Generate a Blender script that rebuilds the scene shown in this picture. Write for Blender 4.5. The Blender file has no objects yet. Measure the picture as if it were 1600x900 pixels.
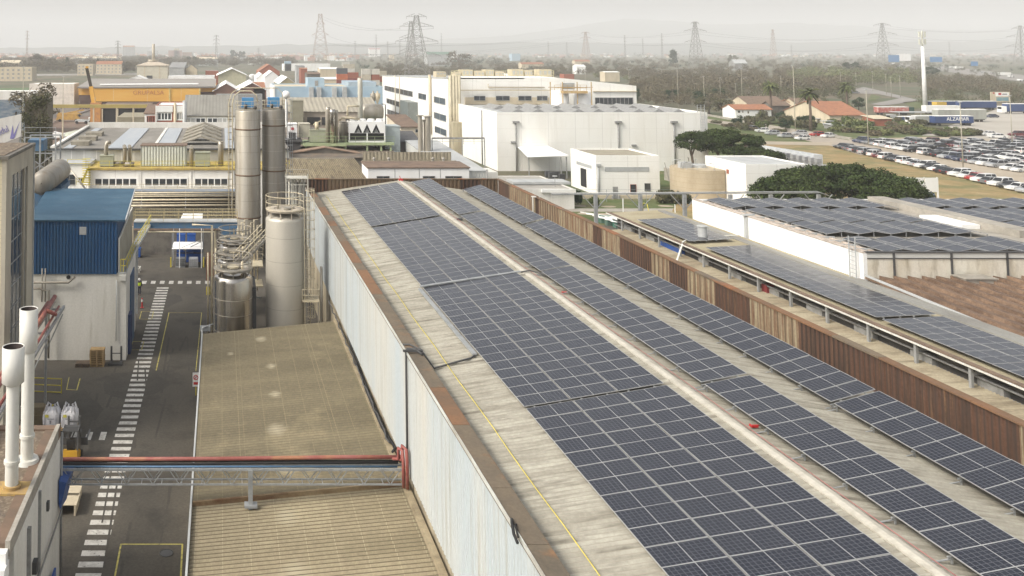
import bpy, math, random
import numpy as np
from mathutils import Vector, Matrix
R=random.Random(7)
PI=math.pi
rad=math.radians
TH=rad(3.5); CC=math.cos(TH); TT=math.tan(TH); F=1400.; CX=345.; HY=78.; CZ=26.8
col=bpy.context.scene.collection
def gp(px,py,z=0.):
    H=CZ-z; Zp=F*H/(CC*CC*(py-HY)); return ((px-CX)*CC*Zp/F, Zp+H*TT)
def at(px,py,Y):
    yp=py-HY; H=yp*CC*CC*Y/(F+yp*CC*CC*TT); Zp=Y-H*TT
    return ((px-CX)*CC*Zp/F, CZ-H)
def AX(px,py,Y): return at(px,py,Y)[0]
def AZ(py,Y): return at(CX,py,Y)[1]

# ---------------- mesh builder ----------------
ORG={}
class MB:
    def __init__(s): s.v=[]; s.f=[]; s.m=[]; s.s=[]
    def add(s,vs,fs,m=0,sm=False):
        b=len(s.v); s.v+= [tuple(p) for p in vs]
        for f in fs: s.f.append([b+i for i in f]); s.m.append(m); s.s.append(sm)
        return s
    def quad(s,a,b,c,d,m=0): return s.add([a,b,c,d],[(0,1,2,3)],m)
    def poly(s,pts,m=0): return s.add(pts,[tuple(range(len(pts)))],m)
    def box(s,x0,x1,y0,y1,z0,z1,m=0):
        if x0>x1: x0,x1=x1,x0
        if y0>y1: y0,y1=y1,y0
        if z0>z1: z0,z1=z1,z0
        v=[(x0,y0,z0),(x1,y0,z0),(x1,y1,z0),(x0,y1,z0),(x0,y0,z1),(x1,y0,z1),(x1,y1,z1),(x0,y1,z1)]
        return s.add(v,[(3,2,1,0),(4,5,6,7),(0,1,5,4),(1,2,6,5),(2,3,7,6),(3,0,4,7)],m)
    def hexa(s,v,m=0):  # 4 bottom ccw, 4 top ccw
        return s.add(v,[(3,2,1,0),(4,5,6,7),(0,1,5,4),(1,2,6,5),(2,3,7,6),(3,0,4,7)],m)
    def bar(s,a,b,w,h=None,m=0):
        a=Vector(a); b=Vector(b); d=(b-a); 
        if d.length<1e-6: return s
        d.normalize(); h=h or w
        up=Vector((0,0,1)) if abs(d.z)<.95 else Vector((0,1,0))
        x=d.cross(up).normalized(); y=x.cross(d).normalized()
        v=[]
        for p in (a,b):
            for i,j in ((-1,-1),(1,-1),(1,1),(-1,1)): v.append(p+x*(i*w/2)+y*(j*h/2))
        return s.add(v,[(0,1,2,3),(7,6,5,4),(0,4,5,1),(1,5,6,2),(2,6,7,3),(3,7,4,0)],m)
    def tube(s,pts,r,n=8,m=0,closed=False,caps=True):
        pts=[Vector(p) for p in pts]; N=len(pts); vs=[]
        prev=None
        for i,p in enumerate(pts):
            if closed: d=pts[(i+1)%N]-pts[i-1]
            else: d=pts[min(i+1,N-1)]-pts[max(i-1,0)]
            d.normalize()
            if prev is None:
                up=Vector((0,0,1)) if abs(d.z)<.9 else Vector((0,1,0))
                x=d.cross(up).normalized()
            else:
                x=(prev-d*prev.dot(d))
                x=x.normalized() if x.length>1e-5 else d.orthogonal().normalized()
            prev=x; y=d.cross(x)
            rr=r[i] if isinstance(r,(list,tuple)) else r
            for k in range(n):
                a=2*PI*k/n; vs.append(p+x*(rr*math.cos(a))+y*(rr*math.sin(a)))
        fs=[]
        for i in range(N if closed else N-1):
            j=(i+1)%N
            for k in range(n): fs.append((i*n+k,i*n+(k+1)%n,j*n+(k+1)%n,j*n+k))
        s.add(vs,fs,m,n>4)
        if caps and not closed:
            b=len(s.v)-N*n
            s.f.append([b+k for k in range(n)][::-1]); s.m.append(m); s.s.append(False)
            s.f.append([b+(N-1)*n+k for k in range(n)]); s.m.append(m); s.s.append(False)
        return s
    def lathe(s,cx,cy,prof,n=32,m=0,sm=True,a0=0,a1=2*PI):
        full=abs(a1-a0-2*PI)<1e-6; vs=[]
        kn=n if full else n+1
        for r,z in prof:
            for k in range(kn):
                a=a0+(a1-a0)*k/n; vs.append((cx+r*math.cos(a),cy+r*math.sin(a),z))
        fs=[]
        for i in range(len(prof)-1):
            for k in range(n):
                k2=(k+1)%kn; fs.append((i*kn+k,i*kn+k2,(i+1)*kn+k2,(i+1)*kn+k))
        return s.add(vs,fs,m,sm)
    def cyl(s,cx,cy,z0,z1,r,n=16,m=0,r2=None):
        r2=r if r2 is None else r2
        s.lathe(cx,cy,[(r,z0),(r2,z1)],n,m)
        b=len(s.v); s.poly([(cx+r2*math.cos(2*PI*k/n),cy+r2*math.sin(2*PI*k/n),z1) for k in range(n)],m)
        return s
    def ring(s,cx,cy,z,r,t=.03,n=28,m=0):
        return s.tube([(cx+r*math.cos(2*PI*k/n),cy+r*math.sin(2*PI*k/n),z) for k in range(n)],t,6,m,closed=True)
    def sphere(s,c,r,n=12,m=0,sz=1):
        pr=[(max(r*math.sin(PI*i/(n//2)),1e-3),c[2]-sz*r*math.cos(PI*i/(n//2))) for i in range(n//2+1)]
        return s.lathe(c[0],c[1],pr,n,m)
    def corr(s,x0,z0,x1,z1,y0,y1,pitch,amp,m=0,seg=6,nx=1):
        """corrugated sheet, waves run along x (slope), profile repeats along y"""
        n=max(2,int((y1-y0)/pitch*seg)); vs=[]; fs=[]
        for i in range(n+1):
            y=y0+(y1-y0)*i/n; dz=amp*math.sin(2*PI*(y-y0)/pitch)
            for k in range(nx+1):
                u=k/nx; vs.append((x0+(x1-x0)*u,y,z0+(z1-z0)*u+dz))
        w=nx+1
        for i in range(n):
            for k in range(nx): fs.append((i*w+k,i*w+k+1,(i+1)*w+k+1,(i+1)*w+k))
        return s.add(vs,fs,m,True)
    def ribs(s,p0,p1,z0,z1,pitch,depth,m=0,nrm=None,z0b=None,z1b=None):
        """trapezoid ribbed vertical cladding from p0 to p1 (xy), bulging along nrm"""
        p0=Vector((p0[0],p0[1])); p1=Vector((p1[0],p1[1])); L=(p1-p0).length; d=(p1-p0)/L
        n2=Vector(nrm) if nrm else Vector((d.y,-d.x)); k=max(1,round(L/pitch)); pt=[]
        for i in range(k):
            for u,h in ((0,0),(.35,0),(.45,1),(.9,1)):
                pt.append(((i+u)/k,h))
        pt.append((1,0)); vs=[]; fs=[]
        z0b=z0 if z0b is None else z0b; z1b=z1 if z1b is None else z1b
        for u,h in pt:
            q=p0+d*(L*u)+n2*(depth*h)
            vs.append((q.x,q.y,z0+(z0b-z0)*u)); vs.append((q.x,q.y,z1+(z1b-z1)*u))
        for i in range(len(pt)-1): fs.append((2*i,2*i+2,2*i+3,2*i+1))
        return s.add(vs,fs,m)
    def build(s,name,mats,parent=None):
        me=bpy.data.meshes.new(name)
        o0=ORG.get(parent.name,(0,0,0)) if parent is not None else getattr(s,'org',(0,0,0))
        if o0!=(0,0,0): vv=[(a-o0[0],b-o0[1],c-o0[2]) for a,b,c in s.v]
        else: vv=s.v
        me.from_pydata(vv,[],s.f)
        if not isinstance(mats,(list,tuple)): mats=[mats]
        for k in mats: me.materials.append(k)
        me.polygons.foreach_set('material_index',s.m); me.polygons.foreach_set('use_smooth',s.s)
        me.update()
        o=bpy.data.objects.new(name,me); col.objects.link(o)
        if parent is not None: o.parent=parent
        else: o.location=o0
        ORG[o.name]=o0
        return o
def tag(o,label=None,cat=None,group=None,kind=None):
    if label: o['label']=label
    if cat: o['category']=cat
    if group: o['group']=group
    if kind: o['kind']=kind
    return o
def T(name,label,cat,loc=(0,0,0),group=None):
    o=bpy.data.objects.new(name,None); col.objects.link(o); o.location=loc; o.empty_display_size=.5
    ORG[o.name]=tuple(loc); return tag(o,label,cat,group)
KIDS={}
def kids(o): return [c for c in col.objects if c.parent is o]
def dup(root,loc,rz=0,label=None,group=None,sc=None,cache={}):
    if root.name not in cache:
        cache[root.name]=[(ch,kids(ch)) for ch in kids(root)]
    r=root.copy(); col.objects.link(r); r.location=loc; r.rotation_euler=(0,0,rz)
    if sc: r.scale=(sc,sc,sc) if not isinstance(sc,tuple) else sc
    if label: r['label']=label
    if group: r['group']=group
    for ch,gs in cache[root.name]:
        c=ch.copy(); col.objects.link(c); c.parent=r
        for g in gs:
            d=g.copy(); col.objects.link(d); d.parent=c
    return r
def rnd(a,b): return R.uniform(a,b)

# ---------------- materials ----------------
def nodes(name):
    m=bpy.data.materials.new(name); m.use_nodes=True; nt=m.node_tree; nt.nodes.clear()
    out=nt.nodes.new('ShaderNodeOutputMaterial'); b=nt.nodes.new('ShaderNodeBsdfPrincipled')
    nt.links.new(b.outputs[0],out.inputs[0]); return m,nt,b
def N(nt,t,**k):
    n=nt.nodes.new(t)
    for a,v in k.items():
        if a in n.inputs: n.inputs[a].default_value=v
        else: setattr(n,a,v)
    return n
def noise(nt,src,sc,scale=1.,detail=5.,rough=.6):
    mp=N(nt,'ShaderNodeMapping'); mp.inputs['Scale'].default_value=sc; nt.links.new(src,mp.inputs[0])
    n=N(nt,'ShaderNodeTexNoise'); n.inputs['Scale'].default_value=scale; n.inputs['Detail'].default_value=detail; n.inputs['Roughness'].default_value=rough
    nt.links.new(mp.outputs[0],n.inputs['Vector']); return n.outputs['Fac']
def ramp(nt,src,a,b):
    r=N(nt,'ShaderNodeMapRange'); r.inputs['From Min'].default_value=a; r.inputs['From Max'].default_value=b; nt.links.new(src,r.inputs['Value']); return r.outputs[0]
def mix(nt,fac,a,b):
    m=N(nt,'ShaderNodeMix',data_type='RGBA')
    if isinstance(fac,float): m.inputs[0].default_value=fac
    else: nt.links.new(fac,m.inputs[0])
    for i,x in ((6,a),(7,b)):
        if isinstance(x,tuple): m.inputs[i].default_value=(*x[:3],1)
        else: nt.links.new(x,m.inputs[i])
    return m.outputs[2]
def M(name,c,rough=.8,metal=0.,c2=None,sc=(1,1,1),s=.6,lo=.42,hi=.68,c3=None,sc3=(1,1,1),s3=3.,lo3=.5,hi3=.75,fine=.12,rib=None,bump=0.,bs=20.,grid=None,spec=None,coat=0.,spots=None):
    m,nt,b=nodes(name)
    tc=N(nt,'ShaderNodeTexCoord').outputs['Object']
    c2=c2 or tuple(x*.8 for x in c)
    cur=mix(nt,ramp(nt,noise(nt,tc,sc,s),lo,hi),c,c2)
    if c3: cur=mix(nt,ramp(nt,noise(nt,tc,sc3,s3),lo3,hi3),cur,c3)
    if fine:
        f=ramp(nt,noise(nt,tc,(1,1,1),6.,4.,.7),.25,.75)
        mm=N(nt,'ShaderNodeMapRange'); mm.inputs['To Min'].default_value=1-fine; mm.inputs['To Max'].default_value=1+fine*.6; nt.links.new(f,mm.inputs['Value'])
        vm=N(nt,'ShaderNodeVectorMath',operation='SCALE'); nt.links.new(cur,vm.inputs[0]); nt.links.new(mm.outputs[0],vm.inputs['Scale']); cur=vm.outputs[0]
    if spots:  # pale lime blooms at fixed places on the sheet
        for sx,sy,rx,ry,cc in spots:
            mp=N(nt,'ShaderNodeMapping'); mp.vector_type='TEXTURE'; mp.inputs['Location'].default_value=(sx,sy,0); mp.inputs['Scale'].default_value=(rx,ry,50.); nt.links.new(tc,mp.inputs[0])
            ln=N(nt,'ShaderNodeVectorMath',operation='LENGTH'); nt.links.new(mp.outputs[0],ln.inputs[0])
            ad=N(nt,'ShaderNodeMath',operation='ADD'); nt.links.new(ln.outputs['Value'],ad.inputs[0]); nt.links.new(noise(nt,tc,(1,1,1),3.,4.),ad.inputs[1])
            cur=mix(nt,ramp(nt,ad.outputs[0],1.5,.55),cur,cc)
    if grid:  # (ax, pitch, width, colour): joint lines, rib stripes, corrugation shade painted as bands
        for ax,pitch,wd,gc in grid:
            sp=N(nt,'ShaderNodeSeparateXYZ'); nt.links.new(tc,sp.inputs[0])
            d=N(nt,'ShaderNodeMath',operation='DIVIDE'); nt.links.new(sp.outputs[ax],d.inputs[0]); d.inputs[1].default_value=pitch
            fr=N(nt,'ShaderNodeMath',operation='FRACT'); nt.links.new(d.outputs[0],fr.inputs[0])
            lt=N(nt,'ShaderNodeMath',operation='LESS_THAN'); nt.links.new(fr.outputs[0],lt.inputs[0]); lt.inputs[1].default_value=wd/pitch
            cur=mix(nt,lt.outputs[0],cur,gc)
    nt.links.new(cur,b.inputs['Base Color'])
    b.inputs['Roughness'].default_value=rough; b.inputs['Metallic'].default_value=metal
    if spec is not None: b.inputs['Specular IOR Level'].default_value=spec
    if coat: b.inputs['Coat Weight'].default_value=coat; b.inputs['Coat Roughness'].default_value=.1
    h=None
    if rib:
        ax,pitch,st=rib
        sp=N(nt,'ShaderNodeSeparateXYZ'); nt.links.new(tc,sp.inputs[0])
        d=N(nt,'ShaderNodeMath',operation='MULTIPLY'); nt.links.new(sp.outputs[ax],d.inputs[0]); d.inputs[1].default_value=2*PI/pitch
        si=N(nt,'ShaderNodeMath',operation='SINE'); nt.links.new(d.outputs[0],si.inputs[0])
        bp=N(nt,'ShaderNodeBump'); bp.inputs['Strength'].default_value=st; bp.inputs['Distance'].default_value=pitch*.25; nt.links.new(si.outputs[0],bp.inputs['Height'])
        nt.links.new(bp.outputs[0],b.inputs['Normal']); h=bp
    if bump:
        nn=noise(nt,tc,(1,1,1),bs,3.)
        bp=N(nt,'ShaderNodeBump'); bp.inputs['Strength'].default_value=bump; bp.inputs['Distance'].default_value=.05; nt.links.new(nn,bp.inputs['Height'])
        if h: nt.links.new(h.outputs[0],bp.inputs['Normal'])
        nt.links.new(bp.outputs[0],b.inputs['Normal'])
    return m
LSP=[]
for _px,_py,_r in ((408,530,.55),(424,573,.45),(430,617,.5),(432,672,.75),(445,735,.4),(447,800,.7),(462,890,.9),(360,548,.3)):
    _x,_y=gp(_px,_py,3.9); LSP.append((_x-4,_y-30,_r*1.0,_r*1.5,(.35,.31,.215)))
def leafmat(name,c,c2,spread=.5):
    m,nt,b=nodes(name)
    g=N(nt,'ShaderNodeNewGeometry')
    tc=N(nt,'ShaderNodeTexCoord').outputs['Object']
    cur=mix(nt,ramp(nt,noise(nt,tc,(1,1,1),.35,3.),.35,.65),c,c2)
    mm=N(nt,'ShaderNodeMapRange'); mm.inputs['To Min'].default_value=1-spread; mm.inputs['To Max'].default_value=1+spread; nt.links.new(g.outputs['Random Per Island'],mm.inputs['Value'])
    vm=N(nt,'ShaderNodeVectorMath',operation='SCALE'); nt.links.new(cur,vm.inputs[0]); nt.links.new(mm.outputs[0],vm.inputs['Scale'])
    nt.links.new(vm.outputs[0],b.inputs['Base Color']); b.inputs['Roughness'].default_value=.9; b.inputs['Specular IOR Level'].default_value=.15
    return m
m_white=M('white_render',(.74,.72,.67),c2=(.62,.6,.54),sc=(1,1,.15),s=.5,c3=(.4,.37,.3),sc3=(1,1,.08),s3=1.4,lo3=.6,hi3=.95)
m_white2=M('clean_white_cladding',(.88,.87,.82),c2=(.82,.8,.74),sc=(1,1,.3),s=.2,fine=.05,c3=(.6,.57,.5),sc3=(1,1,.06),s3=.9,lo3=.58,hi3=1.,grid=[(0,6.,.06,(.58,.56,.52)),(2,3.1,.04,(.7,.68,.62))])
m_whitep=M('white_parapet_paint',(.86,.86,.84),c2=(.78,.77,.73),sc=(1,1,.3),s=.3,fine=.04)
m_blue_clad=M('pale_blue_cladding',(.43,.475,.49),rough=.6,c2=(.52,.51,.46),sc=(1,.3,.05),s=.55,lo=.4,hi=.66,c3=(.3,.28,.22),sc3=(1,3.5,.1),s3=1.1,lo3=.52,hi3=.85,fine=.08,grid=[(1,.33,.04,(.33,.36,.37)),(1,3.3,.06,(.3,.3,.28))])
m_tanwall=M('dirty_tan_render',(.42,.36,.25),c2=(.24,.2,.14),sc=(1,1,.2),s=.7,c3=(.1,.09,.07),sc3=(1,1,.1),s3=1.5)
m_roof=M('weathered_fibre_cement_roof',(.41,.39,.325),c2=(.28,.26,.21),sc=(.22,2.2,1),s=.8,lo=.36,hi=.68,c3=(.15,.135,.105),sc3=(.5,4.5,1),s3=.8,lo3=.47,hi3=.72,fine=.2,bump=.3,grid=[(1,.26,.07,(.3,.27,.21))])  # grid puts corrugation shade into the colour, one darker band per wave
m_roofedge=M('dark_grimy_roof_edge',(.3,.27,.21),c2=(.16,.14,.11),sc=(.5,1.4,1),s=.6,fine=.2)
m_ridge=M('ridge_capping_white',(.5,.47,.4),c2=(.33,.3,.24),sc=(1,1.5,1),s=1.1,lo=.5,hi=.8,fine=.2)
m_lean=M('tan_fibre_cement_roof',(.185,.155,.095),c2=(.125,.104,.063),sc=(.12,.7,1),s=.5,lo=.35,hi=.65,c3=(.3,.25,.15),sc3=(.6,.45,1),s3=.35,lo3=.56,hi3=.76,fine=.25,bump=.3,grid=[(0,1.31,.03,(.21,.175,.105)),(0,2.9,.03,(.24,.2,.12)),(1,.34,.15,(.085,.068,.038)),(1,1.7,.08,(.05,.04,.025))],spots=LSP)  # finest dark grid bands are corrugation shade painted into the colour
m_lean2=M('tan_fibre_cement_roof_lighter',(.28,.235,.15),c2=(.21,.175,.108),sc=(.12,.7,1),s=.5,c3=(.36,.31,.2),sc3=(.5,.5,1),s3=.4,lo3=.56,hi3=.76,fine=.25,bump=.3,grid=[(0,1.31,.03,(.33,.28,.18)),(1,.33,.13,(.115,.09,.052))],spots=LSP)  # dark cross bands paint in the shade of the corrugations
m_rust=M('rusted_steel_sheet',(.095,.047,.028),rough=.9,c2=(.048,.03,.021),sc=(2,2,.25),s=1.4,c3=(.2,.11,.055),sc3=(1,3.5,.2),s3=1.5,lo3=.55,hi3=.8,fine=.3,grid=[(1,.36,.11,(.045,.028,.02)),(0,.42,.12,(.045,.028,.02))])
m_ruststripe=M('faded_sheet_with_rust_runs',(.31,.26,.17),rough=.8,c2=(.16,.085,.045),sc=(5.,5.,.2),s=1.3,lo=.4,hi=.62,c3=(.11,.055,.03),sc3=(4,4,.3),s3=1.6,lo3=.52,hi3=.72,fine=.25,grid=[(1,.62,.16,(.11,.075,.045)),(0,.55,.13,(.13,.085,.05))])
m_coping=M('rusty_coping',(.17,.13,.085),rough=.85,c2=(.25,.11,.05),sc=(.4,.14,1),s=.8,lo=.52,hi=.58,c3=(.12,.1,.08),sc3=(1,.8,1),s3=1.2,fine=.2)
m_coprust=M('orange_rust_coping',(.21,.11,.055),rough=.85,c2=(.14,.09,.055),sc=(.4,.4,1),s=1,fine=.2)
m_asph=M('asphalt',(.083,.073,.058),rough=.9,c2=(.103,.09,.071),sc=(.6,.25,1),s=.5,c3=(.042,.038,.032),s3=.35,lo3=.52,hi3=.75,fine=.3,bump=.2,bs=40)
m_asphpatch=M('worn_asphalt_patch',(.11,.095,.075),rough=.9,c2=(.06,.055,.05),s=1.2,fine=.3)
m_line=M('worn_white_road_paint',(.62,.6,.55),rough=.8,c2=(.4,.38,.34),s=2.,c3=(.1,.09,.08),s3=5.,lo3=.58,hi3=.7,fine=.1)
m_yline=M('worn_yellow_road_paint',(.55,.48,.12),rough=.8,c2=(.35,.3,.1),s=2.,c3=(.1,.09,.06),s3=4.,lo3=.55,hi3=.7)
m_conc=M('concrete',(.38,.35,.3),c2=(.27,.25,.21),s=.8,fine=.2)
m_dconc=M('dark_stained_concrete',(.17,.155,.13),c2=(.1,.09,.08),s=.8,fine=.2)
m_steel=M('brushed_stainless_steel',(.56,.53,.48),rough=.2,metal=.95,c2=(.4,.37,.33),sc=(1,1,.2),s=.6,fine=.04)
m_alu=M('dull_aluminium',(.46,.425,.36),rough=.42,metal=.4,c2=(.38,.34,.27),sc=(1,1,.15),s=.7,c3=(.3,.26,.2),sc3=(1,1,.07),s3=1.4,fine=.06)
m_alud=M('darker_weathered_aluminium',(.3,.275,.225),rough=.5,metal=.2,c2=(.26,.24,.21),sc=(1,1,.15),s=.7,c3=(.22,.18,.13),sc3=(1,1,.07),s3=1.4,fine=.06)
m_band=M('brown_joint_band',(.16,.1,.06),rough=.8)
m_galv=M('galvanised_steel',(.4,.41,.41),rough=.55,metal=.4,c2=(.3,.31,.31),s=2.)
m_grey=M('grey_paint',(.3,.3,.29),rough=.6,c2=(.2,.2,.19),s=2.)
m_lgrey=M('light_grey_sheet',(.46,.47,.46),rough=.6,c2=(.36,.37,.37),sc=(1,.3,1),s=.5)
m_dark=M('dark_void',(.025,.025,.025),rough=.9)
m_dgrey=M('dark_grey_metal',(.08,.08,.08),rough=.7,c2=(.05,.05,.05))
m_black=M('black_rubber',(.02,.02,.02),rough=.8)
m_frame=M('anodised_frame',(.46,.46,.45),rough=.4,metal=.3,fine=.02)
m_bluep=M('blue_ribbed_sheet',(.012,.07,.18),rough=.5,c2=(.03,.09,.18),sc=(1,1,.15),s=.8,c3=(.045,.1,.17),sc3=(2,2,.1),s3=1.5,lo3=.55,hi3=.9,fine=.12)
m_blueroof=M('faded_blue_roof',(.03,.085,.14),rough=.55,c2=(.06,.13,.19),sc=(.5,1,1),s=.6,lo=.45,hi=.75,c3=(.1,.15,.19),sc3=(.4,1,1),s3=.9,lo3=.6,hi3=.9,fine=.15,rib=(1,.35,.35))
m_bluebeam=M('blue_painted_steel',(.07,.16,.28),rough=.6,c2=(.1,.16,.22),s=2)
m_blueplastic=M('blue_plastic',(.015,.08,.32),rough=.4)
m_yellow=M('yellow_railing_paint',(.62,.52,.06),rough=.5,c2=(.5,.42,.06),s=3)
m_cream=M('cream_painted_steel',(.6,.52,.36),rough=.6,c2=(.45,.4,.3),s=2)
m_ochre=M('ochre_cladding',(.68,.36,.06),rough=.7,c2=(.72,.42,.09),sc=(.2,1,1),s=.3,fine=.06,grid=[(0,15.,.15,(.65,.5,.3))])
m_redpipe=M('faded_red_pipe',(.26,.07,.055),rough=.6,c2=(.34,.13,.11),sc=(.5,1,1),s=1.5,c3=(.4,.2,.1),s3=.6)
m_bluepipe=M('blue_pipe',(.07,.16,.28),rough=.5)
m_whitepipe=M('white_painted_pipe',(.68,.67,.62),rough=.5,c2=(.55,.53,.46),sc=(1,1,.2),s=1.2,fine=.05)
m_capin=M('dark_flue_inside',(.06,.045,.04),rough=.95)  # near-black brown lining inside the flue caps
m_gravel=M('brown_gravel_roof',(.19,.145,.1),rough=.95,c2=(.14,.11,.085),s=1.,c3=(.34,.28,.2),s3=3.,fine=.4,bump=.6,bs=25)
m_terracotta=M('terracotta_rim_tile',(.19,.125,.085),c2=(.14,.1,.07),sc=(1,1,1),s=1.5,fine=.2)
m_glass=M('dark_window_glass',(.04,.048,.055),rough=.15,c2=(.07,.075,.08),s=.8,fine=0,spec=.7)
m_glassl=M('pale_translucent_sheet',(.5,.5,.47),rough=.5,c2=(.4,.39,.36),sc=(1,1,.2),s=.5,grid=[(0,2.,.12,(.66,.65,.62))])
m_brick=M('red_brick',(.36,.12,.07),c2=(.28,.1,.06),s=1.,fine=.15)
m_redroof=M('orange_clay_tiles',(.38,.17,.09),rough=.9,c2=(.28,.13,.08),s=.8,fine=.25,rib=(0,.6,.4))
m_brownroof=M('brown_aged_roof',(.2,.14,.1),rough=.9,c2=(.14,.1,.075),s=.8,fine=.25)
m_tilefield=M('rust_brown_tiled_roof',(.225,.15,.1),rough=.9,c2=(.14,.09,.06),sc=(.9,.5,1),s=1.1,lo=.4,hi=.6,c3=(.3,.2,.13),sc3=(1,1,1),s3=1.2,fine=.35)
m_greenp=M('pale_green_platform_paint',(.36,.43,.24),rough=.7,c2=(.28,.33,.2),s=1.)
m_pgreenbox=M('pale_green_cabinet',(.36,.37,.27),rough=.6,c2=(.3,.31,.23),s=1.)
m_lblue=M('light_blue_wall',(.33,.45,.55),rough=.7,c2=(.4,.51,.58),sc=(.3,1,1),s=.6,fine=.08)
m_beige=M('beige_render',(.6,.52,.38),c2=(.5,.43,.31),sc=(1,1,.3),s=.5)
m_pbrick=M('pale_brick',(.62,.56,.4),rough=.85,c2=(.52,.46,.32),sc=(1,1,.3),s=.5,fine=.12,grid=[(2,.3,.03,(.45,.4,.28))])
m_wood=M('pallet_wood',(.42,.29,.14),rough=.9,c2=(.3,.2,.1),sc=(1,4,4),s=2.,fine=.2)
m_wooddark=M('weathered_pallet_wood',(.14,.1,.07),rough=.9,c2=(.09,.07,.05),s=3.,fine=.2)
m_bag=M('white_woven_bag',(.7,.69,.7),rough=.8,c2=(.58,.57,.6),s=2.,bump=.8,bs=3.)
m_hivis=M('hi_vis_yellow_fabric',(.6,.78,.04),rough=.8)
m_navy=M('dark_navy_cloth',(.02,.022,.035),rough=.9)
m_skin=M('skin',(.5,.3,.2),rough=.6)
m_forky=M('forklift_yellow',(.6,.33,.03),rough=.4)
m_redpaint=M('red_paint',(.5,.03,.03),rough=.4)
m_grass=M('grass',(.07,.105,.025),rough=.95,c2=(.12,.13,.045),s=.35,c3=(.17,.14,.07),s3=.2,lo3=.5,hi3=.7,fine=.3)
m_drygrass=M('dry_grass',(.3,.21,.09),rough=.95,c2=(.17,.16,.06),sc=(1,1,1),s=.12,lo=.4,hi=.6,c3=(.4,.3,.16),s3=.3,fine=.35)
m_dirt=M('pale_dirt_lot',(.4,.34,.26),rough=.95,c2=(.32,.27,.2),s=.08,fine=.12)
m_road=M('pale_old_road',(.27,.25,.23),rough=.9,c2=(.2,.19,.175),sc=(1,1,1),s=.05,fine=.08)
m_field=M('far_open_land',(.1,.095,.055),rough=1,c2=(.15,.125,.08),sc=(1,.5,1),s=.006,lo=.4,hi=.6,c3=(.07,.09,.04),sc3=(1,1,1),s3=.02,lo3=.5,hi3=.6,fine=.2)
m_bark=M('bark',(.16,.12,.09),rough=.95,c2=(.1,.08,.06),s=2.)
m_pine=leafmat('pine_needles',(.027,.044,.014),(.05,.068,.021),.6)
m_green=leafmat('green_foliage',(.06,.085,.03),(.1,.12,.045),.5)
m_darkleaf=leafmat('dark_evergreen_foliage',(.02,.04,.018),(.035,.055,.022),.5)
m_scrub=leafmat('brown_winter_scrub',(.105,.095,.055),(.08,.09,.042),.35)
m_bare=leafmat('bare_winter_twigs',(.115,.098,.062),(.145,.125,.08),.25)
m_willow=leafmat('yellow_green_foliage',(.17,.18,.075),(.12,.14,.06),.4)
m_palm=leafmat('palm_fronds',(.06,.08,.03),(.1,.11,.04),.5)

# solar panel: cells on glass, frame proud of it
def cellmat():
    m,nt,b=nodes('solar_cells')
    tc=N(nt,'ShaderNodeTexCoord').outputs['Object']; sp=N(nt,'ShaderNodeSeparateXYZ'); nt.links.new(tc,sp.inputs[0])
    def lines(ax,pitch,w,off=0.):
        a=N(nt,'ShaderNodeMath',operation='ADD'); nt.links.new(sp.outputs[ax],a.inputs[0]); a.inputs[1].default_value=off
        d=N(nt,'ShaderNodeMath',operation='DIVIDE'); nt.links.new(a.outputs[0],d.inputs[0]); d.inputs[1].default_value=pitch
        fr=N(nt,'ShaderNodeMath',operation='FRACT'); nt.links.new(d.outputs[0],fr.inputs[0])
        lt=N(nt,'ShaderNodeMath',operation='LESS_THAN'); nt.links.new(fr.outputs[0],lt.inputs[0]); lt.inputs[1].default_value=w/pitch
        return lt.outputs[0]
    oi=N(nt,'ShaderNodeObjectInfo'); 
    base=mix(nt,ramp(nt,oi.outputs['Random'],0,1),(.011,.014,.025),(.022,.025,.034))
    cur=mix(nt,ramp(nt,noise(nt,tc,(1,1,1),1.5,2.),.3,.7),base,(.018,.021,.031))
    mx=N(nt,'ShaderNodeMath',operation='MAXIMUM'); nt.links.new(lines(0,.167,.02,.01),mx.inputs[0]); nt.links.new(lines(1,.167,.016,.008),mx.inputs[1])
    cur=mix(nt,mx.outputs[0],cur,(.085,.088,.098))
    nt.links.new(cur,b.inputs['Base Color']); b.inputs['Roughness'].default_value=.2; b.inputs['Specular IOR Level'].default_value=.42
    return m
m_cell=cellmat()
def panel_mesh(name,L,W,mid=True):
    b=MB(); f=.016; h=.035
    b.box(0,L,0,f,0,h,0); b.box(0,L,W-f,W,0,h,0); b.box(0,f,f,W-f,0,h,0); b.box(L-f,L,f,W-f,0,h,0)
    b.box(f,L-f,f,W-f,.004,h-.006,1)
    if mid: b.box(L/2-.009,L/2+.009,f,W-f,h-.006,h-.001,0)
    me=bpy.data.meshes.new(name); me.from_pydata(b.v,[],b.f); me.materials.append(m_frame); me.materials.append(m_cell)
    me.polygons.foreach_set('material_index',b.m); me.update(); return me
pm=panel_mesh('solar_panel',2.03,1.073)
pm2=panel_mesh('solar_panel_small',1.40,1.66,False)
PITCH=1.085
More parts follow.
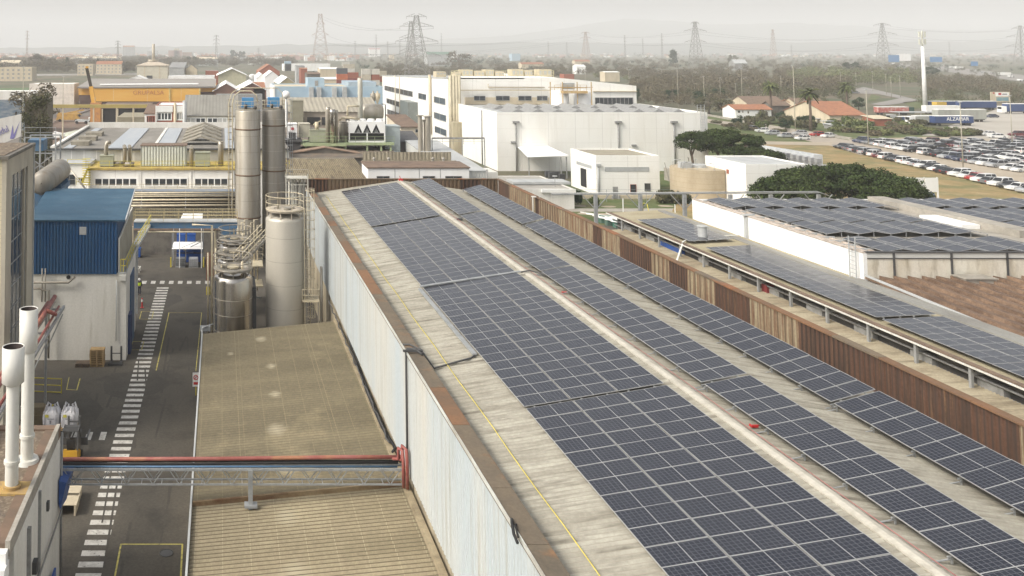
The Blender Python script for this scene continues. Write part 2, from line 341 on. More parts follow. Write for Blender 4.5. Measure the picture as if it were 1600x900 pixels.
def solar_array(label,x0,z0,y0,rows,cols,slope,group,lift=.12,posts=0.,mesh=None,L=2.03,pitch=PITCH,sgap=.05,rails=True):
    mesh=mesh or pm
    a=math.atan(slope); ca,sa=math.cos(a),math.sin(a)
    t=T('solar_array',label,'solar panels',(x0,y0,z0),group)
    for r in range(rows):
        for k in range(cols):
            u=k*(L+sgap)
            o=bpy.data.objects.new('solar_panel',mesh); col.objects.link(o); o.parent=t
            o.location=(u*ca,r*pitch+rnd(-.006,.006),u*sa+rnd(-.004,.008)); o.rotation_euler=(rnd(-.005,.005),-a+rnd(-.005,.005),0)
    W=cols*(L+sgap)-sgap
    if rails:
        b=MB()
        for k in range(cols):
            for q in (.22,.78):
                u=(k*(L+sgap)+L*q); 
                b.bar((x0+u*ca+sa*.05,y0-.1,z0+u*sa-.05),(x0+u*ca+sa*.05,y0+rows*pitch+.05,z0+u*sa-.05),.05,.06)
        if posts:
            for r in range(0,rows+1,2):
                y=y0+r*pitch
                b.bar((x0-.02,y,z0-.04-.08),(x0+W*ca+.02,y,z0+W*sa-.12),.05,.05)
                b.bar((x0-.55,y,z0-posts+.02),(x0+.1,y,z0-posts+.14),.05,.03)
                b.bar((x0+.1,y,z0-.1),(x0+.1,y,z0-posts),.05,.05)
                b.bar((x0+W*ca-.1,y,z0+W*sa-.1),(x0+W*ca-.1,y,z0+W*sa-posts-W*.33),.05,.05)
        b.build('mounting_frame',m_galv,t)
    return t
def text(s,size,m,loc,rot,parent=None,name='lettering',sx=1.,ext=.02):
    cu=bpy.data.curves.new(name,'FONT'); cu.body=s; cu.size=size; cu.extrude=ext; cu.align_x='CENTER'; cu.align_y='CENTER'
    tmp=bpy.data.objects.new(name+'_tmp',cu); col.objects.link(tmp)
    dg=bpy.context.evaluated_depsgraph_get(); me=bpy.data.meshes.new_from_object(tmp.evaluated_get(dg))
    bpy.data.objects.remove(tmp); me.materials.clear(); me.materials.append(m)
    o=bpy.data.objects.new(name,me); col.objects.link(o)
    og=ORG.get(parent.name,(0,0,0)) if parent else (0,0,0)
    o.location=(loc[0]-og[0],loc[1]-og[1],loc[2]-og[2]); o.rotation_euler=rot; o.scale=(sx,1,1)
    if parent: o.parent=parent
    return o
def railing(b,pts,h=1.1,n=None,r=.03,m=0,mid=2,closed=False):
    pts=[Vector(p) for p in pts]
    for a,c in zip(pts,pts[1:]):
        for k in range(mid):
            z=h*(1-k/mid); b.bar(a+Vector((0,0,z)),c+Vector((0,0,z)),r*1.6,m=m)
        L=(c-a).length; q=max(1,int(L/1.6))
        for i in range(q+1):
            p=a+(c-a)*(i/q); b.bar(p,p+Vector((0,0,h)),r*1.6,m=m)
def win(parent,x0,x1,z0,z1,y,n=1,rows=1,mf=None,mg=None,name='window',fr=.06):
    """window on a wall facing -y"""
    b=MB(); b.box(x0,x1,y-.03,y+.02,z0,z1,1)
    b.box(x0-fr,x0,y-.08,y+.02,z0-fr,z1+fr); b.box(x1,x1+fr,y-.08,y+.02,z0-fr,z1+fr)
    b.box(x0,x1,y-.08,y+.02,z1,z1+fr); b.box(x0-fr*.0,x1,y-.12,y+.02,z0-fr,z0)
    for k in range(1,n): x=x0+(x1-x0)*k/n; b.box(x-fr*.5,x+fr*.5,y-.07,y-.03,z0,z1)
    for k in range(1,rows): z=z0+(z1-z0)*k/rows; b.box(x0,x1,y-.065,y-.03,z-fr*.4,z+fr*.4)
    return b.build(name,[mf or m_white,mg or m_glass],parent)
def winx(parent,y0,y1,z0,z1,x,n=1,sgn=-1,mf=None,mg=None,rows=1,name='window',fr=.06):
    """window on a wall facing sgn*x"""
    b=MB(); s=sgn; b.box(x+s*.03,x-s*.02,y0,y1,z0,z1,1)
    b.box(x-s*.02,x+s*.08,y0-fr,y0,z0-fr,z1+fr); b.box(x-s*.02,x+s*.08,y1,y1+fr,z0-fr,z1+fr)
    b.box(x-s*.02,x+s*.08,y0,y1,z1,z1+fr); b.box(x-s*.02,x+s*.12,y0,y1,z0-fr,z0)
    for k in range(1,n): y=y0+(y1-y0)*k/n; b.box(x+s*.03,x+s*.07,y-fr*.5,y+fr*.5,z0,z1)
    for k in range(1,rows): z=z0+(z1-z0)*k/rows; b.box(x+s*.03,x+s*.065,y0,y1,z-fr*.4,z+fr*.4)
    return b.build(name,[mf or m_white,mg or m_glass],parent)
def house(name,label,cat,x0,x1,y0,y1,z,mw,mr,rh=0.,kind='flat',group=None,par=.3,over=.25):
    """walls + roof of its own; kind flat / gx (ridge along x) / gy (gable to the camera) / sx (mono slope rising back)"""
    t=T(name,label,cat,((x0+x1)/2,y0,0),group)
    w=MB(); r=MB(); o=over
    if kind=='flat':
        w.box(x0,x1,y0,y1,0,z-.01)
        q=.25
        w.box(x0,x1,y0,y0+q,z-.01,z+par); w.box(x0,x1,y1-q,y1,z-.01,z+par); w.box(x0,x0+q,y0+q,y1-q,z-.01,z+par); w.box(x1-q,x1,y0+q,y1-q,z-.01,z+par)
        r.box(x0+q,x1-q,y0+q,y1-q,z-.008,z+.06)
    elif kind=='gx':
        ym=(y0+y1)/2
        for x in (x0,x1): pass
        v=[(x0,y0,0),(x1,y0,0),(x1,y1,0),(x0,y1,0),(x0,y0,z),(x1,y0,z),(x1,y1,z),(x0,y1,z),(x0,ym,z+rh),(x1,ym,z+rh)]
        w.add(v,[(0,1,5,4),(1,2,6,9,5),(2,3,7,6),(3,0,4,8,7)])
        k=rh/(ym-y0)*o
        for ya,sg in ((y0-o,1),(y1+o,-1)):
            za=z-k
            r.hexa([(x0-o,ya,za),(x1+o,ya,za),(x1+o,ym,z+rh),(x0-o,ym,z+rh),(x0-o,ya,za+.15),(x1+o,ya,za+.15),(x1+o,ym,z+rh+.15),(x0-o,ym,z+rh+.15)])
    elif kind=='gy':
        xm=(x0+x1)/2
        v=[(x0,y0,0),(x1,y0,0),(x1,y1,0),(x0,y1,0),(x0,y0,z),(x1,y0,z),(x1,y1,z),(x0,y1,z),(xm,y0,z+rh),(xm,y1,z+rh)]
        w.add(v,[(0,1,5,8,4),(1,2,6,5),(2,3,7,9,6),(3,0,4,7)])
        k=rh/(xm-x0)*o
        for xa in (x0-o,x1+o):
            za=z-k
            r.hexa([(xa,y0-o,za),(xm,y0-o,z+rh),(xm,y1+o,z+rh),(xa,y1+o,za),(xa,y0-o,za+.15),(xm,y0-o,z+rh+.15),(xm,y1+o,z+rh+.15),(xa,y1+o,za+.15)])
    elif kind=='sx':
        v=[(x0,y0,0),(x1,y0,0),(x1,y1,0),(x0,y1,0),(x0,y0,z),(x1,y0,z),(x1,y1,z+rh),(x0,y1,z+rh)]
        w.hexa(v)
        r.hexa([(x0-o,y0-o,z+.01),(x1+o,y0-o,z+.01),(x1+o,y1+o,z+rh+.01),(x0-o,y1+o,z+rh+.01),(x0-o,y0-o,z+.15),(x1+o,y0-o,z+.15),(x1+o,y1+o,z+rh+.15),(x0-o,y1+o,z+rh+.15)])
    w.build('wall',mw,t);
    ro=r.build('roof',mr,t)
    return t
def hpx(name,label,cat,p0,p1,pt,Y,dep,mw,mr,rh=0.,kind='flat',group=None,par=.3,over=.25):
    """house whose front wall spans photo columns p0..p1 with its eave at row pt when it stands Y metres away"""
    z=AZ(pt,Y); 
    return house(name,label,cat,AX(p0,pt,Y),AX(p1,pt,Y),Y,Y+dep,z,mw,mr,rh,kind,group,par,over),z
# ---------------- camera, sky, sun, air ----------------
sc=bpy.context.scene
cam=bpy.data.cameras.new('camera'); co=bpy.data.objects.new('camera',cam); col.objects.link(co); sc.camera=co
co.location=(0,0,CZ); co.rotation_euler=(PI/2+TH,0,0); cam.sensor_width=36; cam.lens=F/1600*36
cam.shift_x=(800-CX)/1600; cam.shift_y=-(450-(HY-F*TT))/1600; cam.clip_end=40000; cam.clip_start=.5
w=bpy.data.worlds.new('World'); sc.world=w; w.use_nodes=True; nt=w.node_tree
bg=nt.nodes['Background']; sky=nt.nodes.new('ShaderNodeTexSky'); sky.sky_type='NISHITA'; sky.sun_disc=False
SE,SA=rad(42),rad(-112)     # elevation; azimuth measured from +Y towards +X (sun behind-left)
sky.sun_elevation=SE; sky.sun_rotation=SA; sky.altitude=0; sky.air_density=1.; sky.dust_density=6.; sky.ozone_density=1.
hs=nt.nodes.new('ShaderNodeHueSaturation'); hs.inputs['Saturation'].default_value=.25
nt.links.new(sky.outputs[0],hs.inputs['Color']); nt.links.new(hs.outputs[0],bg.inputs[0]); bg.inputs[1].default_value=.15
sl=bpy.data.lights.new('sun','SUN'); sl.energy=1.5; sl.angle=rad(14); sl.color=(1,.91,.76)
so=bpy.data.objects.new('sun',sl); col.objects.link(so)
d=Vector((math.sin(SA)*math.cos(SE),math.cos(SA)*math.cos(SE),math.sin(SE)))
so.rotation_euler=d.to_track_quat('Z','Y').to_euler(); so.location=(0,0,200)
sc.view_settings.view_transform='Standard'; sc.view_settings.look='None'; sc.view_settings.gamma=1; sc.view_settings.exposure=.56
sc.view_settings.use_curve_mapping=False
sc.cycles.max_bounces=5; sc.cycles.diffuse_bounces=2; sc.cycles.glossy_bounces=2; sc.cycles.volume_bounces=1; sc.cycles.transparent_max_bounces=4
sc.cycles.use_denoising=True; sc.cycles.use_adaptive_sampling=True; sc.cycles.adaptive_threshold=.02
hz=bpy.data.materials.new('haze'); hz.use_nodes=True; nt=hz.node_tree; nt.nodes.clear()
o_=nt.nodes.new('ShaderNodeOutputMaterial'); pv=nt.nodes.new('ShaderNodeVolumePrincipled'); nt.links.new(pv.outputs[0],o_.inputs['Volume'])
pv.inputs['Color'].default_value=(.93,.94,.95,1); pv.inputs['Density'].default_value=.00024; pv.inputs['Anisotropy'].default_value=0.
b=MB(); b.box(-7000,11000,-400,13000,-1,420); o=b.build('haze',hz); tag(o,'pale haze hanging over the plain and the far hills','haze',kind='stuff')

# ---------------- ground ----------------
def sheet(name,pts,z,m,kind='structure',label=None,cat=None):
    b=MB(); b.poly([(p[0],p[1],z) for p in pts]); return tag(b.build(name,m),label,cat,kind=kind)
def gsheet(name,pix,z,m,**k): return sheet(name,[gp(x,y) for x,y in pix],z,m,**k)
sheet('ground',[(-6500,-300),(10500,-300),(10500,12500),(-6500,12500)],0,m_field)
sheet('factory_yard',[(-70,-5),(140,-5),(140,150),(-70,150)],.02,m_asph)
sheet('grass_lawn',[(50,139),(110,139),(110,163),(50,163)],.028,m_grass)
gsheet('footpath',[(820,331),(1140,331),(1140,326),(820,326)],.034,m_conc)
b=MB()
for px,py in ((905,322),(950,323),(1040,322),(1092,323),(915,334),(945,335),(1040,335)):
    x,y=gp(px,py); b.poly([(x+1.6*rnd(.7,1)*math.cos(a),y+1.1*rnd(.7,1)*math.sin(a),.031) for a in [k*PI/4 for k in range(8)]])
tag(b.build('bare_earth_patches',m_dirt),kind='structure')
# crossing bars, lines
b=MB(); y=44.
while y<103.5:
    w2=.66; b.quad((-6.66-w2+(y-75)*.004,y,.024),(-6.66+w2+(y-75)*.004,y,.024),(-6.66+w2+(y-75)*.004,y+.52,.024),(-6.66-w2+(y-75)*.004,y+.52,.024)); y+=1.045
for x in [-9.1+k*1.04 for k in range(9)]: b.quad((x,104.6,.024),(x+.52,104.6,.024),(x+.52,105.9,.024),(x,105.9,.024))
for px in (62,84,113.5,137,159):
    x0,y0=gp(px-5,688); b.quad((x0,y0,.024),(x0+.42,y0,.024),(x0+.42,y0+1.3,.024),(x0,y0+1.3,.024))
tag(b.build('crosswalk_markings',m_line),kind='structure')
b=MB()
def gl(p,q,w=.09):
    a=Vector((*gp(*p),.026)); c=Vector((*gp(*q),.026)); d=(c-a).normalized(); n=Vector((-d.y,d.x,0))*w/2
    b.quad(a-n-d*w/2,c-n+d*w/2,c+n+d*w/2,a+n-d*w/2)
gl((189,851),(174,930)); gl((189,851),(285,851)); gl((285,851),(281,930))
gl((264,489),(244,579)); gl((264,489),(315,489),.06); gl((315,489),(306,580),.06)
for q in (((221,487),(240,487),(237,499),(218,499)),((207,534),(225,534),(221,547),(204,547))):
    for k in range(4): gl(q[k],q[(k+1)%4],.07)
gl((125,592),(120,610)); gl((120,610),(104,609)); gl((104,609),(108,590),.06)
tag(b.build('yellow_floor_lines',m_yline),kind='structure')
b=MB()
for kz,(px,py,s) in enumerate(((160,700,3),(120,640,2.5),(215,600,3),(250,470,2.5),(290,560,2),(250,455,1.8))):
    x,y=gp(px,py); b.poly([(x+s*rnd(.5,1)*math.cos(a),y+s*1.6*rnd(.5,1)*math.sin(a),.0212+.0002*kz) for a in [k*PI/6 for k in range(12)]])
for k in range(26):
    x=rnd(-7.5,-2.3) if k%2 else rnd(-11,-7.6); y=rnd(46,100); L=rnd(3,11); w_=rnd(.1,.2); dx=rnd(-.5,.5); zz=.0229+.0002*k; b.quad((x,y,zz),(x+w_,y,zz),(x+w_+dx,y+L,zz),(x+dx,y+L,zz))
mm_st=M('dark_tyre_stain',(.066,.059,.048),rough=.9,c2=(.08,.072,.058),s=.9,fine=.3); tag(b.build('asphalt_stains',mm_st),kind='structure')
b=MB(); x,y=gp(260,865); b.cyl(x,y,.02,.035,.33,20); b.ring(x,y,.035,.36,.02,20)
tag(b.build('manhole_cover',m_dgrey),'dark round manhole cover inside the yellow outlined box on the street','manhole cover')

m_coping2=M('grey_brown_coping',(.16,.125,.085),rough=.85,c2=(.11,.09,.065),sc=(1,.5,1),s=.8,c3=(.22,.12,.06),s3=.9,lo3=.56,hi3=.75,fine=.25)
# ---------------- main hall ----------------
HX0,HX1,RX=9.65,31.2,20.1; YB=102.0; YF=17.
def roofz(x): return 12.15-.148*abs(x-RX)
hall=T('factory_hall','long hall with pale blue ribbed side wall, stained low gable roof and rusty parapets','factory building',(20,YF,0))
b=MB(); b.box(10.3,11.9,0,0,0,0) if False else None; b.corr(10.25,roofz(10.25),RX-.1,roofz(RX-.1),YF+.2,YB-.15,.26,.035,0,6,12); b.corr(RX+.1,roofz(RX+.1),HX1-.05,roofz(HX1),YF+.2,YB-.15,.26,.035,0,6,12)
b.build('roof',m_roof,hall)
b=MB()
for s in (-1,1):
    b.hexa([(RX,YF+.1,12.16),(RX+s*.2,YF+.1,12.13),(RX+s*.2,YB-.2,12.13),(RX,YB-.2,12.16),(RX,YF+.1,12.24),(RX+s*.2,YF+.1,12.2),(RX+s*.2,YB-.2,12.2),(RX,YB-.2,12.24)])
b.build('ridge_cap',m_ridge,hall)
b=MB(); b.ribs((HX0,YF),(HX0,YB),5.15,11.25,.33,-.035)
b.build('side_wall',m_blue_clad,hall)
b=MB(); b.box(HX0+.12,HX0+.3,YF,YB,0,11.2); b.build('lower_wall',m_tanwall,hall)
b=MB(); y=YF-.05; k=0; lc=(0,0,1,0,1,1,0,0,0,1,0,1,0,0,1,0,0,0,1,0,0,0,1,0,0,1,0,0)
while y<YB+.1: y2=min(YB+.1,y+2.2+1.9*((k*7)%5)/4); b.box(HX0-.06,10.3,y,y2-.02,11.26,11.335+.006*(k%3),1 if (34<y<41 or 57<y<71 or 79<y<87 or 93<y<97) and k%3 else 0); y=y2; k+=1
b.box(10.24,10.3,YF,YB,10.5,11.255,0); b.box(HX0-.1,HX0-.02,YF-.05,YB+.1,11.1,11.32,0)
b.build('coping',[m_coping2,m_coprust],hall)
b=MB(); b.box(HX0-.13,HX0-.1,YF,YB,11.2,11.36); b.build('edge_trim',M('chalky_edge_trim',(.55,.56,.52),c2=(.3,.27,.22),sc=(1,.3,1),s=1.),hall)
# rear parapet, ribbed, facing the camera
b=MB(); xs=[HX0,12,14.2,16.4,RX,24.8,27.0,29.2,HX1]
for i,(a,c) in enumerate(zip(xs,xs[1:])): b.ribs((a,YB),(c,YB),9.9,12.25,.42,.06,[1,0,0,0,0,0,1,0][i])
b.box(HX0,HX1,YB+.05,YB+.2,0,12.25,0)
b.build('rear_parapet',[m_ruststripe,m_rust],hall)
b=MB(); b.box(HX0-.1,HX1+.15,YB-.1,YB+.28,12.25,12.33); b.build('rear_coping',m_coping,hall)
# right parapet with its patchwork of sheets
def yx(px): Zp=F*HX1/(px-CX)/CC; return Zp+14.5*TT
segs=[(795,836,0),(842,926,0),(926,940,1),(940,968,0),(968,1017,1),(1017,1045,0),(1045,1073,1),(1073,1116,0),(1116,1171,1),(1171,1247,0),(1247,1400,1),(1400,1592,1),(1592,1604,0),(1604,1900,1)]
b=MB()
for a,c,k in segs:
    y1,y0=min(YB,yx(a)),max(YF,yx(c))
    b.ribs((HX1,y1),(HX1,y0),9.8,12.22,(.36 if k else .62),(.04 if k else .07),k)
b.box(HX1+.05,HX1+.2,YF,YB,0,12.2,1)
b.build('side_parapet',[m_ruststripe,m_rust],hall)
b=MB(); y=YF
k=0; ycut=yx(839)
while y<YB:
    y2=min(YB,y+rnd(3,6))
    if y<ycut<y2: y2=ycut-.1
    b.box(HX1-.12+rnd(-.01,.01),HX1+.3,y,y2-.03,12.22,12.31+rnd(-.01,.01),k%3==0)
    y=y2; k+=1
    if abs(y-(ycut-.1))<1e-6: b.build('parapet_coping',[m_coprust,m_coping],hall); b=MB(); y=ycut+.3
b.build('parapet_coping',[m_coprust,m_coping],hall)
b=MB(); b.box(HX0+.3,HX1,YF-.0,YF+.15,0,11); b.build('front_wall',m_tanwall,hall)
b=MB(); yy=yx(839); b.box(HX1-.5,HX1-.12,yy-.2,yy+.25,12.3,12.38); b.box(HX1-.5,HX1-.42,yy-.2,yy-.05,10.9,12.3); b.bar((HX1-.46,yy-.12,10.95),(HX1-1.7,yy-.4,10.7),.1)
tag(b.build('roof_bracket',m_whitepipe),'white bent cable bracket hooked over the rusty parapet of the hall','bracket')
# solar blocks on the hall, four lengths each
yb=[gp(820,641,11.2)[1], gp(655,452,11.2)[1], gp(582,356,11.2)[1], gp(538,301,11.2)[1]]
blk=[(yb[0]-.12-14*PITCH,14),(yb[0]+.12,18),(yb[1]+.14,18),(yb[2]+.12,18)]
pos_='nearest to the viewer,second from the viewer,third from the viewer,farthest at the rear gable'.split(',')
for (y0,n),p in zip(blk,pos_):
    solar_array('three panel wide dark array left of the white ridge, '+p,13.2,roofz(13.2)+.16,y0,n,3,.163,'solar arrays on the hall roof')
for (y0,n),p in zip(blk,pos_):
    solar_array('narrow dark array just right of the white ridge line, '+p,20.95,12.33,y0,n,1,.19,'solar arrays on the hall roof',posts=.3)
for (y0,n),p in zip(blk,pos_):
    solar_array('narrow raised array along the rusty parapet, '+p,26.55,11.5,y0,n,1,.27,'solar arrays on the hall roof',posts=.35)
# ropes, cables and trays
X_Y=11.42
b=MB(); pts=[(X_Y+.03*math.sin(k*1.7),YF+1+k*2.6,roofz(X_Y)+.1) for k in range(32)]; b.tube(pts,.02,6); tag(b.build('safety_rope',M('yellow_rope',(.7,.58,.12),rough=.8)),'yellow safety rope running the length of the left roof slope','rope')
b=MB(); pts=[(RX+.32+.04*math.sin(k*.9),YF+1+k*2.6,roofz(RX)+.06) for k in range(32)]; b.tube(pts,.014,6); tag(b.build('red_cable',M('pinkish_red_cable',(.42,.16,.15),rough=.7)),'thin red cable lying beside the white ridge cap','cable')
def p3(px,py,z): return (*gp(px,py,z),z)
b=MB(); z=11.55; a=(13.0,yb[1]+.0,roofz(13)+.28); c=(19.6,yb[1]+.0,roofz(19.6)+.28)
b.bar(a,c,.22,.07); tag(b.build('cable_tray',m_galv),'grey cable tray crossing the left roof slope between two solar arrays','cable tray')
b=MB(); b.tube([(19.6,yb[1],12.3),(20.3,yb[1]+.3,12.34),(20.9,yb[1]-.1,12.25),(21.1,yb[1]-.8,12.25)],.05,6); tag(b.build('conduit',m_dgrey),'short dark conduit crossing the white ridge cap at the cable tray','conduit')
b=MB(); b.bar((13.0,yb[1],roofz(13)+.12),(13.02,yb[1]-12.6,roofz(13)+.12),.24,.09); tag(b.build('cable_tray',m_galv),'long grey cable tray running down beside the left edge of the array','cable tray')
b=MB(); yq=yb[1]-12.7; zq=roofz(11)+.09
b.tube([(13,yq,roofz(13)+.1),(12.7,yq-.25,roofz(12.7)+.1),(10.7,yq-.9,roofz(10.7)+.12),(10.3,yq+.3,11.38),(9.9,yq+1.1,11.4),(9.55,yq+1.2,11.37)],.05,6); tag(b.build('conduit',m_dgrey),'black conduit bent across the grimy roof edge to the wall pipe','conduit')
b=MB(); yq=gp(630,548,11.4)[1]; b.tube([(10.2,yq-.6,11.42),(9.9,yq,11.5),(9.56,yq,11.5),(9.5,yq,11.3),(9.5,yq,5.)],.06,8)
b.box(9.3,10.3,yq-.28,yq-.16,11.42,11.52); tag(b.build('wall_pipe',m_dgrey),'thin dark pipe running down the pale blue wall to the red pipes','pipe')
b=MB(); x,y,z=p3(800,822,11.4); b.tube([(x+.15,y+.5,11.36),(x,y,11.5),(x-.1,y-.5,11.4),(x-.12,y-.9,11.35)],.05,6); b.tube([(x+.2,y+.2,11.36),(x+.1,y,11.44),(x,y-.6,11.36)],.03,6)
tag(b.build('cable_end',m_black),'short black cable end lying on the brown coping near the viewer','cable')
for px,py in ((1164,663),(884,455)):
    x,y=gp(px,py,12.2); x=RX+.75; b=MB(); b.box(-.13,.13,-.05,.05,0,.08); b.box(-.16,-.11,-.09,.09,.02,.1); b.tube([(.07,0,.08),(.2,.03,.06),(.26,.17,.02)],.02,6)
    b.org=(x,y,roofz(x)+.05); 
    b.v=[(p[0]+x,p[1]+y,p[2]+roofz(x)+.05) for p in b.v]
    tag(b.build('rope_anchor',m_redpaint),'red rope anchor beside the ridge, '+('the nearer of two' if px>1000 else 'the farther, smaller of two'),'anchor')
b=MB(); x,y=RX+.5,gp(803,342,12.2)[1]; b.box(x-.15,x+.3,y-.15,y+.15,12.1,12.25); tag(b.build('rooftop_clip',m_dgrey),'small dark clip on the ridge at the far third of the roof','clip')
b=MB(); b.box(RX-.2,RX+.25,YB-.9,YB-.6,12.2,12.42); b.bar((RX,YB-.75,12.4),(RX-.1,YB-.75,12.75),.06); tag(b.build('rope_anchor',m_redpaint),'red rope anchor at the far end of the ridge by the rear parapet','anchor')

# ---------------- lean-to with tan roof ----------------
LX0,LX1=-1.47,9.6; YL1=gp(420,511,4.)[1]; YLm=gp(290,785,3.45)[1]
def lz(x): return 3.45+.094*(x-LX0)
lean=T('lean_to_shed','low lean-to with tan corrugated roof along the blue wall','shed',(4,30,0))
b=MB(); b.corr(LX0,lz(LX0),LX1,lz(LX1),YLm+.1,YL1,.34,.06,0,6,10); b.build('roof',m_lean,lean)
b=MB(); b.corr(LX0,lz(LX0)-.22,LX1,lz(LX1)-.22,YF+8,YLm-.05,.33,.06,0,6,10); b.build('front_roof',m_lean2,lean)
b=MB(); b.hexa([(LX0,YLm-.03,lz(LX0)-.3),(LX1,YLm-.03,lz(LX1)-.3),(LX1,YLm+.1,lz(LX1)-.3),(LX0,YLm+.1,lz(LX0)-.3),(LX0,YLm-.03,lz(LX0)+.02),(LX1,YLm-.03,lz(LX1)+.02),(LX1,YLm+.1,lz(LX1)+.02),(LX0,YLm+.1,lz(LX0)+.02)]); b.build('step_flashing',M('rust_stained_flashing',(.3,.22,.12),c2=(.14,.07,.03),sc=(.5,1,1),s=1.2,fine=.2),lean)
b=MB(); b.box(LX0-.12,LX0-.02,YF+8,YL1,lz(LX0)-.35,lz(LX0)+.06); b.build('gutter',m_lgrey,lean)
b=MB(); b.box(LX0+.02,LX0+.2,YF+8,YL1-.1,0,lz(LX0)-.35); b.hexa([(LX0+.2,YL1-.2,0),(LX1,YL1-.2,0),(LX1,YL1-.05,0),(LX0+.2,YL1-.05,0),(LX0+.2,YL1-.2,lz(LX0)-.1),(LX1,YL1-.2,lz(LX1)-.1),(LX1,YL1-.05,lz(LX1)-.1),(LX0+.2,YL1-.05,lz(LX0)-.1)]); b.build('wall',m_tanwall,lean)
b=MB(); b.box(9.3,9.62,YF+8,YL1,4.42,4.62); b.build('flashing',M('tan_flashing',(.34,.28,.18),c2=(.2,.16,.1),s=1.,fine=.2),lean)
b=MB(); pts=[p3(538,505,5.3),p3(552,552,4.75),p3(572,610,4.65),p3(596,668,4.6),p3(618,700,4.7),(9.2,gp(632,718,4.9)[1],5.3)]
b.tube(pts,.07,6); b.tube([(x+.12,y-.5,z+.02) for x,y,z in pts],.045,6); tag(b.build('black_cable',m_black),'thick black cable sagging over the tan roof beside the blue wall','cable')
b=MB()
for k in range(14):
    y=YLm+4+k*2.05; b.tube([(9.5,y,4.75),(9.42,y+.7,4.7+.2*(k%2)),(9.5,y+1.6,4.8),(9.5,y+2.05,4.75)],.05,6)
tag(b.build('cable_run',m_dgrey),'dark cables clipped along the foot of the blue wall','cable')
# ---------------- pipe bridge over the street ----------------
YP=47.0; BX0,BX1=-8.15,9.3
zt=AZ(734,YP); zb=AZ(757,YP)
br=T('pipe_bridge','light steel truss pipe bridge carrying a long red pipe across the street','pipe bridge',(0,YP,zb))
b=MB()
for y in (YP,YP+.55):
    b.bar((BX0,y,zt),(BX1,y,zt),.1,.1); b.bar((BX0,y,zb),(BX1,y,zb),.07,.07)
    n=13
    for k in range(n):
        xa=BX0+(BX1-BX0)*k/n; xb=BX0+(BX1-BX0)*(k+1)/n; xm=(xa+xb)/2
        b.bar((xa+.15,y,zt),(xm,y,zb),.04); b.bar((xm,y,zb),(xb-.15,y,zt),.04)
for k in range(18):
    x=BX0+(BX1-BX0)*k/17; b.bar((x,YP,zt),(x,YP+.55,zt),.05); b.bar((x,YP,zb),(x,YP+.55,zb),.04)
b.build('truss',m_galv,br)
b=MB(); pts=[(BX0,YP+.45,zt+.32),(0,YP+.45,zt+.34),(6,YP+.45,zt+.42),(BX1,YP+.4,zt+.45)]; b.tube(pts,.1,10); b.build('red_pipe',m_redpipe,br)
b=MB(); b.tube([(BX0,YP+.12,zt+.1),(BX1-.3,YP+.12,zt+.1)],.05,8); b.build('blue_pipe',m_bluepipe,br)
b=MB(); b.tube([(BX0,YP+.3,zt+.18),(-3,YP+.3,zt+.14),(2,YP+.3,zt+.2),(BX1-.2,YP+.3,zt+.22)],.06,6); b.tube([(BX0,YP+.6,zt+.15),(BX1,YP+.55,zt+.2)],.05,6); b.build('black_cable',m_black,br)
b=MB()
for x,h in ((9.25,1.0),(9.08,.45)):
    b.tube([(x-.25,YP+.35,zt+.4),(x,YP+.25-h*.2,zt+.45),(x,YP+.2-h*.2,zt+.9+h*.3),(x+.15,YP-h*.25,zt+.9+h*.2),(x+.17,YP-.15-h*.2,zt+.5),(x+.17,YP-.15-h*.2,4.7)],.085,10)
b.build('red_riser',m_redpipe,br)
b=MB(); b.box(1.4,1.62,YP-.1,YP+.1,lz(1.5)-.3,zt); b.box(1.2,1.85,YP-.25,YP+.25,lz(1.5)-.05,lz(1.5)+.06); b.build('support_post',m_galv,br)

# ---------------- low building, bottom left ----------------
WX=-8.15; wb=T('workshop_building','low white building with brown gravel roof, nearest on the left of the street','building',(-14,36,0))
b=MB(); b.box(-30,WX-.705,36,46.4,7.3,7.62); b.build('roof',m_gravel,wb)
b=MB(); b.box(-30,WX,46.4,46.9,7.2,7.72); b.box(WX-.7,WX-.225,36,46.4,7.3,7.68); b.build('roof_rim',m_terracotta,wb)
b=MB(); b.box(WX-.22,WX-.02,36,46.9,7.2,7.78); b.build('parapet',m_conc,wb)
b=MB(); b.box(WX-.35,WX,36.6,46.95,0,7.2); b.box(-30,WX-.35,46.5,46.9,0,7.2); b.box(-30,WX-.35,38.2,38.4,0,7.2); b.build('wall',m_white,wb)
b=MB(); b.box(-30,WX-.05,35.2,36,6.55,7.1); b.box(-30,WX-.1,35.6,36,7.1,7.5); b.build('cornice',m_whitep,wb)
b=MB()
for x in (-8.6,-9.9,-11.6): b.box(x-.2,x+.2,35.9,36.3,0,6.55)
b.build('front_column',m_white,wb)
b=MB(); b.tube([(-8.9,35.8,0),(-8.9,35.8,6.5)],.13,8); b.tube([(-10.4,36.2,0),(-10.4,36.2,6)],.2,8); b.tube([(-12,36.5,4),(-8.8,36.5,4)],.18,8); b.build('front_pipework',m_alu,wb)
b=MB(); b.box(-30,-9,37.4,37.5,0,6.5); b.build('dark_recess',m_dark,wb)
b=MB(); b.tube([(WX+.05,37.4,5.0),(WX+.14,37.6,3.6),(WX+.14,46.6,3.7)],.05,6); b.box(WX,WX+.12,41.3,41.45,0,7.1); b.box(WX,WX+.15,39,39.2,0,6.7); b.tube([(WX+.08,46.8,0),(WX+.08,46.8,7.4)],.06,6); b.build('wall_pipe',m_grey,wb)
b=MB(); b.box(WX,WX+.2,40.1,40.5,4.2,4.7); b.box(WX,WX+.12,43.2,43.45,5.3,5.7); b.build('wall_box',m_dgrey,wb)
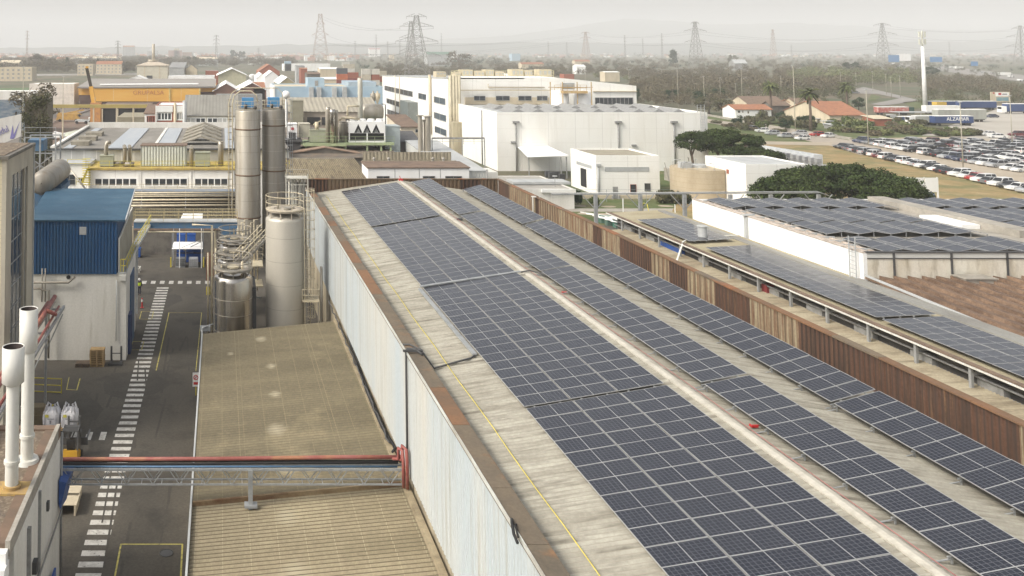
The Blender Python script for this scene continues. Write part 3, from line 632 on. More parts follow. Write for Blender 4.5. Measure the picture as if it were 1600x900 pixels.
# blue tarpaulin screens and boards beside it
b=MB(); b.add([(-8.1,46.2,5.3),(-7.72,46.2,5.2),(-7.6,47.9,5.2),(-8.1,47.8,5.3),(-8.1,46.2,4.2),(-8.02,46.2,3.9),(-7.98,47.9,3.6),(-8.1,47.8,3.9)],[(0,1,2,3),(0,4,5,1),(1,5,6,2),(2,6,7,3),(3,7,4,0)])
tag(b.build('tarpaulin',M('blue_tarpaulin',(.03,.09,.3),rough=.5,bump=.8,bs=2.)),'blue tarpaulin curtain hanging by the corner of the low white building','tarpaulin')
b=MB(); b.box(-8.0,-7.9,42,44.6,.0,2.0); b.box(-7.95,-7.6,43.3,43.5,1.2,1.5); b.box(-7.7,-7.6,42,42.12,0,2.2); tag(b.build('gate_frame',m_blueplastic),'blue steel gate frame at the foot of the low white building','gate')
for i,(x,y) in enumerate((gp(113,782),gp(107,797))):
    b=MB(); w_=1.0+.15*i
    for k in range(9): b.box(x-w_/2,x+w_/2,y-.7+k*.155,y-.7+k*.155+.135,.6,.64)
    for q in (-w_/2+.1,w_/2-.1): b.box(x+q-.05,x+q+.05,y-.7,y+.65,0,.6)
    tag(b.build('workbench',m_beige),('far' if i==0 else 'near')+'er pale wooden bench top beside the blue tarpaulin','bench')

# ---------------- two flues ----------------
def flue(px,pyb,pyt,rc,rp,caph,label,basecol):
    x,y=gp(px,pyb,7.62); zt=AZ(pyt,y)
    t=T('flue',label,'chimney',(x,y,7.62),'white flues on the low building')
    b=MB(); b.cyl(x,y,7.7,zt-caph+.1,rp,20); b.build('pipe',m_whitepipe,t)
    b=MB(); b.lathe(x,y,[(rp,zt-caph-.12),(rc,zt-caph+.02),(rc,zt),(rc-.04,zt),(rc-.05,zt-caph+.1)],28)
    c=b.build('cap',m_whitepipe,t)
    b=MB(); b.lathe(x,y,[(rc-.055,zt-.02),(rc-.06,zt-.5),(.02,zt-.45)],28); b.build('cap_lining',m_capin,c)
    b=MB(); b.cyl(x,y,8.75,8.9,rp+.06,20); b.build('collar',m_whitepipe,t)
    b=MB(); 
    if basecol: b.box(x-.8,x+.75,y-.6,y+.55,7.63,7.72); b.cyl(x,y,7.72,7.86,rp+.12,20)
    else: b.cyl(x,y,7.63,7.82,rp+.3,24,r2=rp+.22)
    b.build('base_plate',M('rust_stained_base',(.45,.3,.1),c2=(.3,.2,.1),s=3.) if basecol else m_whitepipe,t)
flue(18,765,541,.49,.29,1.55,'white metal flue with wide open cap, nearer of two on a rust-stained base',1)
flue(42,722,482,.43,.3,1.9,'white metal flue with tall open cap on a round white base, behind the other',0)
# ---------------- red pipe gantry ----------------
g=T('pipe_gantry','steel gantry carrying red pipes behind the white flues','pipe gantry',(-12,55,0))
b=MB()
for x,z,r in ((-12.,8.9,.16),(-12.5,8.5,.12),(-11.7,8.2,.09)): b.tube([(x,38.6,z-.3),(x,62,z),(x,66,z+.1)],r,8)
b.tube([(-11.9,62.5,9),(-11.4,63,8.6),(-11.6,64,8.3)],.14,8); b.build('red_pipe',m_redpipe,g)
b=MB()
for x in (-12.7,-11.5): b.bar((x,38.5,7.9),(x,67,8.0),.14,.2)
for y in (48.5,55,61,66.5): b.bar((-12.8,y,7.95),(-11.4,y,7.95),.12); b.bar((-12.7,y,0),(-12.7,y,7.9),.16); b.bar((-12.7,y,5),(-11.5,y,7.6),.08)
b.build('frame',m_galv,g)
b=MB(); b.tube([(-12.2,45,8.3),(-12.2,67,8.3)],.1,8); b.build('grey_pipe',m_alu,g)

# ---------------- tall pale brick building ----------------
TX=-14.5; y0,y1=61.3,69.9; zt_=19.5
tb=T('office_tower','tall pale brick block with a glazed stair strip, cut off by the left edge','building',(-20,61,0))
b=MB(); b.box(-34,TX-.25,y0,y1,0,zt_-.1); b.build('wall',m_pbrick,tb)
b=MB(); 
for a,c in ((y0-.06,y0+1.6),(y1-1.9,y1+.06)): b.box(TX-.3,TX,a,c,0,zt_-.12)
b.box(TX-.3,TX-.01,y0+1.6,y1-1.9,zt_-1.4,zt_-.12); b.box(TX-.3,TX-.01,y0+1.6,y1-1.9,0,1); b.box(TX-.28,TX-.02,y1-2.9,y1-2.6,1,zt_-1.4)
b.build('concrete_pier',M('pale_concrete_pier',(.48,.44,.35),c2=(.36,.32,.26),sc=(1,1,.2),s=.7,fine=.1),tb)
b=MB(); b.box(-34,TX+.15,y0-.2,y1+.15,zt_-.1,zt_+.12,0); b.box(-34,TX-.2,y0+.2,y1-.2,zt_+.12,zt_+.16,1); b.build('roof',[m_dconc,m_gravel],tb)
winx(tb,y0+1.65,y1-1.95,1,zt_-1.45,TX-.2,4,1,m_galv,m_glass,rows=11,fr=.07,name='stair_window')
b=MB(); b.box(TX-.05,TX+.1,y1+.06,y1+.2,0,zt_); b.build('downpipe',m_lgrey,tb)
# rooftop vent hood and things behind the tower
b=MB(); b.tube([(-26,75,18.6),(-18.3,75,18.6),(-17.4,75,18.3),(-17.1,75,17.5)],.55,14); tag(b.build('rooftop_duct',m_lgrey),'rounded pale grey duct on the roof behind the tall brick block','duct')
# banner sign
ys=78.; sg=T('banner_sign','slanted white banner with purple lettering behind the tall brick block','sign',(-20,ys,18))
x1_=AX(33,200,ys); x0_=x1_-5; z0_=AZ(215,ys); z1_=AZ(178,ys)
b=MB(); b.hexa([(x0_,ys,z0_-1.8),(x1_,ys,z0_+.1),(x1_,ys+.12,z0_+.1),(x0_,ys+.12,z0_-1.8),(x0_,ys,z1_-1.1),(x1_,ys,z1_),(x1_,ys+.12,z1_),(x0_,ys+.12,z1_-1.1)]); b.build('panel',M('banner_cloth',(.62,.6,.56),c2=(.55,.52,.48),sc=(3,1,.3),s=1.,fine=.05),sg)
m_purple=M('faded_purple',(.22,.2,.42),rough=.8)
text('oustidul',.8,m_purple,(x1_-1.95,ys-.03,z0_+.42),(PI/2,rad(-24),0),sg,'lettering',.72,.01)
b=MB(); b.poly([(x1_-.95,ys-.02,z0_-.1),(x1_-.6,ys-.02,z0_-.1),(x1_-.72,ys-.02,z1_-.9)]); b.poly([(x1_-.75,ys-.025,z0_),(x1_-.55,ys-.025,z0_),(x1_-.1,ys-.025,z1_-.6)]); b.build('emblem',m_purple,sg)
b=MB()
for x in (x1_-.1,x1_-3,x0_+.3): b.bar((x,ys+.2,12),(x,ys+.2,z1_-.3),.12)
b.build('support_post',m_galv,sg)
# tank and pipework left of the blue building
tk=T('horizontal_tank','grey horizontal tank beside the blue roof with a blue underside frame','tank',(-17.6,92,10))
b=MB(); xt=-17.2; zt2=AZ(275,92); prof=[(-5.2,.05),(-5.1,.8),(-4.8,1.15),(4.8,1.15),(5.1,.8),(5.2,.05)]
vs=[];n=20
for yy_,rr in prof:
    for k in range(n): a=2*PI*k/n; vs.append((xt+rr*math.cos(a),92+yy_,zt2+rr*math.sin(a)))
b.add(vs,[(i*n+k,i*n+(k+1)%n,(i+1)*n+(k+1)%n,(i+1)*n+k) for i in range(5) for k in range(n)],0,True); b.build('shell',m_alud,tk)
b=MB()
for y in (88,92,96): b.box(xt-1,xt+1,y-.15,y+.15,8,zt2-.8)
b.bar((xt+1,87,zt2-1.4),(xt+1,97,zt2-1.4),.15,.5); b.build('cradle',m_bluebeam,tk)
pc=T('process_column_frame','blue and grey steel frame with pipes and vessels left of the long white building','process frame',(-19.5,100,0))
b=MB()
for x in (-21.5,-19.8,-18.1):
    for y in (99,102): b.bar((x,y,0),(x,y,17.2),.16)
for z in (8,10.5,13,15.5,17.2):
    for y in (99,102): b.bar((-21.5,y,z),(-18.1,y,z),.12)
b.bar((-21.5,99,13),(-18.1,99,15.5),.1); b.bar((-21.5,99,15.5),(-18.1,99,13),.1); railing(b,[(-21.5,99,17.2),(-18.1,99,17.2)],1.1); b.build('frame',m_galv,pc)
b=MB(); b.box(-21.2,-19.5,99.3,101.6,15.7,16.9); b.build('blue_cabinet',m_bluebeam,pc)
b=MB()
for x,z in ((-20.9,14.4),(-20.1,13.9),(-19.3,14.6)): b.tube([(x,99.5,9),(x,99.5,z),(x+.25,99.4,z+.35),(x+.5,99.4,z),(x+.5,99.4,10)],.16,8)
b.tube([(-21.5,98.7,11),(-18,98.7,12.2)],.2,8); b.build('pipework',m_alud,pc)
b=MB(); b.tube([(-17.4,99,14.9),(-12.,97,8.9)],.1,8); b.box(-12.5,-11.5,96.8,97.4,8.75,8.95); tag(b.build('stay_pipe',m_alu),'thin slanting stay pipe running down onto the far edge of the blue roof','pipe')

# ---------------- blue and white building ----------------
BY0=gp(130,563)[1]; BYb=BY0+8.5; X0=-16.6; X1=AX(197,500,BY0)
zc=AZ(427,BY0); zf=AZ(345,BY0); zr=AZ(297,BYb)
bb=T('blue_building','white building with blue ribbed upper walls and a faded blue sloping roof','building',((X0+X1)/2,BY0,0))
b=MB(); b.box(X0,X1,BY0,BYb,0,zc); b.build('wall',m_white,bb)
X1b=AX(183,345,BY0)
b=MB(); b.ribs((X0,BY0-.08),(X1b,BY0-.08),zc-.05,zf,.28,.06); b.ribs((X1b,BY0-.08),(X1b,BYb),zc,zf,.28,.05,0,None,zc,zr); b.box(X0,X1b-.06,BY0+.05,BYb,zc,zf); b.build('upper_wall',m_bluep,bb)
XR=AX(196,345,BY0)
b=MB(); b.hexa([(X0-.2,BY0-.25,zf),(XR,BY0-.25,zf),(XR,BYb+.1,zr),(X0-.2,BYb+.1,zr),(X0-.2,BY0-.25,zf+.14),(XR,BY0-.25,zf+.14),(XR,BYb+.1,zr+.14),(X0-.2,BYb+.1,zr+.14)]); b.build('roof',m_blueroof,bb)
b=MB(); b.bar((XR+.04,BY0-.25,zf+.1),(XR+.04,BYb,zr+.1),.1,.16); b.build('verge_trim',m_lgrey,bb)
x,z=at(130,360,BY0); b=MB()
for k in range(5): b.box(x-.28,x+.28,BY0-.16,BY0-.12,z-.32+k*.13,z-.23+k*.13)
b.box(x-.3,x+.3,BY0-.145,BY0-.11,z-.35,z+.33); b.build('vent_grille',m_lgrey,bb)
b=MB(); x,z=at(107,433,BY0); b.cyl(0,0,0,1,.1,4); b=MB(); b.tube([(x,BY0+.1,z),(x,BY0-.03,z)],.18,16); b.build('round_hole',m_dark,bb)
b=MB()
for x_ in (67,72): xx=AX(x_,430,BY0); b.tube([(xx,BY0-.3,AZ(470,BY0)),(xx,BY0-.3,AZ(418,BY0))],.06,6)
b.tube([(X0,BY0-.3,AZ(440,BY0)),(AX(108,440,BY0),BY0-.3,AZ(440,BY0)),(AX(118,432,BY0),BY0-.3,AZ(431,BY0))],.1,8)
b.tube([(X0,BY0-.35,AZ(449,BY0)),(AX(64,449,BY0),BY0-.35,AZ(449,BY0)),(AX(68,452,BY0),BY0-.35,AZ(452,BY0)),(AX(78,452,BY0),BY0-.35,AZ(452,BY0)),(AX(78,455,BY0),BY0-.35,0.3)],.09,8)
b.build('wall_pipework',m_alud,bb)
b=MB(); x=AX(182,470,BY0); b.tube([(x,BY0-.1,zc-.6),(x,BY0-.1,AZ(532,BY0))],.05,6); b.build('downpipe',m_lgrey,bb)
b=MB(); b.box(X1-.03,X1+.25,BY0+1.5,BY0+2.9,0,3.4); b.build('side_door',M('dark_blue_door',(.02,.04,.12)),bb)
b=MB(); b.box(X1,X1+.1,BY0+3.2,BYb-2.,0,6.4); b.build('side_panel',m_bluep,bb)
# side wall slope + yellow stairs up to the blue footbridge
st=T('outside_walkway','raised side walkway with yellow handrails linking the blue building to the blue footbridge','walkway',(X1,BY0,0))
W0,W1=X1b+.1,X1-.02; yE=107.3; zE=6.25
b=MB(); b.hexa([(W0,BY0-.05,zc),(W1,BY0-.05,zc),(W1,BYb,zc),(W0,BYb,zc),(W0,BY0-.05,zc+.12),(W1,BY0-.05,zc+.12),(W1,BYb,zc+.12),(W0,BYb,zc+.12)])
b.hexa([(W0,BYb,zc-.2),(W1,BYb,zc-.2),(W1,yE,zE-.2),(W0,yE,zE-.2),(W0,BYb,zc+.1),(W1,BYb,zc+.1),(W1,yE,zE),(W0,yE,zE)])
for k in range(16): u=k/16; y=BYb+(yE-BYb)*u; z=zc+.1+(zE-zc-.1)*u; b.box(W0,W1,y,y+.3,z,z+.06)
b.build('deck',m_lgrey,st)
b=MB()
def hr(p,q,h0=(.55,1.1),n=8):
    p=Vector(p); q=Vector(q)
    for h in h0: b.bar(p+Vector((0,0,h)),q+Vector((0,0,h)),.065)
    for k in range(n+1): r=p+(q-p)*(k/n); b.bar(r,r+Vector((0,0,1.1)),.055)
hr((W1-.03,BY0,zc+.1),(W1-.03,BYb,zc+.1),n=6); hr((W1-.03,BYb,zc+.1),(W1-.03,yE,zE),n=10); hr((W0+.25,BY0,zc+.1),(W1-.03,BY0,zc+.1),n=2)
b.build('handrail',m_yellow,st)
b=MB(); xs_=W0+.02; b.hexa([(xs_,BY0+.1,zc+.12),(xs_+.08,BY0+.1,zc+.12),(xs_+.08,BYb+3,zc+.05),(xs_,BYb+3,zc+.05),(xs_,BY0+.1,10.3),(xs_+.08,BY0+.1,10.3),(xs_+.08,BYb+3,11.),(xs_,BYb+3,11.)]); b.build('side_screen',M('khaki_grey_sheet',(.34,.32,.26),c2=(.27,.25,.2),s=.6),st)
b=MB(); b.bar((xs_+.06,BY0+.05,zc-.2),(xs_+.06,BY0+.05,10.35),.12); b.bar((xs_+.06,BY0+.05,10.35),(xs_+.06,BYb+3,11.05),.12); b.box(W0+.1,W1,BY0-.35,BY0-.06,zc-.55,zc-.1); b.build('white_edging',m_whitepipe,st)
b=MB()
for y in (90.5,93.): b.box(W0+.3,W0+.5,y,y+.2,0,zc-.35-(y-BYb)*.065); b.build('support_post',m_galv,st); b=MB()

# ---------------- things on the street ----------------
def pallet(b,x,y,z,w=1.2,d=.9):
    for k in range(5): b.box(x-w/2,x+w/2,y-d/2+k*d/5+.01,y-d/2+(k+1)*d/5-.03,z+.12,z+.145)
    for q in (-w/2+.06,0,w/2-.06): b.box(x+q-.06,x+q+.06,y-d/2,y+d/2-.02,z+.03,z+.12)
    for k in range(3): b.box(x-w/2,x+w/2,y-d/2+k*(d-.12)/2,y-d/2+k*(d-.12)/2+.1,z,z+.028)
    return b
px_,py_=gp(152,571)
for k in range(9):
    b=MB(); pallet(b,0,0,0); 
    b.v=[(p[0]+px_+rnd(-.02,.02)*0,p[1]+py_,p[2]+.03+k*.155) for p in b.v]; b.org=(px_,py_,.03+k*.155)
    o=b.build('pallet',m_wood); o.rotation_euler=(0,0,rnd(-.03,.03))
    o.location=(px_+rnd(-.02,.02),py_+rnd(-.02,.02),.03+k*.155)
    tag(o,['lowest','second lowest','third lowest','fourth lowest','middle','fourth from the top','third from the top','second from the top','topmost'][k]+' light wooden pallet of the stack at the white wall','pallet','stacked light pallets')
x,y=gp(129,572)
for k in range(2):
    b=MB(); pallet(b,x+.05*k,y,.03+.16*k); tag(b.build('pallet',m_wooddark),('upper' if k else 'lower')+' grey weathered pallet left of the tall pallet stack','pallet')
x,y=gp(180,571); b=MB()
for q in (-.42,.42): b.box(x+q-.1,x+q+.1,y-.1,y+1.1,.05,.12); b.box(x+q-.08,x+q+.08,y+.75,y+.85,.1,1.35)
b.bar((x-.4,y+.8,.75),(x+.4,y+.8,.75),.06); b.box(x-.6,x+.6,y-.2,y+.1,.03,.2); tag(b.build('fork_carriage',m_dgrey),'dark steel fork frame standing right of the pallet stack','steel frame')
# yellow barrier
t=T('safety_barrier','yellow tubular barrier on the yard behind the white flues','barrier',(*gp(70,612),0)); b=MB()
a=Vector((*gp(46,613),0)); c=Vector((*gp(96,615),0)); h=AZ(592,gp(96,615)[1])
for u in (0,1): p=a+(c-a)*u; b.bar(p,p+Vector((0,0,h)),.07)
b.build('post',m_yellow,t); b=MB()
for z in (.1,h*.55,h): b.bar(a+Vector((0,0,z)),c+Vector((0,0,z)),.06)
b.build('rail',m_yellow,t)
# big bags on a forklift
def bigbag(x,y,z,label):
    t=T('bulk_bag',label,'bulk bag',(x,y,z)); b=MB(); n=20; pr=[(0,.52),(.25,.56),(.6,.57),(.95,.55),(1.1,.42),(1.18,.15)]; vs=[]
    for zz,rr in pr:
        for k in range(n):
            a=2*PI*k/n; q=abs(math.cos(a))**6+abs(math.sin(a))**6; s=rr/(q**(1/6))*rnd(.97,1.03); vs.append((x+s*math.cos(a),y+s*.95*math.sin(a),z+zz*rnd(.98,1.02)))
    b.add(vs,[(i*n+k,i*n+(k+1)%n,(i+1)*n+(k+1)%n,(i+1)*n+k) for i in range(len(pr)-1) for k in range(n)],0,True); b.poly(vs[-n:])
    b.build('sack',m_bag,t); b=MB()
    for i,j in ((-1,-1),(1,-1),(1,1),(-1,1)):
        b.tube([(x+i*.45,y+j*.42,z+.9),(x+i*.3,y+j*.3,z+1.42),(x+i*.12,y+j*.35,z+1.25),(x+i*.22,y+j*.45,z+.95)],.06,6)
    b.build('lifting_loop',m_bag,t)
    b=MB(); b.box(x-.36,x-.12,y-.575,y-.555,z+.72,z+.9); b.build('yellow_tag',M('yellow_label',(.6,.55,.1)),t)
    b=MB(); b.box(x-.05,x+.05,y-.585,y-.565,z+.3,z+.52); b.box(x-.4,x-.37,y-.585,y-.56,z+.1,z+.9); b.box(x+.37,x+.4,y-.585,y-.56,z+.1,z+.9); b.box(x-.2,x+.25,y-.585,y-.57,z+.6,z+.64); b.box(x-.05,x+.3,y-.585,y-.57,z+.08,z+.12); b.build('printed_marks',M('faint_print',(.25,.25,.28)),t)
YB2=63.3; zb2=AZ(664,YB2)
bigbag(AX(81,650,YB2),YB2,zb2,'white bulk bag on the left fork pallet of the forklift'); bigbag(AX(109,650,YB2),YB2,zb2,'white bulk bag on the right, directly in front of the forklift cab')
for px in (81,109):
    b=MB(); pallet(b,AX(px,664,YB2),YB2,zb2-.16,1.15,1.1); tag(b.build('pallet',m_wood),'wooden pallet under the '+('left' if px==81 else 'right')+' white bulk bag','pallet')
fx,fy=gp(112,722)[0]+.0,59.9
fl=T('forklift','yellow forklift with dark roof guard seen from behind, carrying two white bags','forklift',(fx,fy,0)); 
b=MB(); b.hexa([(fx-.55,fy-.9,.35),(fx+.55,fy-.9,.35),(fx+.55,fy+.9,.35),(fx-.55,fy+.9,.35),(fx-.5,fy-.85,1.15),(fx+.5,fy-.85,1.15),(fx+.5,fy+.3,.8),(fx-.5,fy+.3,.8)]); b.build('body',m_forky,fl)
b=MB()
for i in (-1,1):
    b.bar((fx+i*.5,fy-.6,1.1),(fx+i*.45,fy-.4,2.2),.07); b.bar((fx+i*.5,fy+.7,.9),(fx+i*.45,fy+.45,2.2),.07)
for k in range(8): b.box(fx-.5,fx+.5,fy-.45+k*.13,fy-.45+k*.13+.06,2.2,2.24)
b.box(fx-.52,fx-.46,fy-.5,fy+.55,2.18,2.26); b.box(fx+.46,fx+.52,fy-.5,fy+.55,2.18,2.26); b.box(fx-.52,fx+.52,fy+.2,fy+.55,2.19,2.23); b.build('overhead_guard',m_dgrey,fl)
b=MB(); b.box(fx-.25,fx+.25,fy-.25,fy+.2,.95,1.1); b.box(fx-.25,fx+.25,fy-.35,fy-.22,1.1,1.6); b.build('seat',m_black,fl)
b=MB()
for q in (-.35,.35): b.box(fx+q-.06,fx+q+.06,fy+.95,fy+1.1,.1,2.6)
b.box(fx-.4,fx+.4,fy+.97,fy+1.05,2.2,2.3); b.box(fx-1.4,fx+.9,fy+1.12,fy+1.22,zb2-.35,zb2+.1); b.build('mast',m_dgrey,fl)
b=MB()
for q in (-1.25,-.6,.15,.75): b.box(fx+q-.06,fx+q+.06,fy+1.2,fy+3.2,zb2-.24,zb2-.18)
b.build('fork',m_dgrey,fl)
for i,yy in ((-1,-.6),(1,-.6),(-1,.7),(1,.7)):
    b=MB(); b.tube([(fx+i*.42,fy+yy,.3),(fx+i*.6,fy+yy,.3)],.3,16); b.build('wheel',m_black,fl)
x,y=gp(58,662); b=MB(); b.box(x-.5,x+.6,y-.5,y+.5,.15,.75); b.box(x-.48,x+.55,y-.45,y+.45,.76,1.3); pallet(b,x,y,0); tag(b.build('carton_stack',M('brown_cardboard',(.3,.24,.14),c2=(.22,.17,.1))),'brown cartons on a pallet left of the white bulk bags','cartons')
b=MB(); b.bar((x+.75,y-.6,0),(x+1.05,y+.4,1.2),.09); b.bar((x+.75,y+.4,0),(x+1.05,y+.4,1.2),.09); tag(b.build('kerb_guard',m_yellow),'yellow leaning guard rail between the cartons and white bags','guard rail')
# blue drums, bin, containers
def drum(x,y,label,group=None,z=0):
    b=MB(); b.lathe(x,y,[(.29,z),(.3,z+.05),(.3,z+.3),(.31,z+.31),(.3,z+.33),(.3,z+.6),(.31,z+.61),(.3,z+.63),(.3,z+.86),(.28,z+.9),(.02,z+.89)],18); return tag(b.build('drum',m_blueplastic),label,'drum',group)
x,y=gp(214,402); 
def crate_cube(x,y,z,w,d,h,m,label,cat='container',group=None,name='storage_container'):
    t=T(name,label,cat,(x,y,z),group); b=MB(); b.box(x-w/2,x+w/2,y-d/2,y+d/2,z+.12,z+h); b.build('body',m,t); b=MB()
    for q in (-w/2+.1,w/2-.1): b.box(x+q-.08,x+q+.08,y-d/2+.02,y+d/2-.02,z,z+.118)
    b.build('skid',m_dgrey,t); b=MB(); b.box(x-w/2-.03,x+w/2+.03,y-d/2-.03,y+d/2+.03,z+h,z+h+.06); b.build('lid',m,t); return t
crate_cube(x,y,0,.95,.9,1.15,m_blueplastic,'blue plastic tank beside the foot of the outside stair')
x,y=gp(210,425); b=MB()
for p,q in (((-.7,-.5),(.6,-.5)),((.6,-.5),(.7,.6)),((.7,.6),(-.5,.6)),((-.1,-.2),(0,.5)),((.2,-.2),(.3,.5))): b.bar((x+p[0],y+p[1],.5),(x+q[0],y+q[1],.5),.1)
for p in ((-.7,-.5),(.6,-.5),(.7,.6)): b.bar((x+p[0],y+p[1],0),(x+p[0],y+p[1],.5),.07)
tag(b.build('wheel_rack',m_whitepipe),'small white tubular rack beside the blue building','rack')
drum(*gp(207,432),'blue drum standing below the white tubular rack')
for k,(px,py) in enumerate(((204,458),(203,476))):
    x,y=gp(px,py); b=MB(); b.box(x-.25,x+.2,y-.3,y+.3,.02,1.05); b.box(x-.28,x+.24,y-.33,y+.33,1.05,1.12); tag(b.build('waste_bin',m_blueplastic),('farther' if k==0 else 'nearer')+' blue waste bin against the side of the blue building','bin')
x,y=gp(203,484); b=MB(); b.box(x-.1,x+.1,y-.1,y+.1,0,1.3); b.box(x+.1,x+.7,y-.1,y,.75,1.1); tag(b.build('yellow_hydrant_post',m_yellow),'yellow post with short arm at the corner of the blue building','post')
for px,py,l in ((222,481,'red and white bollard on the yard right of the yellow post'),(209,480,'red bollard close to the yellow post')):
    x,y=gp(px,py); t=T('bollard',l,'bollard',(x,y,0)); b=MB(); b.cyl(x,y,.06,1.0,.07,12); b.cyl(x,y,0,.06,.2,12); b.build('post',m_redpaint,t)
    if px==222:
        b=MB(); b.cyl(x,y,.62,.86,.078,12); b.build('band',m_whitep,t)
# sign at the lean-to edge
x,y=gp(306,618); sgn=T('warning_sign','small red and white warning sign on a yellow post at the lean-to edge','sign',(x,y,0))
b=MB(); b.box(x-.04,x+.04,y-.04,y+.04,0,1.6); b.build('post',m_yellow,sgn); b=MB(); b.box(x-.25,x+.25,y-.07,y-.045,.7,1.75); b.build('plate',m_whitep,sgn)
b=MB(); b.tube([(x+.17*math.cos(2*PI*k/16),y-.09,1.4+.17*math.sin(2*PI*k/16)) for k in range(16)],.03,5,closed=True); b.bar((x-.12,y-.09,1.28),(x+.12,y-.09,1.52),.04); b.box(x-.18,x+.18,y-.085,y-.075,.85,1.05); b.build('symbol',m_redpaint,sgn)
b=MB(); x,y=gp(331,462); 
for q in (0,.5): b.box(x-.6,x+.1,y-.1,y+.1,.15+q,.45+q,0); 
for k in range(3): b.box(x-.62+.24*k,x-.5+.24*k,y-.115,y-.1,.1,1.0,1)
b.box(x-.5,x-.42,y,y+.08,0,1.1,1); tag(b.build('striped_guard',[m_dgrey,m_yellow]),'yellow and black striped guard by the stainless tank','guard')
# person in hi vis
def person(px,py):
    x,y=gp(px,py); t=T('person','person in yellow hi vis vest and white helmet walking in the yard','person',(x,y,0))
    J={'pel':(0,0,.95,.15,.1),'sp':(0,.02,1.15,.14,.1),'ch':(0,.03,1.36,.17,.11),'nk':(0,.03,1.5,.055,.055),'hd':(0,.03,1.6,.085,.095),'ht':(0,.03,1.7,.07,.08),
       'hl':(-.1,0,.9,.09,.09),'kl':(-.12,.14,.5,.06,.06),'al':(-.12,.05,.1,.04,.045),'tl':(-.12,.22,.05,.04,.035),
       'hr':(.1,0,.9,.09,.09),'kr':(.11,-.02,.5,.06,.06),'ar':(.1,-.2,.12,.04,.045),'tr':(.1,-.07,.04,.04,.035),
       'sl':(-.21,.03,1.42,.065,.065),'el':(-.27,-.02,1.15,.045,.045),'wl':(-.25,.1,.92,.035,.035),'fl':(-.25,.13,.84,.03,.04),
       'sr':(.21,.03,1.42,.065,.065),'er':(.27,.0,1.15,.045,.045),'wr':(.26,.14,.94,.035,.035),'fr':(.26,.17,.86,.03,.04)}
    E='pel-sp sp-ch ch-nk nk-hd hd-ht pel-hl hl-kl kl-al al-tl pel-hr hr-kr kr-ar ar-tr ch-sl sl-el el-wl wl-fl ch-sr sr-er er-wr wr-fr'.split()
    ks=list(J)
    def skin(keys,edges,grow,name,m,cut=None):
        me=bpy.data.meshes.new('tmp'); idx={k:i for i,k in enumerate(keys)}
        me.from_pydata([J[k][:3] for k in keys],[tuple(idx[q] for q in e.split('-')) for e in edges],[])
        o=bpy.data.objects.new('tmp',me); col.objects.link(o)
        md=o.modifiers.new('s','SKIN'); 
        for i,k in enumerate(keys): me.skin_vertices[0].data[i].radius=(J[k][3]+grow,J[k][4]+grow); me.skin_vertices[0].data[i].use_root=(i==0)
        o.modifiers.new('u','SUBSURF').levels=2
        dg=bpy.context.evaluated_depsgraph_get(); m2=bpy.data.meshes.new_from_object(o.evaluated_get(dg)); bpy.data.objects.remove(o)
        for p in m2.polygons: p.use_smooth=True
        m2.materials.clear(); m2.materials.append(m); r=bpy.data.objects.new(name,m2); col.objects.link(r); r.parent=t; r.rotation_euler=(0,0,0); return r
    try:
        skin(ks,E,0,'body',m_skin)
        skin([k for k in ks if k in('pel','hl','kl','al','hr','kr','ar')],[e for e in E if e in('pel-hl','hl-kl','kl-al','pel-hr','hr-kr','kr-ar')],.018,'trousers',m_navy)
        skin([k for k in ks if k in('ch','sl','el','wl','sr','er','wr')],'ch-sl sl-el el-wl ch-sr sr-er er-wr'.split(),.016,'sleeves',m_navy)
        skin(['pel','sp','ch','sl','sr'],['pel-sp','sp-ch','ch-sl','ch-sr'],.06,'vest',m_hivis)
    except Exception as e: print('person',e)
    b=MB(); b.sphere((0,.02,1.7),.13,14,sz=.9); b.cyl(0,.04,1.655,1.675,.16,16); o=b.build('helmet',m_whitep); o.parent=t
    b=MB()
    for s in (-1,1): b.hexa([(s*.11-.06,-.22 if s>0 else 0,0),(s*.11+.06,-.22 if s>0 else 0,0),(s*.11+.06,.02 if s>0 else .26,0),(s*.11-.06,.02 if s>0 else .26,0),(s*.11-.05,-.2 if s>0 else .02,.1),(s*.11+.05,-.2 if s>0 else .02,.1),(s*.11+.05,0 if s>0 else .22,.07),(s*.11-.05,0 if s>0 else .22,.07)])
    o=b.build('shoe',m_black); o.parent=t
person(217.5,461)
# ---------------- silos and tanks ----------------
def hoops(b,x,y,zs,r,n=30):
    for z in zs: b.ring(x,y,z,r,.03,n)
    for k in range(10):
        a=2*PI*k/10; b.bar((x+r*math.cos(a),y+r*math.sin(a),zs[0]-.05),(x+r*math.cos(a),y+r*math.sin(a),zs[-1]),.04)
def cage(b,x,y,z0,z1,w=.36,face=(0,-1)):
    fx_,fy_=face; rx,ry=-fy_,fx_
    for s in (-1,1): b.bar((x+rx*w*s*.6,y+ry*w*s*.6,z0),(x+rx*w*s*.6,y+ry*w*s*.6,z1),.06)
    z=z0
    while z<z1: b.bar((x-rx*w*.6,y-ry*w*.6,z),(x+rx*w*.6,y+ry*w*.6,z),.035); z+=.4
    z=z0+2
    ang=[-90+k*30 for k in range(7)]
    P=[(x+rx*w*math.sin(rad(a))+fx_*(w*math.cos(rad(a))+.35),y+ry*w*math.sin(rad(a))+fy_*(w*math.cos(rad(a))+.35)) for a in ang]
    while z<z1+.9:
        b.tube([(x-rx*w,y-ry*w,z)]+[(p[0],p[1],z) for p in P]+[(x+rx*w,y+ry*w,z)],.025,4); z+=.85
    for p in P[::2]: b.bar((p[0],p[1],z0+2),(p[0],p[1],z1+.8),.03)
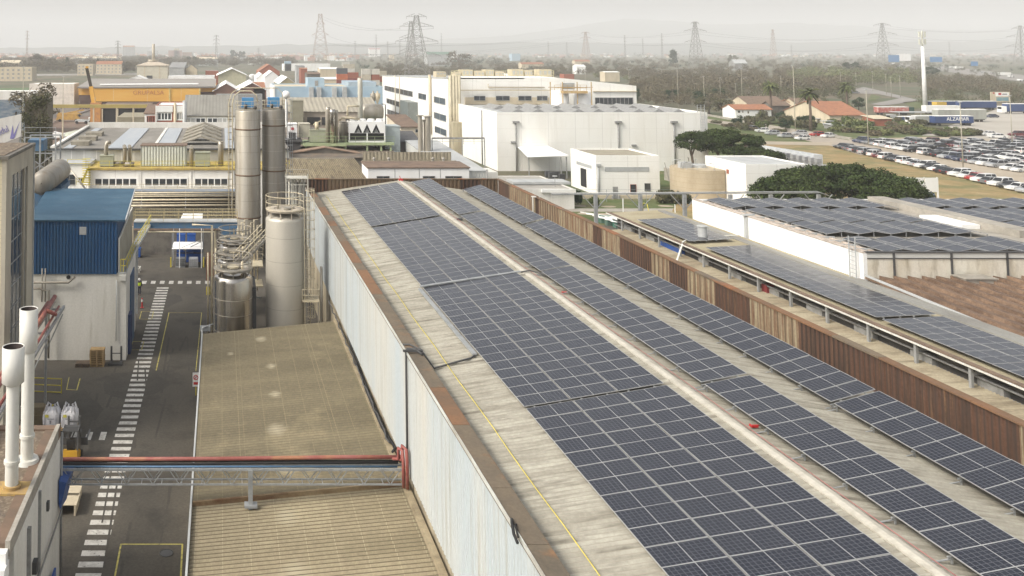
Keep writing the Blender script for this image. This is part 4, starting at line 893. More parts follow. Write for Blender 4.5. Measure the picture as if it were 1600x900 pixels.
def silo(px,pyt,pyb_,rpx,Y,m,label,bands,z0=0):
    x,zt=at(px,pyt,Y); r=rpx*(Y-(CZ-zt)*TT)/F
    t=T('silo',label,'silo',(x,Y,z0))
    b=MB(); b.lathe(x,Y,[(r,z0+.3),(r,zt-.25),(r-.08,zt-.08),(r-.3,zt),(.02,zt+.15)],40); b.build('shell',m,t)
    b=MB()
    for z in bands: b.lathe(x,Y,[(r+.005,z-.09),(r+.035,z-.07),(r+.035,z+.07),(r+.005,z+.09)],40)
    if bands: b.build('joint_band',m_band,t)
    b=MB(); 
    z=z0+1.4
    while z<zt: b.lathe(x,Y,[(r+.002,z-.02),(r+.012,z),(r+.002,z+.02)],40); z+=2.05
    b.build('weld_seam',m_alud if m is m_alu else m_alu,t)
    b=MB(); b.cyl(x,Y,z0,z0+.3,r+.15,32); b.build('plinth',m_conc,t)
    return t,x,r,zt
YS=117.
t1,xa,ra,zA=silo(387,171,350,19.8,YS,m_alu,'left of the two tall aluminium silos behind the walkway',[AZ(203,YS-1.6),AZ(275,YS-1.6),AZ(342,YS-1.6)])
t2,xb,rb_,zB=silo(427.5,170,350,18.2,YS+1.5,m_alud,'right, darker one of the two tall aluminium silos',[AZ(197,YS),AZ(268,YS)])
for t,x,r,z,Y in ((t1,xa,ra,zA,YS),(t2,xb,rb_,zB,YS+1.5)):
    b=MB(); hoops(b,x,Y,[z+.1,z+.6,z+1.1],r-.05,24); b.build('top_railing',m_cream,t)
    b=MB(); b.box(x-.75,x+.75,Y-.7,Y+.7,z+.45,z+1.5); b.box(x-.85,x+.85,Y-.8,Y+.8,z+.3,z+.42); b.build('blue_filter_box',M('blue_filter_paint',(.07,.25,.5),c2=(.1,.3,.5)),t)
    b=MB(); b.tube([(x-.3,Y-.9,z+.1),(x-.3,Y-.9,z+.7)],.2,10); b.build('top_valve',m_dgrey,t); b=MB(); b.sphere((x+.9,Y-.8,z+.25),.28,10); b.build('fan_housing',m_dgrey,t)
b=MB(); x=xa-ra-.35; y=YS-.6
b.tube([(x,y,2),(x,y,zA+.9),(x+.25,y,zA+1.8),(x+1.0,y,zA+2.4),(x+2.4,y,zA+2.4),(x+3.1,y,zA+1.9),(x+3.3,y,zA+.9)],.08,8)
b.tube([(x-.45,y,2),(x-.45,y,zA+.9),(x-.1,y,zA+2.1),(x+.8,y,zA+2.8),(xb+.4,y,zB+2.8),(xb+1,y,zB+2.2),(xb+1.1,y,zB+.6)],.055,8)
b.build('filling_pipe',m_cream,t1)
b=MB(); cage(b,xa-ra-.3,YS-.2,0.5,zA+.5,.3,(-1,0)); b.build('ladder',M('brown_ladder_paint',(.25,.2,.13)),t1)
b=MB(); cage(b,xb+rb_+.25,YS+1.0,0.5,zB+.9,.3,(1,0)); b.build('ladder',m_galv,t2)
# silo near the hall wall
YT=81.5
x,zt=at(445,340,YT); r=30*(YT-(CZ-zt)*TT)/F
t3=T('silo','large plain grey silo with round railed platform beside the pale blue wall','silo',(x,YT,0))
b=MB(); b.lathe(x,YT,[(r,.3),(r,zt-.15),(r-.05,zt+.02),(r-.18,zt+.13),(r-.6,zt+.3),(.02,zt+.55)],48); m_silo3=M('matt_aluminium_shell',(.5,.465,.395),rough=.45,metal=.3,c2=(.44,.41,.35),sc=(1,1,.12),s=.5,c3=(.6,.57,.5),sc3=(.2,.2,.1),s3=.6,fine=.04); b.build('shell',m_silo3,t3)
b=MB()
for z in (2,4.05,6.1,8.15,10.2): b.lathe(x,YT,[(r+.002,z-.015),(r+.01,z),(r+.002,z+.015)],48)
b.build('weld_seam',m_alud,t3)
b=MB(); b.lathe(x,YT,[(r-.75,zt+.62),(r-.05,zt+.62),(r-.05,zt+.8),(r-.75,zt+.8)],40); b.cyl(x,YT,zt+.6,zt+.75,r-.7,32)
for k in range(10): a=2*PI*k/10; b.bar((x+(r-.15)*math.cos(a),YT+(r-.15)*math.sin(a),zt),(x+(r-.15)*math.cos(a),YT+(r-.15)*math.sin(a),zt+.65),.09)
b.build('platform',M('cream_platform',(.5,.44,.35)),t3)
b=MB(); hoops(b,x,YT,[zt+.8,zt+1.4,zt+2.0],r-.03,32); b.build('railing',m_cream,t3)
b=MB(); b.cyl(x+.2,YT-.4,zt+.75,zt+.95,.35,14); b.cyl(x-.6,YT+.2,zt+.75,zt+1.1,.12,10); b.box(x+.3,x+.9,YT+.1,YT+.4,zt+.75,zt+.9); b.build('hatch',m_alud,t3)
b=MB(); xl=x+r+.3; cage(b,xl+.05,YT-.3,AZ(528,YT),zt+1.9,.34,(.6,-.8)); b.bar((xl-.35,YT-.9,0),(xl-.35,YT-.9,zt+1),.09); b.build('ladder_cage',m_cream,t3)
zp=AZ(466,YT); b=MB(); b.box(xl-.6,xl+.9,YT-1.3,YT+.6,zp,zp+.12); railing(b,[(xl-.6,YT-1.3,zp+.1),(xl+.9,YT-1.3,zp+.1),(xl+.9,YT+.6,zp+.1)],1.0,r=.025); b.build('landing',m_cream,t3)
b=MB(); b.bar((xl+.8,YT-1.2,0),(xl+.8,YT-1.2,zp),.1); b.bar((xl-.2,YT-1.2,0),(xl-.2,YT-1.2,zp),.08); b.tube([(xl+1.2,YT-.2,0),(xl+1.2,YT-.2,7.5)],.12,8); b.build('landing_post',m_alud,t3)
b=MB(); b.cyl(x,YT,0,.3,r+.15,32); b.build('plinth',m_conc,t3)
# pipes at the rear corner of the hall behind that silo
b=MB()
for k,px in enumerate((452,458,463,470,476)):
    xx=AX(px,300,98); b.tube([(xx,98+.3*k,3),(xx,98+.3*k,AZ(283-2*(k%3),98))],.16 if k%2 else .1,8)
for z in (7.5,9.2,11,12.3): b.bar((AX(447,300,98),97.6,z),(AX(481,300,98),97.6,z),.07)
for px in (447,481): xx=AX(px,300,97.5); b.bar((xx,97.5,0),(xx,97.5,13.4),.12)
b.box(AX(447,300,98),AX(481,300,98),97.5,99.6,12.9,13.0); railing(b,[(AX(447,300,98),97.5,12.95),(AX(481,300,98),97.5,12.95)],1.,r=.025)
tag(b.build('riser_pipe_bundle',M('pale_pipe_paint',(.52,.5,.43),rough=.6)),'bundle of pale riser pipes at the rear corner of the pale blue hall','pipe bundle')
# stainless tanks with ring platforms
def sst(px,pyt,rpx,Y,label,pipes):
    x,zt=at(px,pyt,Y); r=rpx*(Y-(CZ-zt)*TT)/F
    t=T('stainless_tank',label,'tank',(x,Y,0),'stainless tanks with ring rails')
    b=MB(); b.lathe(x,Y,[(r,.4),(r,zt-.45),(r-.06,zt-.2),(r-.2,zt-.05),(r-.55,zt+.12),(.05,zt+.35)],56); b.build('shell',m_steel,t)
    b=MB()
    for z in (zt-1.9,zt-3.2,zt-4.6): b.lathe(x,Y,[(r+.002,z-.02),(r+.014,z),(r+.002,z+.02)],48)
    b.build('weld_seam',m_alu,t)
    b=MB(); zq=zt+.45; b.lathe(x,Y,[(r-.75,zq),(r+.0,zq),(r+.0,zq+.14),(r-.75,zq+.14),(r-.75,zq)],36); b.cyl(x,Y,zt+.2,zt+.55,.42,18)
    for k in range(8): a=2*PI*k/8; b.bar((x+(r-.3)*math.cos(a),Y+(r-.3)*math.sin(a),zt-.1),(x+(r-.3)*math.cos(a),Y+(r-.3)*math.sin(a),zq),.08)
    b.build('ring_platform',m_alud,t)
    b=MB(); hoops(b,x,Y,[zq+.14,zq+.65,zq+1.15],r-.02,32); b.ring(x,Y,zq+1.15,r-.02,.05,32); b.build('railing',m_alud,t)
    b=MB(); b.cyl(x,Y,zt+.55,zt+.68,.5,18); b.tube([(x+.8,Y-.6,zt+.2),(x+.8,Y-.6,zt+1.2)],.1,8); b.tube([(x-1,Y-.3,zt+.2),(x-1,Y-.3,zt+.8),(x-.6,Y-.1,zt+.8)],.06,8); b.build('top_fitting',m_cream,t)
    return x,r,zt
sx,sr,sz=sst(364,428,30.5,79.5,'nearest shiny stainless tank beside the tan roof',1)
sst(366,403,27.5,86.,'second stainless tank, behind the nearest one',0)
sst(367,381,25.5,93.,'third stainless tank, farthest of the row under the walkway end',0)
b=MB()
for px in (331,337): xx=AX(px,400,79); 
b.tube([(AX(331,352,84),84,0),(AX(331,352,84),84,AZ(352,84)),(AX(300,352,84),84,AZ(351,84))],.1,8); b.tube([(AX(325,400,86),86,0),(AX(325,400,86),86,AZ(395,86))],.07,6)
b.tube([(AX(337,352,81),81,0),(AX(337,352,81),81,AZ(388,81))],.06,6)
tag(b.build('standpipe',m_cream),'cream standpipe bent over at the left of the stainless tanks','pipe')
# access stair between tanks and silo
sa=T('access_stair','steep steel stair with cream handrails between the stainless tanks and the grey silo','stairs',(2,82,0))
a=Vector((AX(372,400,82),82.5,AZ(413,82.5))); c=Vector((AX(416,362,90),90,AZ(366,90)))
b=MB()
for o_ in (-.4,.4): b.bar(a+Vector((o_,0,0)),c+Vector((o_,0,0)),.1,.25)
for k in range(14): p=a+(c-a)*(k/14); b.box(p.x-.4,p.x+.4,p.y,p.y+.3,p.z,p.z+.05)
b.box(a.x-1.2,a.x+.5,a.y-1,a.y,a.z-.1,a.z); b.build('flight',m_alud,sa)
b=MB()
for o_ in (-.42,.42):
    for h in (.5,1.0): b.bar(a+Vector((o_,0,h)),c+Vector((o_,0,h)),.06)
    for k in range(6): p=a+(c-a)*(k/5)+Vector((o_,0,0)); b.bar(p,p+Vector((0,0,1)),.05)
b.build('handrail',m_cream,sa)
b=MB()
for x_,y_ in ((a.x-1.1,a.y-.9),(a.x+.4,a.y-.9),(c.x,c.y)): b.bar((x_,y_,0),(x_,y_,a.z if y_<88 else c.z),.12)
b.tube([(a.x+.6,a.y-1,a.z-.2),(a.x+.9,a.y-1,a.z-2.6),(a.x+2,a.y-1,a.z-2.7)],.06,6); b.build('support_post',m_galv,sa)
# cluster of small pipes and rails behind the tanks
b=MB()
z0_=AZ(352,98)
for k in range(7):
    xx=AX(372+k*5,360,98); b.tube([(xx,98,1),(xx,98,z0_+.3*(k%3)),(xx+.4,98,z0_+.3*(k%3))],.06,6)
for k in range(3): railing(b,[(AX(372,360,97),97-k,4.2+.9*k),(AX(410,360,97),97-k,4.2+.9*k)],.9,r=.022)
b.box(AX(372,360,97),AX(410,360,97),95.5,98.5,4.05,4.15); b.box(AX(372,360,97),AX(410,360,97),95.5,98.5,2,2.1)
tag(b.build('valve_station',m_cream),'maze of small pipes and rails between the stainless tanks and tall silos','pipework')
# wall strip/pipes on the back of the lean-to
b=MB(); b.tube([(AX(316,487,76),75.5,0),(AX(316,487,76),75.5,3.9),(AX(322,487,76),75.5,4.),(AX(333,487,76),76.2,4.)],.07,6); b.box(LX0-.25,LX0+.6,YL1+.2,YL1+.4,3.6,4.0); tag(b.build('bent_pipe',m_galv),'thin bent grey pipe at the rear left corner of the tan roof','pipe')
# dark clutter behind near tank (seen through gaps)
b=MB(); b.box(2.3,3.1,80,84,0,6); b.box(1.9,2.2,83,84,0,7.6); tag(b.build('control_cabinet',m_dgrey),'dark tall cabinet in the gap between stainless tank and grey silo','cabinet')

# ---------------- blue footbridge ----------------
YF2=107.; fb=T('footbridge','blue beamed footbridge with cream rails from the blue building to the silos','footbridge',(-5,YF2,0))
xa_,xb_=AX(209,350,YF2),AX(371,350,YF2); zd=AZ(346,YF2); zl=AZ(356,YF2)
b=MB(); b.box(xa_,xb_,YF2,YF2+.16,zl,zd-.1); b.box(xa_,xb_,YF2+1.5,YF2+1.66,zl,zd-.1); b.box(xa_,xb_,YF2-.08,YF2+.24,zl-.05,zl); b.build('beam',m_bluebeam,fb)
b=MB(); b.box(xa_,xb_,YF2-.1,YF2+1.75,zd-.1,zd); b.build('deck',m_lgrey,fb)
b=MB(); railing(b,[(xa_,YF2,zd),(xb_,YF2,zd)],1.15,r=.03,mid=3); railing(b,[(xa_,YF2+1.66,zd),(xb_,YF2+1.66,zd)],1.15,r=.03,mid=3); b.build('railing',M('buff_rail_paint',(.55,.45,.25)),fb)
b=MB(); 
for x in (xa_-.2,xb_-.4,xb_-2.6): b.box(x-.1,x+.1,YF2+.7,YF2+.9,0,zl)
b.build('leg',m_cream,fb)
b=MB(); b.tube([(xa_+.5,YF2-.3,zl-.4),(xb_-2.7,YF2-.3,zl-.4),(xb_-2.7,YF2-.3,0)],.1,8); b.build('hung_pipe',m_cream,fb)
# white sheets
YQ=112.; x0,x1=AX(278,345,YQ),AX(316,345,YQ); z0,z1=AZ(345,YQ),AZ(333,YQ+1.5)
b=MB(); b.hexa([(x0,YQ,z0-.4),(x1,YQ,z0-.4),(x1,YQ+3,z0+.3),(x0+.5,YQ+3,z0+.3),(x0,YQ,z0-.35),(x1,YQ,z0-.35),(x1,YQ+3,z0+.35),(x0+.5,YQ+3,z0+.35)]); 
for x in (x0+.2,x1-.1): b.bar((x,YQ+.1,0),(x,YQ+.1,z0-.4),.1)
tag(b.build('canopy_sheet',m_whitep),'bright white sloping canopy sheet just behind the blue footbridge','canopy')
# racks with blue containers under a white canopy
rk=T('storage_shelter','steel shelter with a white sheet roof over blue containers in the rear yard','shelter',(*gp(293,416),0))
ox,oy=gp(293,416); 
b=MB(); y_=oy+1.2
for x in (-1.9,1.9):
    for y in (0,3.0): b.bar((ox+x,oy+y,0),(ox+x,oy+y,4.2),.1)
b.bar((ox+1.8,oy+.2,3.),(ox-.5,oy+.2,1.9),.09); b.bar((ox+1.8,oy,3.3),(ox-1.9,oy,1.8),.05); b.build('frame',m_galv,rk)
zc_=AZ(384,oy); b=MB(); b.hexa([(ox-1.95,oy-.3,zc_-.35),(ox+1.9,oy-.3,zc_-.35),(ox+1.9,oy+1.6,zc_+.1),(ox-1.8,oy+1.6,zc_+.1),(ox-1.95,oy-.3,zc_-.3),(ox+1.9,oy-.3,zc_-.3),(ox+1.9,oy+1.6,zc_+.15),(ox-1.8,oy+1.6,zc_+.15)]); b.build('roof_sheet',m_whitep,rk)
b=MB(); 
for x in (-2.05,2.0): b.box(ox+x-.08,ox+x+.08,oy-.6,oy-.4,0,1.2)
b.build('yellow_post',m_yellow,rk)
def ibc(x,y,z,label,mt,group=None,name='caged_tank'):
    t=T(name,label,'container',(x,y,z),group); b=MB(); b.box(x-.52,x+.52,y-.48,y+.48,z+.17,z+1.1); b.cyl(x,y,z+1.1,z+1.16,.12,10); b.build('tank',mt,t)
    b=MB()
    for k in range(6):
        q=-.55+k*.22; b.box(x+q-.015,x+q+.015,y-.54,y-.51,z+.15,z+1.1); b.box(x-.57,x-.54,y+q*.9-.015,y+q*.9+.015,z+.15,z+1.1); b.box(x+.54,x+.57,y+q*.9-.015,y+q*.9+.015,z+.15,z+1.1)
    for k in range(5): b.box(x-.57,x+.57,y-.55,y-.53,z+.2+k*.22,z+.225+k*.22); b.box(x-.585,x-.565,y-.5,y+.5,z+.2+k*.22,z+.225+k*.22)
    b.box(x-.6,x+.6,y-.55,y+.55,z,z+.12); b.build('cage',m_galv,t); return t
m_ibcw=M('milky_plastic',(.55,.56,.58),rough=.4); m_ibcd=M('grey_filled_plastic',(.2,.21,.22),rough=.5)
ibc(ox-.85,oy-.2,0,'dark grey caged tank at the left front of the white sheet shelter',m_ibcd); ibc(ox+.75,oy-.2,0,'pale caged tank at the right front of the white sheet shelter',m_ibcw)
ibc(ox-.85,oy-.2,1.22,'dark upper caged tank, left under the white sheet',m_dgrey) if False else None
for i,(dx,dz) in enumerate(((-.9,0),(.3,0),(1.3,0),(-.9,1.2),(.3,1.2),(1.3,1.2),(-.9,2.4),(.4,2.4))):
    crate_cube(ox+dx,oy+2.2,dz,1.05,1.,1.08,m_blueplastic,['bottom left','bottom middle','bottom right','second tier left','second tier middle','second tier right','top left','top right'][i]+' blue container stacked in the white roofed shelter',group='blue containers in the shelter')
# low buildings behind the yard
t=house('low_store','low dark roofed store behind the pipe rack across the rear yard','shed',-24,2.2,119,133,3.2,m_dconc,m_brownroof,1.6,'sx',over=.1)
b=MB(); x,y=gp(243,398)
b.box(x-2.5,x+2.6,y,y+.4,0,1.1); tag(b.build('low_wall',m_conc),'low pale concrete wall at the far end of the dark yard','wall')
b=MB(); b.box(AX(329,395,108)-.5,AX(329,395,108)+.6,108,110,0,2.4); b.box(AX(322,395,106),AX(327,395,106),106,106.3,0,2.6); tag(b.build('brown_lockers',M('rusty_locker',(.2,.1,.06))),'rusty brown lockers left of the stainless tanks in the rear yard','lockers')
t=house('switch_house','small blue grey cabin behind the stainless tanks under the footbridge','cabin',AX(345,360,112),AX(369,360,112),112,115,5.0,m_bluebeam,m_lgrey,par=.1)
# pipe rack
YR=122.; pr_=T('pipe_rack','long rack of pale horizontal pipes between the blue roof and the silos','pipe rack',(-5,YR,0))
b=MB(); xl,xr=AX(206,310,YR),AX(371,310,YR)
for py,r_,dy in ((301.5,.11,0),(304.5,.07,0),(307,.07,-.5),(312.5,.13,-1.),(321.5,.13,-2.),(317,.06,-1.)):
    b.tube([(xl,YR+dy,AZ(py,YR+dy)),((xl+xr)/2,YR+dy,AZ(py-.4,YR+dy)),(xr,YR+dy,AZ(py-.8,YR+dy))],r_,8)
b.build('pipe',m_cream,pr_)
b=MB()
for px in (221,290,362):
    x=AX(px,310,YR); b.bar((x,YR+.3,0),(x,YR+.3,AZ(298,YR)),.14)
    for dy,py in ((0,302),(-1,314),(-2,323)): b.bar((x,YR+.3,AZ(py,YR+dy)-.25),(x,YR+dy-.2,AZ(py,YR+dy)-.25),.1)
b.build('frame',m_galv,pr_)
b=MB(); b.box(xl,xr,YR+1.2,YR+3.5,AZ(299,YR+1.2)-.3,AZ(299,YR+1.2)); b.box(xl,xr,YR+.9,YR+1.2,AZ(299,YR+1.2)-.5,AZ(299,YR+1.2)+.1); b.build('gutter_roof',M('blue_grey_gutter',(.2,.24,.3),c2=(.25,.24,.2),s=.8),pr_)
b=MB(); b.box(xl-2,xr,YR+3.6,YR+3.9,0,AZ(297.5,YR+3.6)); tag(b.build('dark_back_wall',m_dconc),'dark stained wall behind the pale pipe rack','wall')
b=MB(); y=YR-3; z=AZ(331,y); b.ribs((xl,y),(xr,y),z-1.3,z+.5,.3,.08); b.box(xl,xr,y+.1,y+.3,z-1.4,z+.4); tag(b.build('ribbed_screen',M('olive_ribbed_sheet',(.22,.2,.14),c2=(.14,.12,.09),s=1.)),'olive ribbed screen below the pipes, just above the footbridge rail','screen')

# ---------------- long white wing with rooftop plant ----------------
YW=137.; zw=AZ(263,YW)
lw=T('long_white_wing','long white two storey wing with dark window bands behind the pipe rack','building',(-10,YW,0))
xw0,xw1=AX(138,263,YW),AX(452,263,YW)
b=MB(); b.box(xw0,xw1,YW,YW+8,0,zw-.25); 
for px in (140,216,219,298,364): x=AX(px,270,YW); b.box(x-.12,x+.12,YW-.1,YW-.003,3,zw-.26)
b.build('wall',m_white2,lw)
b=MB(); b.box(xw0-.2,xw1,YW-.25,YW+8,zw-.25,zw+.02,0); b.build('yellow_edge',M('yellow_brown_edge',(.5,.38,.1),c2=(.35,.25,.1),s=1.),lw)
for a,c,n in ((149,213,6),(227,292,6),(305,355,5)):
    win(lw,AX(a,285,YW),AX(c,285,YW),AZ(289.5,YW),AZ(279.5,YW),YW,n,1,m_whitep,m_glass,fr=.16)
b=MB(); b.box(xw0,AX(366,293,YW),YW-1.6,YW-.1,AZ(294,YW)-.25,AZ(294,YW)); railing(b,[(xw0,YW-1.5,AZ(294,YW)),(AX(366,293,YW),YW-1.5,AZ(294,YW))],.8,r=.03,mid=1); b.build('ledge',m_cream,lw)
b=MB(); railing(b,[(xw0,YW-.1,zw),(xw1,YW-.1,zw)],1.1,r=.035,mid=2); b.build('railing',m_yellow,lw)
xs0,xs1=AX(80,280,YW+2),xw0
ss=T('stair_wing','white stair wing with dark glazing and a yellow stair, left of the long white wing','building',((xs0+xs1)/2,YW+2,0))
b=MB(); b.box(xs0,xs1-.01,YW+2,YW+8,0,AZ(257,YW+2)); b.build('wall',m_white2,ss)
win(ss,AX(84,280,YW+2),AX(117,280,YW+2),AZ(288,YW+2),AZ(273,YW+2),YW+2,4,2,m_grey,m_glass); win(ss,AX(122,284,YW+2),AX(130,284,YW+2),AZ(284,YW+2),AZ(277.5,YW+2),YW+2,2)
b=MB(); b.box(xs0,xs1,YW+1.8,YW+8,AZ(257,YW+2),AZ(257,YW+2)+.15); b.build('roof',m_lgrey,ss)
b=MB(); x=AX(135,270,YW); b.bar((x-.7,YW-.6,AZ(288,YW)),(x+.3,YW-.6,zw),.1,.3); railing(b,[(x-1.4,YW-.8,AZ(288,YW)),(x+.6,YW-.8,AZ(288,YW))],1.0,r=.04)
for k in range(12): b.box(x-.5,x+.7,YW-.9+.0,YW-.3,AZ(288,YW)+.35*k,AZ(288,YW)+.35*k+.06)
railing(b,[(x-2.8,YW-.5,zw+.2),(x,YW-.5,zw+.2)],1.2,r=.04); b.build('yellow_stair',m_yellow,ss)
# rooftop hall
YH=145.; zh=AZ(232,YH); xh0,xh1=AX(82,232,YH),AX(452,232,YH)
rh_=T('rooftop_hall','wide set back hall with translucent sheet walls and patched grey roof','building',(-8,YH,0))
b=MB(); b.box(xh0,AX(185,240,YH),YH,YH+.3,0,zh-.1,0); b.box(AX(185,240,YH)+.01,xh1,YH,YH+.3,0,zh-.1,0); b.box(xh0,xh0+.3,YH+.3,YH+38,0,zh-.1,1); b.build('wall',[m_glassl,m_white],rh_)
b=MB(); zr_=zh+.25
xsr=[AX(p,232,YH) for p in (84,150,205,308,452)]
b.hexa([(xh0-.2,YH-.3,zh-.1),(xh1,YH-.3,zh-.1),(xh1,YH+38,zh-.1),(xh0-.2,YH+38,zh-.1),(xh0-.2,YH-.3,zh),(xh1,YH-.3,zh),(xh1,YH+38,zh),(xh0-.2,YH+38,zh)])
ridge=AX(308,232,YH)
b.build('roof',M('grey_brown_felt_roof',(.2,.185,.16),c2=(.28,.26,.23),sc=(1,.3,1),s=.4,fine=.2),rh_)
b=MB()
for (a0,a1) in ((100,113),(168,205),(240,270),(352,366)):
    x0_,x1_=AX(a0,232,YH),AX(a1,232,YH); b.hexa([(x0_,YH,zh+.01),(x1_,YH,zh+.01),(x1_,YH+36,zh+.01),(x0_,YH+36,zh+.01),(x0_,YH,zh+.12),(x1_,YH,zh+.12),(x1_,YH+36,zh+.16),(x0_,YH+36,zh+.16)])
b.build('new_sheeting',M('blue_grey_new_sheets',(.37,.4,.43),rough=.5,c2=(.43,.45,.46),sc=(1,.2,1),s=.5),rh_)
b=MB(); m_hood=M('tan_skylight_hood',(.3,.27,.21),c2=(.2,.18,.14),s=1.,fine=.15)
for k in range(5):
    y=YH+5+k*6.5; x0_=AX(280,232,YH); x1_=AX(346,232,YH); xm=(x0_+x1_)/2
    b.hexa([(x0_,y,zh+.1),(xm,y,zh+1.3),(xm,y+3.6,zh+1.3),(x0_,y+3.6,zh+.1),(x0_,y,zh+.3),(xm,y,zh+1.5),(xm,y+3.6,zh+1.5),(x0_,y+3.6,zh+.3)]); b.hexa([(xm,y,zh+1.3),(x1_,y,zh+.1),(x1_,y+3.6,zh+.1),(xm,y+3.6,zh+1.3),(xm,y,zh+1.5),(x1_,y,zh+.3),(x1_,y+3.6,zh+.3),(xm,y+3.6,zh+1.5)])
    b.build('skylight_hood',m_hood,rh_); b=MB()
    if k<3: y=YH+4+k*8; x0_=AX(104,232,YH); b.box(x0_,x0_+3.,y,y+3.2,zh,zh+.7); b.build('skylight_box',m_hood,rh_); b=MB()
b=MB(); b.box(xh0,xh1,YH+38,YH+38.3,0,AZ(191,YH+38)); b.bar((xh0,YH,zh+.2),(xh0,YH+38,zh+.35),.7,.3); b.bar((AX(240,232,YH),YH,zh+.15),(AX(240,232,YH),YH+36,zh+.15),.5,.2); b.build('rear_parapet',m_white,rh_)
b=MB(); b.box(xh0-.2,xh1,YH-.4,YH-.28,zh-.25,zh+.05); b.build('gutter',m_dgrey,rh_)
# plant on the terrace
def plant(px0,px1,pt,Y,d,m,label,cat,name,zb=None,roofm=None):
    x0,x1=AX(px0,pt,Y),AX(px1,pt,Y); z=AZ(pt,Y); zb=zw+.02 if zb is None else zb
    t=T(name,label,cat,((x0+x1)/2,Y,zb)); b=MB(); b.box(x0,x1,Y,Y+d,zb+.1,z-.12); b.build('casing',m,t); b=MB(); b.box(x0-.08,x1+.08,Y-.08,Y+d+.08,z-.12,z); b.build('lid',roofm or m,t); b=MB()
    for x in (x0+.1,x1-.25): b.box(x,x+.15,Y+.1,Y+d-.1,zb,zb+.1)
    b.build('foot',m_dgrey,t); return t
plant(220,291,227,139,3.5,M('ribbed_white_green_cladding',(.55,.57,.5),rib=(0,.45,.5),c2=(.45,.47,.4),sc=(1,1,.3)),'long ribbed cream plant room with brown flat top on the yellow railed terrace','plant room','plant_room',roofm=m_brownroof)
plant(156,177,243,138.5,1.5,m_pgreenbox,'square pale green fan box with a bent flue, left on the terrace','fan box','fan_box')
plant(305,328,238,138.5,1.5,m_pgreenbox,'pale green fan box right of the ribbed plant room','fan box','fan_box')
def stack(px,pb,pt,Y,r,label,m=None,bend=None,zb=None,name='exhaust_stack'):
    x,zt=at(px,pt,Y); zb=AZ(pb,Y) if zb is None else zb; b=MB()
    pts=[(x,Y,zb),(x,Y,zt-.5)]
    if bend=='r': pts+=[(x+.15,Y,zt-.1),(x+.7,Y,zt)]
    elif bend=='f': pts+=[(x,Y-.15,zt-.1),(x,Y-.6,zt)]
    else: pts+=[(x,Y,zt)]
    b.tube(pts,r,14); 
    if not bend: b.ring(x,Y,zt,r,.05,16)
    b.org=(x,Y,zb); return tag(b.build(name,m or m_alu),label,'stack')
stack(166,243,222,139.3,.32,'thick grey flue bent to the right above the left fan box',bend='r',zb=zw+1.3)
stack(195,262,228,139,.3,'first grey goose neck vent on the terrace, its dark mouth facing the yard',bend='f',zb=zw+.03); stack(203,262,228,139.5,.28,'second grey goose neck vent close beside the first',bend='f',zb=zw+.03)
stack(299,262,229,139,.33,'thick goose neck vent just right of the ribbed plant room',bend='f',zb=zw+.03); stack(345,262,221,139.5,.42,'thick plain stack beside the brown ladder of the tall silo',zb=zw+.03)
b=MB(); b.tube([(AX(178,255,139),139,zw+.5),(AX(193,257,139),139,zw+.6)],.3,8); b.tube([(AX(196,256,139),138.6,zw+.4),(AX(210,256,139),138.6,zw+.4)],.35,8); tag(b.build('duct_run',m_alud),'short fat ducts lying among the terrace fans','duct')
# ---------------- sheds and plant behind the hall ----------------
Y0_=gp(500,281,8.6)[1]; Y1_=gp(500,249,9.6)[1]
sh=T('corrugated_shed','brown ribbed roof shed directly behind the rear parapet, left half','shed',(AX(510,281,Y0_),Y0_,0))
x0,x1=AX(440,281,Y0_),AX(579,281,Y0_)
b=MB(); n=44; vs=[];fs=[]
for i in range(n*4+1):
    x=x0+(x1-x0)*i/(n*4); dz=.13*math.sin(2*PI*i/4+.8); vs+=[(x,Y0_,8.6+dz),(x,Y1_,9.7+dz)]
b.add(vs,[(2*i,2*i+2,2*i+3,2*i+1) for i in range(n*4)],0,False); m_bribs=M('lichen_brown_roof',(.33,.28,.18),c2=(.2,.16,.1),sc=(2,.25,1),s=.6,c3=(.12,.09,.06),sc3=(2.5,.3,1),s3=1.,lo3=.5,hi3=.7,fine=.25,grid=[(0,.28,.1,(.13,.105,.07))]); b.build('roof',m_bribs,sh)  # dark grid stripes put rib shading into the roof colour
b=MB(); b.box(x0,x1,Y0_+.2,Y1_,0,8.3); b.build('wall',m_dconc,sh)
b=MB(); b.box(x0,x1,Y0_-.2,Y0_,8.3,8.55); b.box(x0,x1,Y1_,Y1_+.2,9.6,9.85); b.build('gutter',m_conc,sh)
YL=127.; 
lb,z_=hpx('low_white_block','long low white block with small dark slot windows behind the rear parapet','building',575,733,263,YL,5.5,m_whitep,m_brownroof,.15,'sx',over=.15)
for a,c in ((589,608),(661,679),(696,721)): win(lb,AX(a,277,YL),AX(c,277,YL),AZ(279,YL),AZ(275.5,YL),YL,2,1,m_grey,m_glass,fr=.05)
b=MB(); 
for px in (617,655,688): b.box(AX(px,270,YL)-.03,AX(px,270,YL)+.03,YL-.03,YL-.002,0,z_-.1)
b.build('joint',m_grey,lb)
Yp=YL+9; b=MB(); b.ribs((AX(567,245,Yp),Yp),(AX(705,245,Yp),Yp),AZ(250,Yp),AZ(237.5,Yp),.55,.06); b.box(AX(567,245,Yp),AX(705,245,Yp),Yp+.03,Yp+.2,0,AZ(237.5,Yp)-.03); b.box(AX(565,245,Yp),AX(712,245,Yp),Yp-.5,Yp-.08,AZ(252,Yp),AZ(250.5,Yp)); tag(b.build('slatted_screen',M('weathered_slats',(.34,.3,.22),c2=(.22,.19,.14),sc=(2,1,.2),s=1.)),'weathered brown slatted parapet above the low white block','screen')
b=MB()
